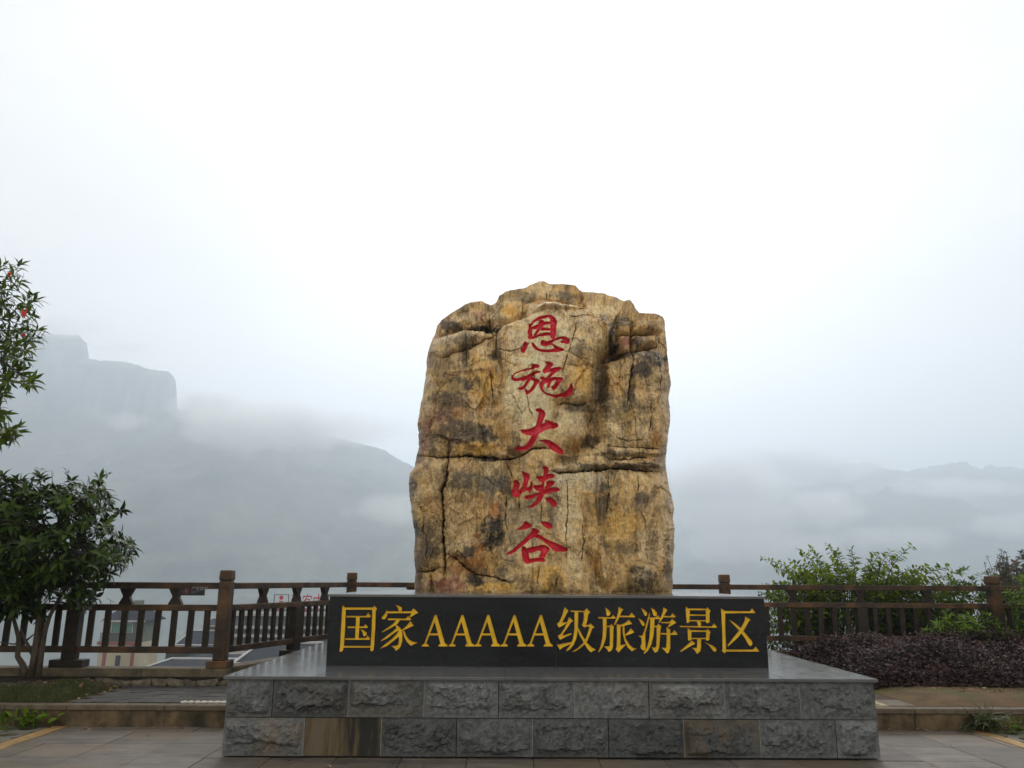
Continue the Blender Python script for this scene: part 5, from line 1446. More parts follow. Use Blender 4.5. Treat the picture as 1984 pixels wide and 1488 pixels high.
def railing(root, a, b, shorts, balusters, slat_pitch=0.2, clear=0.10):
    """rails between two tall posts, intermediate posts at fractions, balusters at fractions, slats at an even pitch"""
    a, b = Vector((a[0], a[1], CURB_TOP)), Vector((b[0], b[1], CURB_TOP))
    d = b - a; L_ = d.length; d.normalize(); ang = math.atan2(d.y, d.x)
    up = Vector((0, 0, 1))
    e = 0.07
    for z, w, h in ((Z_TOP, 0.085, 0.078), (Z_MID, 0.085, 0.075), (Z_BOT, 0.085, 0.075)):
        cuts = [e] + ([f * L_ for f in shorts] if z == Z_BOT else []) + [L_ - e]
        for t0, t1 in zip(cuts[:-1], cuts[1:]):
            s0 = 0.084 if (t0 != e) else 0; s1 = 0.084 if (t1 != L_ - e) else 0
            me, loc = beam(a + d * (t0 + s0) + up * z, a + d * (t1 - s1) + up * z, w, h)
            link("rail", me, root, loc)
    for f in shorts:
        p = a + d * f * L_
        short_post(root, p.x, p.y, ang)
    for f in balusters:
        p = a + d * f * L_ + up * (Z_MID + 0.0345)
        HGz = (Z_TOP - 0.035 - Z_MID - 0.0345) / 0.20
        o = link("baluster", HG, root, p); o.rotation_euler.z = ang; o.scale.z = HGz
    marks = [0.0] + [f * L_ for f in shorts] + [L_]
    for t0, t1 in zip(marks[:-1], marks[1:]):
        n = max(1, int(round((t1 - t0) / slat_pitch)) - 1)
        for k in range(n):
            t = t0 + (k + 1) * (t1 - t0) / (n + 1)
            p = a + d * t + up * (Z_BOT + 0.036)
            o = link("slat", SL, root, p); o.rotation_euler.z = ang + rnd.uniform(-.09, .09); o.rotation_euler.y = rnd.uniform(-.012, .012)
            o.scale.z = (Z_MID - Z_BOT - 0.072) / 0.46
f1 = empty("wooden_railing", (PB[0], PB[1], CURB_TOP)); tag(f1, "dark brown timber railing behind the bushy left tree, with a black notice", "railing")
bay = 3.66
XB1 = PA[0] - bay; XB2 = XB1 - bay
tall_post(f1, PA[0], PA[1]); tall_post(f1, XB1, PA[1])
railing(f1, (XB1, PA[1]), PA, [0.5], [1/6, 2/6, 0.5, 4/6, 5/6], 0.193)
railing(f1, (XB2, PA[1]), (XB1, PA[1]), [0.5], [1/6, 2/6, 0.5, 4/6, 5/6], 0.193)
f2 = empty("wooden_railing", (PA[0], PA[1], CURB_TOP)); tag(f2, "slanting brown timber railing receding to the plinth's left end", "railing")
tall_post(f2, PC[0], PC[1], ang=0.3)
railing(f2, PA, PC, [0.50], [0.245, 0.50, 0.74], 0.172)
f3 = empty("wooden_railing", (PD[0], PD[1], CURB_TOP)); tag(f3, "long far timber railing passing behind the boulder, shrub growing over it", "railing")
tall_post(f3, PD[0], PD[1]); tall_post(f3, PE[0], PE[1], w=0.16)
railing(f3, PC, PD, [1/3, 2/3], [1/6, 1/3, .5, 2/3, 5/6])
railing(f3, PD, PE, [0.5], [0.25, 0.5, 0.75])
railing(f3, PE, (PE[0] + 4.0, PE[1]), [0.5], [0.25, 0.5, 0.75])

# black notice fixed on the left railing's top rail
sg = empty("notice_sign", at_y(372, 1145, 10.2)); tag(sg, "small black prohibition notice with red ring on the left railing", "sign")
s0, s1 = at_y(347, 1137.5, 10.235), at_y(395.5, 1154, 10.235)
flat_mat("sign_black", (0.012, 0.012, 0.012), 0.35)
flat_mat("sign_white", (0.22, 0.22, 0.22), 0.5)
flat_mat("sign_grey", (0.11, 0.11, 0.11), 0.5)
flat_mat("sign_red", (0.16, 0.03, 0.035), 0.5)
ysg = 10.235
link("board", MB().box((s0.x, ysg, s1.z), (s1.x, ysg + 0.018, s0.z)).mesh("board", MATS["sign_black"], bevel=0.001), sg)
W_, H_s = s1.x - s0.x, s0.z - s1.z
def ring(cx, cz, r0, r1, y, n=28):
    m = MB()
    for k in range(n):
        an = 2 * math.pi * k / n
        m.v += [(cx + r0 * math.cos(an), y, cz + r0 * math.sin(an)), (cx + r1 * math.cos(an), y, cz + r1 * math.sin(an))]
    m.f = [(2 * k, 2 * k + 1, (2 * k + 3) % (2 * n), (2 * k + 2) % (2 * n)) for k in range(n)]
    return m
rc = (s0.x + W_ * 0.29, s1.z + H_s * 0.52)
link("red_ring", ring(rc[0], rc[1], H_s * .27, H_s * .36, ysg - 0.002).mesh("red_ring", MATS["sign_red"]), sg)
dq = H_s * .20
link("red_bar", MB().quad((rc[0] - dq - .008, ysg - .002, rc[1] + dq), (rc[0] - dq + .008, ysg - .002, rc[1] + dq + .01), (rc[0] + dq + .008, ysg - .002, rc[1] - dq), (rc[0] + dq - .008, ysg - .002, rc[1] - dq - .01)).mesh("red_bar", MATS["sign_red"]), sg)
mm = MB().quad(*[(rc[0] + x * H_s, ysg - 0.0035, rc[1] + z * H_s) for x, z in ((-.05, -.10), (.02, -.14), (.03, .02), (-.03, .05))])
mm.quad(*[(rc[0] + x * H_s, ysg - 0.0035, rc[1] + z * H_s) for x, z in ((0, .02), (.12, .08), (.08, .16), (-.02, .1))])
link("climber_symbol", mm.mesh("climber_symbol", MATS["sign_white"]), sg)
def text_mesh(body, size, mt, name):
    cu = bpy.data.curves.new(name, 'FONT'); cu.body = body; cu.size = size; cu.align_x = 'LEFT'
    cu.extrude = 0.0; cu.resolution_u = 3
    ob = bpy.data.objects.new(name, cu); COL.objects.link(ob)
    dg = bpy.context.evaluated_depsgraph_get()
    me = bpy.data.meshes.new_from_object(ob.evaluated_get(dg))
    bpy.data.objects.remove(ob); bpy.data.curves.remove(cu)
    me.materials.clear(); me.materials.append(MATS[mt])
    return me
tm = text_mesh("严禁翻越", 0.050, "sign_white", "lettering")
o = link("lettering", tm, sg, (s0.x + W_ * 0.49, ysg - 0.002, s1.z + H_s * 0.66)); o.rotation_euler.x = rad(90)
for k, ln in enumerate((0.34, 0.22, 0.13)):
    link("small_print", MB().quad((s0.x + W_ * .49, ysg - .002, s1.z + H_s * (.50 - .13 * k)), (s0.x + W_ * (.49 + ln), ysg - .002, s1.z + H_s * (.50 - .13 * k)), (s0.x + W_ * (.49 + ln), ysg - .002, s1.z + H_s * (.545 - .13 * k)), (s0.x + W_ * .49, ysg - .002, s1.z + H_s * (.545 - .13 * k))).mesh("small_print", MATS["sign_grey"]), sg)
# ================================================================== buildings below the terrace
noise_mat("cream_wall", (0.42, 0.36, 0.25), (0.55, 0.48, 0.34), scale=0.8, rough=0.85, c3=(0.25, 0.2, 0.14), scale3=0.4, amt3=0.4, coord="World")
noise_mat("red_trim", (0.20, 0.06, 0.055), (0.28, 0.09, 0.08), scale=1.5, rough=0.8, coord="World")
noise_mat("grey_roof", (0.020, 0.024, 0.034), (0.045, 0.05, 0.062), scale=1.2, rough=0.9, spec=0.1, coord="World")
noise_mat("white_trim", (0.38, 0.38, 0.37), (0.5, 0.5, 0.48), scale=2, rough=0.7, coord="World")
noise_mat("olive_wall", (0.10, 0.12, 0.09), (0.17, 0.18, 0.14), scale=0.8, rough=0.8, coord="World")
noise_mat("railing_iron", (0.02, 0.02, 0.02), (0.05, 0.05, 0.05), scale=2, rough=0.6)
flat_mat("green_glass", (0.10, 0.20, 0.17), 0.2, 0.6)
flat_mat("grey_glass", (0.16, 0.18, 0.20), 0.2, 0.6)
flat_mat("dark_glass", (0.03, 0.035, 0.04), 0.2, 0.6)
flat_mat("sign_letter_red", (0.45, 0.02, 0.05), 0.5)
flat_mat("frame_dark", (0.03, 0.03, 0.035), 0.6)

def cream_tower():
    Y = 108.0
    xl, xr = at_y(193, 1240, Y).x, at_y(264, 1240, Y).x
    w = xr - xl
    z = lambda py: at_y(225, py, Y).z
    t = empty("tower_house", ((xl + xr) / 2, Y, -26)); tag(t, "cream house with red trim and green windows seen through the left railing", "house")
    d = 7.0
    link("wall", MB().box((xl, Y, -30), (xr, Y + d, z(1247))).mesh("wall", MATS["cream_wall"]), t)
    link("upper_storey", MB().box((xl + .5, Y + 1.3, z(1247)), (xr - .3, Y + d, z(1204))).mesh("upper_storey", MATS["olive_wall"]), t)
    for x in (xl + w * .14, xr - .45):
        link("pilaster", MB().box((x, Y - .12, -30), (x + .42, Y - .002, z(1250))).mesh("pilaster", MATS["red_trim"]), t)
    link("cornice", MB().box((xl - .15, Y - .3, z(1249)), (xr + .15, Y + .2, z(1243))).mesh("cornice", MATS["red_trim"]), t)
    for k, (a, b) in enumerate(((200, 213), (216, 240), (244, 258))):
        xa, xb = at_y(a, 1215, Y + 1.3).x, at_y(b, 1215, Y + 1.3).x
        f = link("window", MB().box((xa, Y + 1.2, z(1228)), (xb, Y + 1.298, z(1207))).mesh("window", MATS["white_trim"]), t)
        link("pane", MB().box((xa + .1, Y + 1.16, z(1228) + .1), (xb - .1, Y + 1.198, z(1207) - .1)).mesh("pane", MATS["green_glass"]), f)
    bal = link("balcony_rail", MB().box((xl, Y + .0, z(1226) - .06), (xr - .2, Y + .06, z(1226))).mesh("balcony_rail", MATS["railing_iron"]), t)
    n = 26
    for k in range(n):
        x = xl + (xr - .3 - xl) * k / (n - 1)
        link("rail_bar", MB().box((x, Y + .01, z(1243)), (x + .07, Y + .05, z(1226) - .061)).mesh("rail_bar", MATS["railing_iron"]), bal)
    for (a, b) in ((222, 234),):
        xa, xb = at_y(a, 1285, Y).x, at_y(b, 1285, Y).x
        f = link("window", MB().box((xa, Y - .06, z(1300)), (xb, Y - .002, z(1268))).mesh("window", MATS["white_trim"]), t)
        link("pane", MB().box((xa + .08, Y - .1, z(1300) + .1), (xb - .08, Y - .062, z(1268) - .1)).mesh("pane", MATS["dark_glass"]), f)
    ze, zr = z(1203), z(1172)
    m = MB()
    o_ = .5
    m.v = [(xl - o_, Y + .8, ze), (xr + o_, Y + .8, ze), (xr + o_, Y + d + o_, ze), (xl - o_, Y + d + o_, ze), (xl + w * .3, Y + d * .5, zr), (xr - w * .3, Y + d * .5, zr), (xl - o_, Y + .8, ze - .12), (xr + o_, Y + .8, ze - .12), (xr + o_, Y + d + o_, ze - .12), (xl - o_, Y + d + o_, ze - .12)]
    m.f = [(0, 1, 5, 4), (1, 2, 5), (2, 3, 4, 5), (3, 0, 4), (9, 8, 7, 6), (0, 6, 7, 1), (1, 7, 8, 2), (2, 8, 9, 3), (3, 9, 6, 0)]
    rf = link("roof", m.mesh("roof", MATS["grey_roof"]), t)
    link("gutter", MB().box((xl - o_ - .05, Y + .66, ze - .16), (xr + o_ + .05, Y + .798, ze + .02)).mesh("gutter", MATS["white_trim"]), rf)
    link("water_tank", MB().box((at_y(240, 1170, Y).x, Y + 2.8, zr - .6), (at_y(252, 1170, Y).x, Y + 4.2, zr + .5)).mesh("water_tank", MATS["olive_wall"]), rf)
    m = MB(); a = at_y(213, 1186, Y + 3)
    m.tube([a, a + Vector((-.1, 0, 1.6))], [.04, .03], 5); m.tube([a + Vector((-.6, 0, 1.75)), a + Vector((.5, 0, 1.25))], [.03, .03], 5)
    link("aerial", m.mesh("aerial", MATS["railing_iron"]), rf)
cream_tower()

def gable_house(name, label, pxa, pxb, py_eave, py_ridge, Y, depth, wall="olive_wall", base=-30, windows=0):
    t = empty(name, ((at_y(pxa, py_eave, Y).x + at_y(pxb, py_eave, Y).x) / 2, Y, base)); tag(t, label, "house")
    xl, xr = at_y(pxa, py_eave, Y).x, at_y(pxb, py_eave, Y).x
    ze = at_y((pxa + pxb) / 2, py_eave, Y).z; zr = at_y((pxa + pxb) / 2, py_ridge, Y + depth / 2).z
    link("wall", MB().box((xl + .5, Y + .6, base), (xr - .5, Y + depth - .6, ze - .1)).mesh("wall", MATS[wall]), t)
    m = MB(); k = .16
    m.v = [(xl, Y, ze), (xr, Y, ze), (xr, Y + depth / 2, zr), (xl, Y + depth / 2, zr), (xr, Y + depth, ze), (xl, Y + depth, ze),
           (xl, Y, ze - k), (xr, Y, ze - k), (xr, Y + depth / 2, zr - k), (xl, Y + depth / 2, zr - k), (xr, Y + depth, ze - k), (xl, Y + depth, ze - k)]
    m.f = [(0, 1, 2, 3), (3, 2, 4, 5), (6, 9, 8, 7), (9, 11, 10, 8), (0, 6, 7, 1), (5, 4, 10, 11), (0, 3, 9, 6), (3, 5, 11, 9), (1, 7, 8, 2), (2, 8, 10, 4)]
    rf = link("roof", m.mesh("roof", MATS["grey_roof"]), t)
    link("eave_trim", MB().box((xl - .1, Y - .16, ze - .14), (xr + .1, Y - .004, ze + .03)).mesh("eave_trim", MATS["white_trim"]), rf)
    link("ridge_cap", MB().box((xl, Y + depth / 2 - .18, zr - .02), (xr, Y + depth / 2 + .18, zr + .07)).mesh("ridge_cap", MATS["white_trim"]), rf)
    for x in (xl, xr):
        m = MB(); m.tube([(x, Y, ze + .02), (x, Y + depth / 2, zr + .06)], [.06, .06], 5)
        link("gable_trim", m.mesh("gable_trim", MATS["white_trim"]), rf)
    for i in range(windows):
        x = xl + 1.0 + i * (xr - xl - 2.4) / max(1, windows - 1)
        f = link("window", MB().box((x, Y + .5, ze - 2.0), (x + .9, Y + .598, ze - .7)).mesh("window", MATS["white_trim"]), t)
        link("pane", MB().box((x + .08, Y + .46, ze - 1.92), (x + .82, Y + .498, ze - .78)).mesh("pane", MATS["dark_glass"]), f)
gable_house("gabled_house", "grey gabled house with white eaves right of the cream house", 338, 452, 1249, 1222, 84, 9, windows=4)
gable_house("gabled_house", "small hazy grey roof with white edge higher up behind the gabled house", 392, 470, 1212, 1198, 120, 8, windows=3)
gable_house("gabled_house", "low house roof between the cream house and the gabled one", 306, 372, 1262, 1250, 78, 7, windows=0)
gable_house("long_shed", "long dark grey shed roof just above the left curb", 262, 470, 1300, 1277, 46, 10, windows=0, base=-20)
gable_house("long_shed", "dark shed roof showing under the slanting railing", 452, 640, 1285, 1246, 40, 9, windows=0, base=-18)

def visitor_hall():
    Y = 68.0
    xl, xr = at_y(446, 1210, Y).x, at_y(830, 1210, Y).x
    z = lambda py: at_y(600, py, Y).z
    t = empty("visitor_hall", ((xl + xr) / 2, Y, -20)); tag(t, "long hall with white bands and glass front seen through the slanting railing", "hall")
    link("wall", MB().box((xl + .2, Y + .3, -24), (xr - .2, Y + 9, z(1190))).mesh("wall", MATS["olive_wall"]), t)
    for py, h in ((1186, .30), (1213, .22), (1229, .22), (1262, .25)):
        link("white_band", MB().box((xl - .2, Y - .5, z(py) - h), (xr + .2, Y + .295, z(py))).mesh("white_band", MATS["white_trim"]), t)
    n = 16
    for r, (pa, pb) in enumerate(((1191, 1213), (1217, 1229), (1233, 1262))):
        for k in range(n):
            x0 = xl + .3 + k * (xr - xl - .6) / n; x1 = x0 + (xr - xl - .6) / n - .12
            link("window_pane", MB().box((x0, Y + .2, z(pb) + .02), (x1, Y + .298, z(pa) - .05)).mesh("window_pane", MATS["grey_glass"]), t)
    link("roof_slab", MB().box((xl - .5, Y + .3, z(1190)), (xr + .5, Y + 9.3, z(1187))).mesh("roof_slab", MATS["grey_roof"]), t)
    # roof sign: framed pictogram and red characters
    s = empty("roof_sign", (at_y(580, 1187, Y).x, Y, z(1187))); tag(s, "red lettered roof sign with framed figure above the hall", "sign")
    zt, zb = z(1152), z(1185)
    xa, xb = at_y(530.5, 1160, Y).x, at_y(559.5, 1160, Y).x
    m = MB(); q = .05
    m.box((xa, Y, zt - q), (xb, Y + .06, zt)); m.box((xa, Y, zb), (xa + q, Y + .06, zt - q)); m.box((xb - q, Y, zb), (xb, Y + .06, zt - q))
    link("frame", m.mesh("frame", MATS["frame_dark"]), s)
    cxp = at_y(545, 1158, Y)
    link("figure_head", ring(cxp.x, cxp.z, .0001, .17, Y + .02, 18).mesh("figure_head", MATS["sign_letter_red"]), s)
    link("figure_body", MB().quad((cxp.x - .22, Y + .02, zb + .1), (cxp.x + .22, Y + .02, zb + .1), (cxp.x + .16, Y + .02, cxp.z - .26), (cxp.x - .16, Y + .02, cxp.z - .26)).mesh("figure_body", MATS["sign_letter_red"]), s)
    cw = at_y(596, 1160, Y).x - at_y(574, 1160, Y).x
    for ch, pc in (("游", 573.5), ("客", 595.5), ("中", 617)):
        me = text_mesh(ch, 1.0, "sign_letter_red", "sign_character")
        xs = [v.co.x for v in me.vertices]; ys = [v.co.y for v in me.vertices]
        w0, h0 = max(xs) - min(xs), max(ys) - min(ys)
        for v in me.vertices:
            v.co = Vector(((v.co.x - min(xs)) / w0 * cw * .88, 0, (v.co.y - min(ys)) / h0 * (zt - zb)))
        o = link("sign_character", me, s, (at_y(pc, 1160, Y).x - cw * .44, Y + .02, zb + .05))
    m = MB()
    for px in (535, 556, 567, 580, 590, 602, 612, 622):
        x = at_y(px, 1185, Y).x
        m.tube([(x, Y + .2, z(1188)), (x, Y + .1, zb + .3)], [.03, .03], 4)
    link("sign_support", m.mesh("sign_support", MATS["frame_dark"]), s)
visitor_hall()
# ================================================================== plants
leaf_mat("leaf_dark", (0.005, 0.015, 0.002), (0.080, 0.140, 0.010), rough=0.42, trans=0.10, spec=0.16)
leaf_mat("leaf_lance", (0.012, 0.030, 0.003), (0.115, 0.170, 0.010), rough=0.45, trans=0.22, spec=0.15)
leaf_mat("leaf_light", (0.008, 0.024, 0.002), (0.24, 0.34, 0.008), rough=0.55, trans=0.3, spec=0.08)
leaf_mat("leaf_shrub", (0.007, 0.020, 0.003), (0.14, 0.23, 0.010), rough=0.5, trans=0.2, spec=0.1)
leaf_mat("leaf_purple", (0.013, 0.008, 0.008), (0.110, 0.064, 0.062), rough=0.55, trans=0.12, spec=0.18)
leaf_mat("leaf_brownish", (0.035, 0.035, 0.016), (0.12, 0.075, 0.045), rough=0.7, trans=0.2)
leaf_mat("grass_blade", (0.025, 0.045, 0.010), (0.11, 0.12, 0.03), rough=0.6, trans=0.25)
leaf_mat("litter", (0.09, 0.045, 0.02), (0.32, 0.22, 0.10), rough=0.8, trans=0.1)
noise_mat("bark_grey", (0.030, 0.022, 0.014), (0.10, 0.078, 0.052), scale=14, rough=0.85, bump=0.5, bump_scale=40, stretch=(1, 1, .4))
noise_mat("twig_dark", (0.018, 0.014, 0.010), (0.05, 0.038, 0.025), scale=10, rough=0.85)
noise_mat("inner_shade_dark", (0.005, 0.004, 0.004), (0.018, 0.013, 0.012), scale=14, rough=0.95, spec=0.05)  # near-black colour standing in for shade inside the hedge
noise_mat("ribbon_red", (0.42, 0.02, 0.012), (0.55, 0.04, 0.02), scale=8, rough=0.6)

def leaf_template(w=0.18, fold=0.06, droop=0.18, stalk=0.06):
    """unit-length leaf along +X, upper side +Z"""
    xs = [stalk, 0.30, 0.62, 1.0]
    ws = [0.0, w * 0.95, w * 0.85, 0.0]
    v = [(0, 0, 0)]
    zc = lambda x: -droop * x * x
    v += [(stalk, 0, zc(stalk))]
    for x, hw in ((0.30, w * .95), (0.62, w * .82)):
        v += [(x, -hw, zc(x) + fold), (x, 0, zc(x)), (x, hw, zc(x) + fold)]
    v += [(1.0, 0, zc(1.0))]
    f = [(1, 2, 3), (1, 3, 4), (2, 5, 6), (2, 6, 3), (3, 6, 7), (3, 7, 4), (5, 8, 6), (6, 8, 7)]
    return np.array(v), np.array(f)
LT = leaf_template()
LT_LANCE = leaf_template(w=0.145, fold=0.03, droop=0.22)
LT_BROAD = leaf_template(w=0.27, fold=0.05, droop=0.15)
LT_EVER = leaf_template(w=0.20, fold=0.05, droop=0.42)
LT_ARCH = leaf_template(w=0.22, fold=0.06, droop=0.20)
LT_TINY = (np.array([(0, 0, 0), (0.5, -0.33, 0.06), (1.0, 0, -0.08), (0.5, 0.33, 0.06)]), np.array([(0, 1, 2), (0, 2, 3)]))
def frames(dirs, ups):
    d = dirs / (np.linalg.norm(dirs, axis=1, keepdims=True) + 1e-9)
    s = np.cross(ups, d); s /= (np.linalg.norm(s, axis=1, keepdims=True) + 1e-9)
    u = np.cross(d, s)
    return d, s, u
def leaf_mass(name, tmpl, pos, dirs, ups, size, shade, mt, parent, smooth=False, stuff=True):
    tv, tf = tmpl
    d, s, u = frames(dirs, ups)
    n = len(pos)
    V = pos[:, None, :] + size[:, None, None] * (tv[None, :, 0:1] * d[:, None, :] + tv[None, :, 1:2] * s[:, None, :] + tv[None, :, 2:3] * u[:, None, :])
    F = (tf[None] + (np.arange(n) * len(tv))[:, None, None]).reshape(-1, 3)
    me = np_mesh(name, V.reshape(-1, 3), F, mt, smooth)
    at = me.attributes.new("shade", 'FLOAT', 'POINT')
    at.data.foreach_set("value", np.repeat(shade, len(tv)).astype(np.float32))
    o = link(name, me, parent)
    if stuff: o["kind"] = "stuff"
    return o
_leaf_cache = {}
def single_leaves(tmpl, key, pos, dirs, ups, size, shade, mt, parent):
    """the leaves that show largest, each an object; mesh shared in four shades"""
    d, s, u = frames(dirs, ups)
    base = world_loc(parent)
    for i in range(len(pos)):
        q = int(np.clip(shade[i] * 4, 0, 3))
        if (key, q) not in _leaf_cache:
            me = np_mesh("leaf", tmpl[0], tmpl[1], mt)
            at = me.attributes.new("shade", 'FLOAT', 'POINT')
            at.data.foreach_set("value", np.full(len(tmpl[0]), (q + .4) / 4, np.float32))
            _leaf_cache[(key, q)] = me
        o = bpy.data.objects.new("leaf", _leaf_cache[(key, q)])
        COL.objects.link(o); o.parent = parent
        k = size[i]
        p = pos[i] - np.array(base)
        o.matrix_local = Matrix(((d[i, 0] * k, s[i, 0] * k, u[i, 0] * k, p[0]), (d[i, 1] * k, s[i, 1] * k, u[i, 1] * k, p[1]), (d[i, 2] * k, s[i, 2] * k, u[i, 2] * k, p[2]), (0, 0, 0, 1)))
def split_leaves(name, tmpl, key, arr, mt, parent, n_single, ypref=True):
    pos, dirs, ups, size, shade = arr
    # nearest to the viewer and inside the picture
    rel = pos - np.array([0, 0, CAM_H])
    inv = np.array(ROT.inverted()); pc = rel @ inv.T
    px = PW / 2 + FOC * pc[:, 0] / -pc[:, 2]; py = PH / 2 - FOC * pc[:, 1] / -pc[:, 2]
    vis = (px > 4) & (px < PW - 4) & (py > 4) & (py < PH - 4)
    score = np.where(vis, np.linalg.norm(rel, axis=1) - size * 3, 1e6)
    idx = np.argsort(score)[:n_single]
    idx = idx[score[idx] < 1e5]
    m = np.zeros(len(pos), bool); m[idx] = True
    single_leaves(tmpl, key, pos[m], dirs[m], ups[m], size[m], shade[m], mt, parent)
    if (~m).any():
        leaf_mass(name, tmpl, pos[~m], dirs[~m], ups[~m], size[~m], shade[~m], mt, parent)
def unit(v):
    v = np.asarray(v, float)
    return v / (np.linalg.norm(v) + 1e-9)
def whorls(centers, axes, rs, n_leaf=(6, 9), spread=0.9, size=(0.09, 0.14), twig=0.06, sh=lambda c: 0.3):
    pos, dirs, ups, sz, shd = [], [], [], [], []
    for c, ax in zip(centers, axes):
        ax = unit(ax)
        t = unit(np.cross(ax, [0.3, 0.2, 0.9])); b = np.cross(ax, t)
        n = rs.randint(n_leaf[0], n_leaf[1] + 1)
        ph = rs.rand() * 6.28
        s0 = sh(c)
        for k in range(n):
            an = ph + k * 2.4
            lev = k / n
            out = unit(ax * (0.25 + 0.75 * lev) + (t * math.cos(an) + b * math.sin(an)) * spread + rs.normal(0, .16, 3))
            pos.append(c - ax * twig * (1 - lev)); dirs.append(out)
            ups.append(unit(ax * 0.7 + np.array([0, 0, 0.6]) + rs.normal(0, .2, 3)))
            sz.append(rs.uniform(*size)); shd.append(np.clip(s0 + rs.normal(0, .13), 0, .78))
    return [np.array(a) for a in (pos, dirs, ups, sz, shd)]
def limb(m, a, b, r0, r1, rs, bend=0.08, n=5, sides=6):
    a, b = np.array(a, float), np.array(b, float)
    L_ = np.linalg.norm(b - a)
    off = rs.normal(0, bend, 3) * L_
    pts, rr = [], []
    for i in range(n + 1):
        t = i / n
        pts.append(a + (b - a) * t + off * math.sin(t * math.pi) + rs.normal(0, 0.012, 3) * L_ * (0 < i < n)); rr.append(r0 + (r1 - r0) * t)
    m.tube(pts, rr, sides)
    return pts

# ---- bushy evergreen on the left
def left_tree():
    rs = np.random.RandomState(5)
    base = np.array(at_z(66, 1306, TER_Z + 0.07)); base[1] = min(base[1], 9.75)
    base = np.array(at_y(66, 1306, 9.75)); base[2] = TER_Z + 0.06
    t = empty("evergreen_tree", tuple(base)); tag(t, "dense dark evergreen tree with several bare stems before the left railing", "tree")
    Yc = 9.72
    cc = np.array(at_y(52, 1068, Yc)); R = np.array([1.20, 0.95, 0.90])
    cents, axes = [], []
    lobes = [(np.array(at_y(70, 985, Yc)), np.array([.93, .75, .42])), (np.array(at_y(105, 1068, Yc)), np.array([.98, .8, .36])), (np.array(at_y(20, 1130, Yc)), np.array([1.0, .8, .40])), (np.array(at_y(-70, 1040, Yc)), np.array([.8, .8, .75]))]
    for c0, R0 in lobes:
        n_ = 0
        while n_ < 225:
            q = rs.uniform(-1, 1, 3); r = np.linalg.norm(q)
            lump = 1.0 + 0.28 * perlin(q[0] * 2.1 + 3 + c0[0], q[2] * 2.1 + q[1] * 1.7) + 0.15 * perlin(q[0] * 5, q[2] * 5 + 2)
            if r > lump or r < 0.3: continue
            cents.append(c0 + q * R0); axes.append(unit(q * [1, 1, .7] + [0, 0, .4]) + rs.normal(0, .25, 3)); n_ += 1
    # outline sprays traced from the photograph
    for px, py in ((262, 1050), (258, 1075), (240, 1040), (228, 985), (222, 960), (205, 935), (195, 948), (245, 1090), (222, 1108), (205, 1125), (190, 1140), (165, 1155), (168, 1172), (210, 1015), (232, 1065), (150, 935), (120, 940), (90, 945), (60, 945), (30, 955), (5, 965), (180, 1100), (200, 1080)):
        c = np.array(at_y(px - 8, py + 4, Yc + rs.uniform(-.35, .3))); cents.append(c); axes.append(unit(c - cc) + [0, 0, .15])
    cents = np.array(cents)
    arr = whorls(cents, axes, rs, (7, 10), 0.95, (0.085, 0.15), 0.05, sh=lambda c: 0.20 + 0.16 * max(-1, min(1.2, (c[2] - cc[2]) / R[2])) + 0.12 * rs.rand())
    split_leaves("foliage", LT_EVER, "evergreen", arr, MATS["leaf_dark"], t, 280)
    # stems
    stems = []
    def P(x, y, dy=0): return np.array(at_y(x, y, 9.75 + dy))
    for pts, r in (([P(50, 1312), P(44, 1288), P(34, 1272), P(36, 1235), P(24, 1190), P(10, 1140), P(-8, 1090)], 0.040),
                   ([P(60, 1314), P(66, 1275), P(72, 1230), P(76, 1190), P(74, 1150), P(80, 1100), P(95, 1040)], 0.046),
                   ([P(74, 1312), P(80, 1265), P(88, 1220), P(98, 1190), P(120, 1150), P(150, 1105), P(185, 1065)], 0.036),
                   ([P(64, 1270), P(48, 1238), P(40, 1215)], 0.024), ([P(40, 1245), P(26, 1248), P(-5, 1243)], 0.014), ([P(52, 1240), P(62, 1232), P(70, 1225)], 0.013)):
        m = MB(); n = len(pts)
        m.tube(pts, [r * (1 - 0.75 * i / (n - 1)) for i in range(n)], 9)
        o = link("stem", m.mesh("stem", MATS["bark_grey"], smooth=True), t)
        stems += pts[2:]
    stems = np.array(stems)
    m = MB()
    nodes = [cc + q * R * .55 for q in rs.normal(0, .55, (46, 3))]
    for nd in nodes:
        a = stems[np.argmin(np.linalg.norm(stems - nd, axis=1) + np.maximum(0, stems[:, 2] - nd[2]))]
        limb(m, a, nd, 0.016, 0.008, rs)
    nodes = np.array(nodes)
    for c in cents:
        a = nodes[np.argmin(np.linalg.norm(nodes - c, axis=1))]
        limb(m, a, c, 0.006, 0.0025, rs, n=3, sides=4)
    o = link("twigs", m.mesh("twigs", MATS["twig_dark"], smooth=True), t); o["kind"] = "stuff"
    # bare upright shoots on top
    m = MB()
    for px, py, h in ((40, 935, 30), (78, 930, 28), (80, 920, 16), (102, 925, 24), (131, 920, 22), (168, 940, 26), (175, 935, 24), (38, 930, 18)):
        a = np.array(at_y(px, py + 12, Yc)); b = np.array(at_y(px + rs.uniform(-4, 4), py - h + 12, Yc))
        m.tube([a, (a + b) / 2 + rs.normal(0, .005, 3), b], [0.004, 0.003, 0.002], 4)
        for k in range(3):
            e = a + (b - a) * (0.5 + 0.17 * k)
            m.tube([e, e + np.array([rs.uniform(-.03, .03), 0, .035])], [0.0022, 0.0015], 4)
    o = link("shoots", m.mesh("shoots", MATS["twig_dark"]), t); o["kind"] = "stuff"
    arr = whorls([np.array(at_y(*p, Yc)) for p in ((197, 935), (205, 925), (210, 917), (78, 908), (130, 912))], [[.2, 0, 1]] * 5, rs, (3, 5), 0.8, (0.05, 0.09), 0.04, sh=lambda c: 0.6)
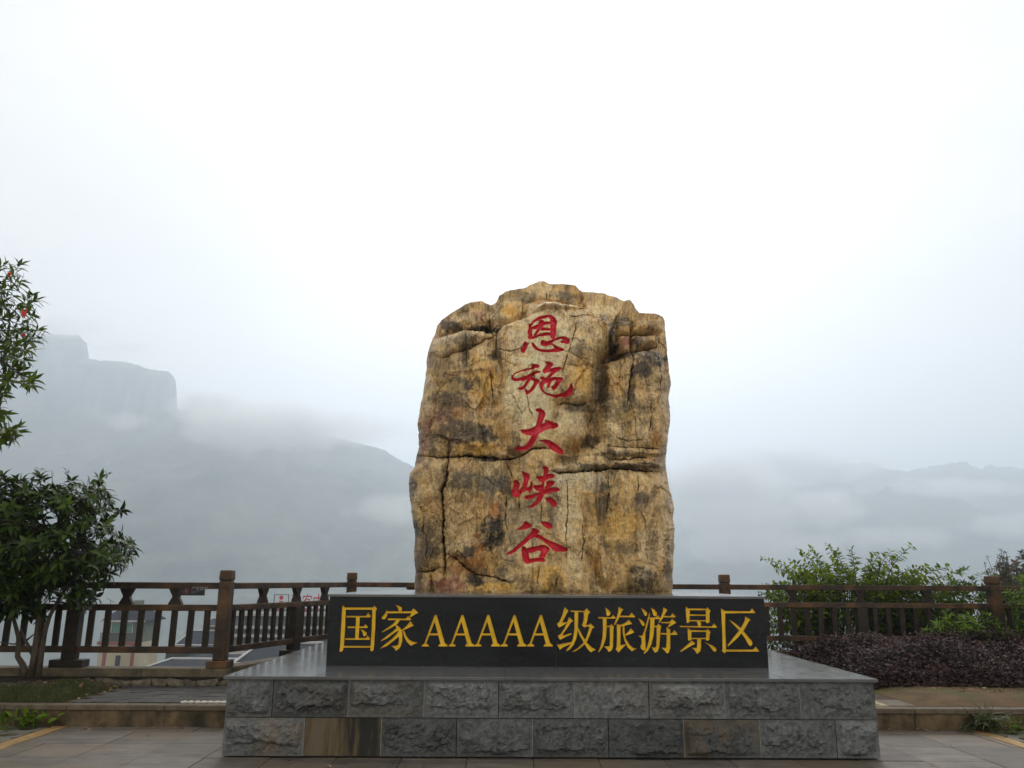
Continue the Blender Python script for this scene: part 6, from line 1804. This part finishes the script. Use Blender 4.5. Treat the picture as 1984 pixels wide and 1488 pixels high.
    leaf_mass("foliage", LT, *arr, MATS["leaf_dark"], t)
left_tree()

# ---- slender-leaved tree reaching in at the left edge
def edge_tree():
    rs = np.random.RandomState(9)
    Y0 = 8.35
    foot = np.array([at_y(-330, 1200, 9.2).x, 9.2, TER_Z + 0.03])
    t = empty("slender_tree", tuple(foot)); tag(t, "slender-leaved tree whose drooping branches enter at the upper left edge", "tree")
    top = np.array(at_y(-230, 520, Y0 + .4))
    m = MB()
    mid = (foot + top) / 2 + [0.12, -.1, 0]
    m.tube([foot, foot * .7 + mid * .3, mid, mid * .4 + top * .6, top], [0.11, 0.095, 0.075, 0.05, 0.02], 10)
    link("trunk", m.mesh("trunk", MATS["bark_grey"], smooth=True), t)
    tips = [(12, 510, .5), (40, 512, .6), (30, 530, .4), (42, 545, .1), (10, 560, .2), (30, 575, .2), (62, 572, .5), (75, 580, .4), (55, 595, .1), (40, 600, .0), (66, 612, -.1), (20, 615, .1), (60, 628, .0), (30, 640, .1),
            (78, 640, .3), (82, 655, .1), (60, 660, .0), (40, 670, .0), (15, 665, .1), (62, 680, -.2), (30, 690, -.1), (55, 700, -.2), (10, 700, -.1), (40, 718, -.3), (15, 730, -.3), (45, 728, -.4), (68, 735, .1), (62, 748, -.4), (5, 760, -.4), (22, 745, -.5),
            (8, 770, -.5), (0, 795, -.5), (12, 805, -.4), (2, 820, -.5), (35, 838, .0), (28, 852, -.6), (10, 848, -.3), (36, 828, .3), (2, 858, -.4), (-20, 560, .3), (-20, 640, .1), (-15, 700, .0), (-5, 530, .4), (-10, 600, .2), (5, 590, 0), (5, 640, 0), (5, 680, 0), (20, 655, 0), (48, 640, 0)]
    cents, axes = [], []
    for px, py, el in tips:
        c = np.array(at_y(px, py, Y0 + rs.uniform(-.35, .35)))
        cents.append(c); axes.append(unit([0.8, rs.uniform(-.5, .3), el]))
    vis = len(cents)
    ctr = np.array(at_y(-190, 680, Y0 + .5))
    while len(cents) < 330:
        q = rs.normal(0, .5, 3)
        if np.linalg.norm(q) > 1.1: continue
        c = ctr + q * [1.0, 1.1, 1.35]
        if c[0] > at_y(-8, 680, c[1]).x: continue
        cents.append(c); axes.append(unit(q + [0, 0, .2]))
    cents = np.array(cents)
    arr = whorls(cents, axes, rs, (13, 18), 0.8, (0.10, 0.155), 0.16, sh=lambda c: 0.28 + 0.3 * rs.rand())
    split_leaves("foliage", LT_LANCE, "slender", arr, MATS["leaf_lance"], t, 260)
    m = MB()
    trunk_pts = np.array([foot + (top - foot) * k for k in np.linspace(.4, 1, 12)])
    nodes = []
    for k in range(26):
        nd = np.array(at_y(rs.uniform(-160, 5), rs.uniform(520, 840), Y0 + rs.uniform(-.3, .4)))
        a = trunk_pts[np.argmin(np.linalg.norm(trunk_pts - (nd - [0.2, 0, .3]), axis=1))]
        limb(m, a, nd, 0.018, 0.006, rs); nodes.append(nd)
    nodes = np.array(nodes)
    for c, ax in zip(cents[:vis + 120], axes[:vis + 120]):
        a = nodes[np.argmin(np.linalg.norm(nodes - c, axis=1))]
        limb(m, a, c - np.array(ax) * .1, 0.006, 0.003, rs, n=3, sides=4); m.tube([c - np.array(ax) * .1, c], [0.003, 0.002], 4)
    o = link("twigs", m.mesh("twigs", MATS["twig_dark"], smooth=True), t); o["kind"] = "stuff"
    labels = ["red ribbon scrap hanging lowest-right among the slender leaves", "small red ribbon scrap nearest the top of the slender branches", "tiny red ribbon scrap below the larger one among slender leaves"]
    for (px, py, n), lb in zip(((44, 608, .75), (16, 533, .5), (45, 650, .4)), ("largest red ribbon scrap tied among the slender leaves", labels[1], labels[2])):
        c = at_y(px, py, Y0 - .42)
        m = MB()
        for k in range(4):
            x0 = (k - 1.5) * 0.018 * n; z0 = rs.uniform(-.02, .03) * n
            m.quad((c.x + x0, c.y, c.z + .05 * n + z0), (c.x + x0 + .02 * n, c.y + .012, c.z + .045 * n + z0), (c.x + x0 + .026 * n, c.y - .006, c.z - .05 * n + z0), (c.x + x0 + .004, c.y + .004, c.z - .045 * n + z0))
        rb = link("ribbon", m.mesh("ribbon", MATS["ribbon_red"])); tag(rb, lb, "ribbon")
edge_tree()

# ---- arching light green shrub beyond the far railing
def far_shrub():
    rs = np.random.RandomState(21)
    Y0 = 13.75
    root = np.array(at_y(1640, 1330, Y0)); root[2] = -4.0
    t = empty("arching_shrub", tuple(root)); tag(t, "light green arching shrub growing up beyond the far railing", "shrub")
    tips = [(1477, 1082), (1500, 1100), (1532, 1088), (1550, 1068), (1568, 1060), (1602, 1054), (1622, 1068), (1650, 1064), (1660, 1085), (1690, 1078), (1704, 1072), (1725, 1070), (1740, 1080), (1766, 1058), (1775, 1100), (1800, 1098), (1815, 1102), (1840, 1098), (1862, 1108), (1838, 1118),
            (1500, 1130), (1480, 1135), (1530, 1118), (1600, 1095), (1560, 1110), (1640, 1105), (1710, 1100), (1750, 1112), (1790, 1120), (1470, 1150), (1490, 1160), (1870, 1132), (1900, 1140), (1560, 1090), (1585, 1080), (1680, 1100)]
    P5 = [[], [], [], [], []]
    m = MB()
    inner = []
    for k in range(270):
        if k < len(tips):
            px, py = tips[k]; Yt = Y0 + rs.uniform(-.45, .5)
        else:
            px, py = rs.uniform(1475, 1890), 0
            env = np.interp(px, [1470, 1540, 1600, 1700, 1800, 1890], [1150, 1105, 1085, 1090, 1115, 1150])
            py = env + 5 + (1265 - env) * rs.rand() ** 1.5; Yt = Y0 + rs.uniform(-.5, .8)
        tip = np.array(at_y(px, py, Yt))
        st = np.array(at_y(1660 + (px - 1660) * .45 + rs.normal(0, 18), 1262 + rs.uniform(0, 25), Yt))
        st = st * .75 + tip * .25 if k >= len(tips) else st
        side = np.sign(px - 1660)
        n = 9
        pts = []
        for i in range(n + 1):
            s = i / n
            p = st * (1 - s) + tip * s + np.array([0, 0, 0.22 * math.sin(s * math.pi)]) * (1.5 if k < len(tips) else .5) + np.array([-side * .25 * math.sin(s * math.pi) * (abs(px - 1660) / 180), 0, 0])
            pts.append(p)
        m.tube(pts, list(np.linspace(0.012, 0.003, n + 1)), 4)
        # opposite leaves along the outer two thirds
        L_ = sum(np.linalg.norm(pts[i + 1] - pts[i]) for i in range(n))
        cnt = int(L_ * (0.75 if k < len(tips) else 1) / 0.058)
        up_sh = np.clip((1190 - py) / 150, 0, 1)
        for j in range(cnt):
            s = 0.25 + 0.75 * j / max(1, cnt - 1)
            i = min(n - 1, int(s * n)); f = s * n - i
            p = pts[i] * (1 - f) + pts[i + 1] * f
            d = unit(pts[i + 1] - pts[i])
            sd = unit(np.cross(d, [0, -.7, .7]) + rs.normal(0, .3, 3))
            for sg_ in (-1, 1):
                P5[0].append(p); P5[1].append(unit(d * .35 + sd * sg_ * 1.2 + np.array([0, 0, .05]) + rs.normal(0, .28, 3)))
                P5[2].append(unit(np.array([0, -.25, 1]) + rs.normal(0, .3, 3)))
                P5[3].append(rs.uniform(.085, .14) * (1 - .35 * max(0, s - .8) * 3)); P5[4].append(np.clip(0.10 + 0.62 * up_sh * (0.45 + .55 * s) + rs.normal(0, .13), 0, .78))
    # darker inner leaves down to the hedge
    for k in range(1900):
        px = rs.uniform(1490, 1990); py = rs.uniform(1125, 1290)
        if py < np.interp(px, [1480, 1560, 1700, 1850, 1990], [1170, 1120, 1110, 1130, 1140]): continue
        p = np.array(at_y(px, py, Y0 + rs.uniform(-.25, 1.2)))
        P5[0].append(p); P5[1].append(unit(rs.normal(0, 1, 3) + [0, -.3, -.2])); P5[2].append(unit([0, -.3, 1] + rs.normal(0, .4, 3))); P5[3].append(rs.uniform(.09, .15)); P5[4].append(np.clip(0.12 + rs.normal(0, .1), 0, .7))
    arr = [np.array(a) for a in P5]
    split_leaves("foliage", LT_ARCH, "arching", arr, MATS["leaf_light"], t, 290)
    o = link("branches", m.mesh("branches", MATS["twig_dark"], smooth=True), t); o["kind"] = "stuff"
    m = MB()
    for k in range(7):
        a = root + np.array([rs.uniform(-.8, .8), rs.uniform(-.1, .3), 0]); b = np.array(at_y(1660 + 50 * (k - 3), 1255, Y0 + .2))
        limb(m, a, b, 0.03, 0.014, rs)
    link("stem", m.mesh("stem", MATS["twig_dark"], smooth=True), t)
far_shrub()

# ---- rounded shrubs at the right end
def round_shrub(name, label, cpx, Yc, R, n, size, mt, seed, base_z, tmpl=LT, key=None, singles=0, bright=0.35):
    rs = np.random.RandomState(seed)
    cc = np.array(at_y(*cpx, Yc))
    t = empty(name, (cc[0], cc[1], base_z)); tag(t, label, "shrub")
    cents, axes = [], []
    R = np.array(R)
    while len(cents) < n:
        q = rs.uniform(-1, 1, 3); r = np.linalg.norm(q)
        if r > 1 + 0.25 * perlin(q[0] * 2.3 + seed, q[2] * 2.3 + q[1]) or r < .3: continue
        c = cc + q * R
        if c[2] < base_z + .03: continue
        cents.append(c); axes.append(unit(q + [0, 0, .6]))
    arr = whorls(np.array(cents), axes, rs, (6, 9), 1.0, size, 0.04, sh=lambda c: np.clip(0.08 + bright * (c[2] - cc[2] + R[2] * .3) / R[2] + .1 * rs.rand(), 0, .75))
    if singles: split_leaves("foliage", tmpl, key, arr, mt, t, singles)
    else: leaf_mass("foliage", tmpl, *arr, mt, t)
    m = MB()
    for k in range(9):
        limb(m, [cc[0] + rs.uniform(-.1, .1), cc[1] + rs.uniform(-.1, .1), base_z], cc + rs.normal(0, .4, 3) * R, 0.014, 0.005, rs)
    for c in cents[::3]:
        limb(m, cc - [0, 0, R[2] * .4], c, 0.005, 0.002, rs, n=3, sides=4)
    o = link("branches", m.mesh("branches", MATS["twig_dark"], smooth=True), t); o["kind"] = "stuff"
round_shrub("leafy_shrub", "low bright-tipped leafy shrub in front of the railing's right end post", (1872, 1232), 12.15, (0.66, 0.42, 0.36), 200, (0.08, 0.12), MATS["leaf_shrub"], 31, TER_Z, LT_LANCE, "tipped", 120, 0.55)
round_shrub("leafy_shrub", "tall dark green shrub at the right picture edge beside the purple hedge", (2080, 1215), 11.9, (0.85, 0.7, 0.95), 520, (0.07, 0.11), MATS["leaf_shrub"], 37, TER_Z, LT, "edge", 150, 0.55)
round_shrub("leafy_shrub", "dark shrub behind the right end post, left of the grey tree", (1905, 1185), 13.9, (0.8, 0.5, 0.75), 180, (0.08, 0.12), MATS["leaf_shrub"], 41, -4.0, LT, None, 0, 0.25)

# ---- purple-leaved hedge
def hedge():
    rs = np.random.RandomState(3)
    x1 = 8.6
    t = empty("purple_hedge", (6.0, 10.2, TER_Z)); tag(t, "broad low clipped hedge of small purple leaves right of the base", "hedge")
    def left(y): return np.interp(y, [10.1, 12.5], [4.42, 3.95])
    def topz(x, y):
        e = np.minimum(np.minimum(x - left(y), (y - 10.15) * 1.1), (12.55 - y) * 1.5)
        return TER_Z + 0.08 + (0.38 + 0.26 * fbm(x * 1.0 + 2, y * 1.3, 3) + .05 * fbm(x * 4, y * 4, 2)) * np.clip(e / 0.42, 0, 1) ** .5
    N_ = 21000
    y = rs.uniform(10.12, 12.5, N_); x = left(y) + (x1 - left(y)) * rs.rand(N_)
    front = rs.rand(N_) < 0.30
    y = np.where(front, 10.12 + np.abs(rs.normal(0, .13, N_)), y)
    lf = rs.rand(N_) < 0.07
    x = np.where(lf, left(y) + np.abs(rs.normal(0, .10, N_)), x)
    tz = topz(x, y)
    dep = np.abs(rs.normal(0, .045, N_)); dep = np.where(front | lf, rs.rand(N_) ** 1.5 * (tz - TER_Z - .03), dep)
    z = tz - dep + rs.normal(0, .022, N_) * (~(front | lf)) + 0.02 * fbm(x * 9, y * 9, 2)
    pos = np.stack([x, y + rs.normal(0, .02, N_), z], 1)
    dirs = rs.normal(0, 1, (N_, 3)) * [1, 1, .55] + np.stack([-.2 * np.ones(N_), -.5 * (front | lf) - .1, .35 * np.ones(N_)], 1)
    ups = rs.normal(0, .45, (N_, 3)) + np.stack([np.zeros(N_), -.55 * front - .1, 1.0 - .4 * front], 1)
    size = rs.uniform(.024, .060, N_)
    patch = fbm(x * 1.1 + 4, y * 1.1, 3)
    shade = np.clip(0.30 + 0.25 * patch + rs.normal(0, .16, N_) , 0, .78)
    leaf_mass("foliage", LT_TINY, pos, dirs, ups, size, shade, MATS["leaf_purple"], t)
    # twigs inside, then a dark sheet standing in for the inner shade
    m = MB()
    for k in range(700):
        yy = rs.uniform(10.2, 12.4); xx = rs.uniform(left(yy) + .05, x1)
        zt = float(topz(np.array([xx]), np.array([yy]))[0]) - .02
        m.tube([(xx + rs.uniform(-.1, .1), yy + rs.uniform(-.05, .1), TER_Z + .0), (xx, yy, (TER_Z + zt) / 2), (xx + rs.uniform(-.12, .12), yy + rs.uniform(-.12, .1), zt)], [.006, .005, .003], 4)
    o = link("twigs", m.mesh("twigs", MATS["twig_dark"]), t); o["kind"] = "stuff"
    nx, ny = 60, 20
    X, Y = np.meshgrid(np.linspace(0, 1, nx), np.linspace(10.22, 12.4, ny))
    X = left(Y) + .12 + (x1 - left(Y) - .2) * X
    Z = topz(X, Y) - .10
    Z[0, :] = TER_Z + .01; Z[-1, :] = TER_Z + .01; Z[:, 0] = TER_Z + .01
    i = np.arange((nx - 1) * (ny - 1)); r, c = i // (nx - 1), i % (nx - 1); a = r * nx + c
    o = link("inner_shade_sheet", np_mesh("inner_shade_sheet", np.stack([X.ravel(), Y.ravel(), Z.ravel()], 1), np.stack([a, a + 1, a + nx + 1, a + nx], 1), MATS["inner_shade_dark"], True), t)
hedge()

# ---- grass, litter, weeds
def scatter_grass(name, label, cat, X, Y, Zf, h, seed, mt, kind="stuff", lean=0.5, w=0.08):
    rs = np.random.RandomState(seed)
    n = len(X)
    T = (np.array([(0, -w, 0), (0, w, 0), (0.55, w * .7, .03), (0.55, -w * .7, .03), (1.0, 0, -.06)]), np.array([(0, 1, 2), (0, 2, 3), (3, 2, 4)]))
    pos = np.stack([X, Y, Zf], 1)
    dirs = rs.normal(0, lean, (n, 3)); dirs[:, 2] = 1
    ups = rs.normal(0, 1, (n, 3)); ups[:, 2] *= .1
    o = leaf_mass(name, T, pos, dirs, ups, h * rs.uniform(.5, 1.2, n), np.clip(rs.normal(.35, .2, n), 0, .78), mt, None)
    return o
def bed_height(bedd, x, y):
    X, Y, Z = bedd
    ix = np.clip((x - X[0, 0]) / (X[0, 1] - X[0, 0]), 0, X.shape[1] - 1.001); iy = np.clip((y - Y[0, 0]) / (Y[1, 0] - Y[0, 0]), 0, X.shape[0] - 1.001)
    a, b = ix.astype(int), iy.astype(int)
    return Z[b, a] * .5 + Z[np.minimum(b + 1, X.shape[0] - 1), np.minimum(a + 1, X.shape[1] - 1)] * .5
rs = np.random.RandomState(77)
x = rs.uniform(-7.5, -4.55, 30000); y = rs.uniform(KERB_Y + .13, 10.1, 30000)
keep = (fbm(x * 1.3 + 2, y * 1.6, 3) + 0.55 - 0.75 * (y - 8.86) + 0.25 * rs.rand(30000)) > 0.1
x, y = x[keep], y[keep]
g = scatter_grass("grass", "", "", x, y, bed_height(bedL, x, y), 0.042, 4, MATS["grass_blade"]); tag(g, "short green grass at the front of the left planting bed", "grass")
x = rs.uniform(4.6, 8, 9000); y = rs.uniform(KERB_Y + .3, 10.3, 9000)
keep = (fbm(x * 1.0 - 5, y * 1.8, 3) + .35 * (x - 6.0) + .2 * rs.rand(9000)) > 0.12
x, y = x[keep], y[keep]
g = scatter_grass("grass", "", "", x, y, bed_height(bedR, x, y), 0.020, 6, MATS["grass_blade"], lean=.9); tag(g, "thin mossy grass on the earth before the purple hedge", "grass")
def litter(label, x, y, z, size, seed):
    rs = np.random.RandomState(seed); n = len(x)
    dirs = rs.normal(0, 1, (n, 3)); dirs[:, 2] *= .25
    ups = rs.normal(0, .35, (n, 3)); ups[:, 2] = 1
    o = leaf_mass("fallen_leaves", LT_BROAD, np.stack([x, y, z], 1), dirs, ups, size * rs.uniform(.6, 1.3, n), np.clip(rs.rand(n), 0, .78), MATS["litter"], None)
    tag(o, label, "leaf litter")
x = rs.uniform(-6.6, -4.5, 170); y = 8.95 + 1.15 * rs.rand(170) ** .7
litter("dry brown leaves strewn on the left planting bed", x, y, bed_height(bedL, x, y) + .012, .06, 8)
x = rs.uniform(4.6, 8.0, 150); y = 9.5 + .75 * rs.rand(150)
litter("dry leaves lying along the foot of the purple hedge", x, y, bed_height(bedR, x, y) + .01, .05, 12)
x = np.array([at_z(p, q, 0).x for p, q in ((170, 1411), (178, 1413), (160, 1412), (1750, 1422), (1840, 1445), (288, 1426), (1935, 1418), (1950, 1420), (1945, 1415))]); y = np.array([at_z(p, q, 0).y for p, q in ((170, 1411), (178, 1413), (160, 1412), (1750, 1422), (1840, 1445), (288, 1426), (1935, 1418), (1950, 1420), (1945, 1415))])
xe = np.concatenate([rs.uniform(-4.4, -2.6, 16), rs.uniform(3.3, 4.7, 12), rs.uniform(-4.6, 4.8, 10)]); ye = np.concatenate([KERB_Y - .04 - np.abs(rs.normal(0, .12, 28)), rs.uniform(6.9, 7.2, 10)])
x = np.concatenate([x, xe]); y = np.concatenate([np.minimum(y, KERB_Y - .05), ye])
litter("few dry leaves scattered on the front paving", x, y, np.full(len(x), .008), .042, 19)
def weed(name, label, px, py, n, size, tmpl, mt, seed, spread, upl=0.8):
    rs = np.random.RandomState(seed)
    c = np.array(at_z(px, py, 0.0)); c[1] = min(c[1], KERB_Y - 0.08)
    t = empty(name, tuple(c)); tag(t, label, "weed")
    pos = c + np.stack([rs.normal(0, spread, n), rs.uniform(-.06, .05, n), rs.rand(n) * 0.12], 1)
    dirs = np.stack([rs.normal(0, .8, n), rs.normal(-.25, .5, n), np.full(n, upl) * rs.uniform(.2, 1.2, n)], 1)
    ups = rs.normal(0, .35, (n, 3)) + [0, -.2, .8]
    leaf_mass("foliage", tmpl, pos, dirs, ups, rs.uniform(*size, n), np.clip(rs.normal(.35, .18, n), 0, .78), mt, t)
weed("leafy_weed", "broad-leaved weed at the foot of the left kerb", 66, 1408, 34, (.06, .13), LT_BROAD, MATS["leaf_shrub"], 5, .09)
weed("leafy_weed", "spreading weed left of the broad-leaved one at the left kerb", 22, 1412, 50, (.06, .13), LT, MATS["leaf_shrub"], 6, .14)
weed("leafy_weed", "small leafy weed at the right kerb beyond the grass tuft", 1968, 1420, 60, (.05, .10), LT, MATS["leaf_shrub"], 7, .13)
def tuft():
    rs = np.random.RandomState(15)
    c = np.array(at_z(1912, 1418, 0.0)); c[1] = KERB_Y - .10
    t = empty("grass_tuft", tuple(c)); tag(t, "arching grass tuft growing out of the right kerb", "grass tuft")
    m = MB()
    T = leaf_template(w=.035, fold=.01, droop=.75)
    n = 170
    pos = c + np.stack([rs.normal(0, .07, n), rs.uniform(-.02, .08, n), rs.uniform(0, .10, n)], 1)
    dirs = np.stack([rs.normal(0, .75, n), rs.normal(-.35, .45, n), rs.uniform(.4, 1.3, n)], 1)
    leaf_mass("blades", T, pos, dirs, np.stack([rs.normal(0, .2, n), rs.normal(-.2, .2, n), np.ones(n)], 1), rs.uniform(.12, .24, n), np.clip(rs.normal(.4, .2, n), 0, .78), MATS["grass_blade"], t)
tuft()

# ---- trees down the bank on the right
def bank_tree(name, label, px_top, px_foot, Y, R, n, size, mt, seed, bare=False):
    rs = np.random.RandomState(seed)
    top = np.array(at_y(*px_top, Y)); foot = np.array(at_y(*px_foot, Y)); foot[2] = -14.0
    t = empty(name, tuple(foot)); tag(t, label, "tree")
    m = MB(); cc = top - [0, 0, R[2]]
    m.tube([foot, (foot + cc) / 2 + rs.normal(0, .15, 3), cc], [.22, .17, .09], 8)
    link("trunk", m.mesh("trunk", MATS["bark_grey"], smooth=True), t)
    cents, axes = [], []
    R = np.array(R)
    while len(cents) < n:
        q = rs.uniform(-1, 1, 3); r = np.linalg.norm(q)
        if r > 1 + .3 * perlin(q[0] * 2 + seed, q[2] * 2 + q[1]) or (bare and q[2] < -.3): continue
        cents.append(cc + q * R); axes.append(unit(q + [0, 0, .5]))
    arr = whorls(np.array(cents), axes, rs, (5, 9) if not bare else (4, 7), 1.1, size, .08, sh=lambda c: .15 + .35 * rs.rand())
    leaf_mass("crown", LT_BROAD if not bare else LT, *arr, mt, t)
    m = MB()
    for c in cents[:: (1 if bare else 4)]:
        limb(m, cc - [0, 0, R[2] * (.9 if bare else .3)], c, .03 if not bare else .022, .006, rs, n=4, sides=4, bend=.06)
    o = link("branches", m.mesh("branches", MATS["twig_dark"], smooth=True), t); o["kind"] = "stuff"
bank_tree("sparse_tree", "thin sparse grey-leaved tree above the railing's right end post", (1940, 1064), (1935, 1200), 30, (.62, .5, 1.0), 62, (.10, .17), MATS["leaf_brownish"], 51, bare=True)
bank_tree("bank_tree", "hazy brownish green tree mass at the far right edge", (1990, 1074), (2010, 1250), 42, (2.0, 1.6, 2.2), 420, (.22, .36), MATS["leaf_brownish"], 53)
bank_tree("bank_tree", "lower hazy green tree behind the right end post", (1960, 1106), (1950, 1250), 34, (1.3, 1.2, 1.6), 300, (.18, .30), MATS["leaf_shrub"], 57)
bank_tree("bank_tree", "tall dim evergreen peak above the hazy trees at the right edge", (2000, 1056), (2010, 1250), 60, (1.6, 1.4, 3.2), 300, (.25, .4), MATS["leaf_dark"], 59)
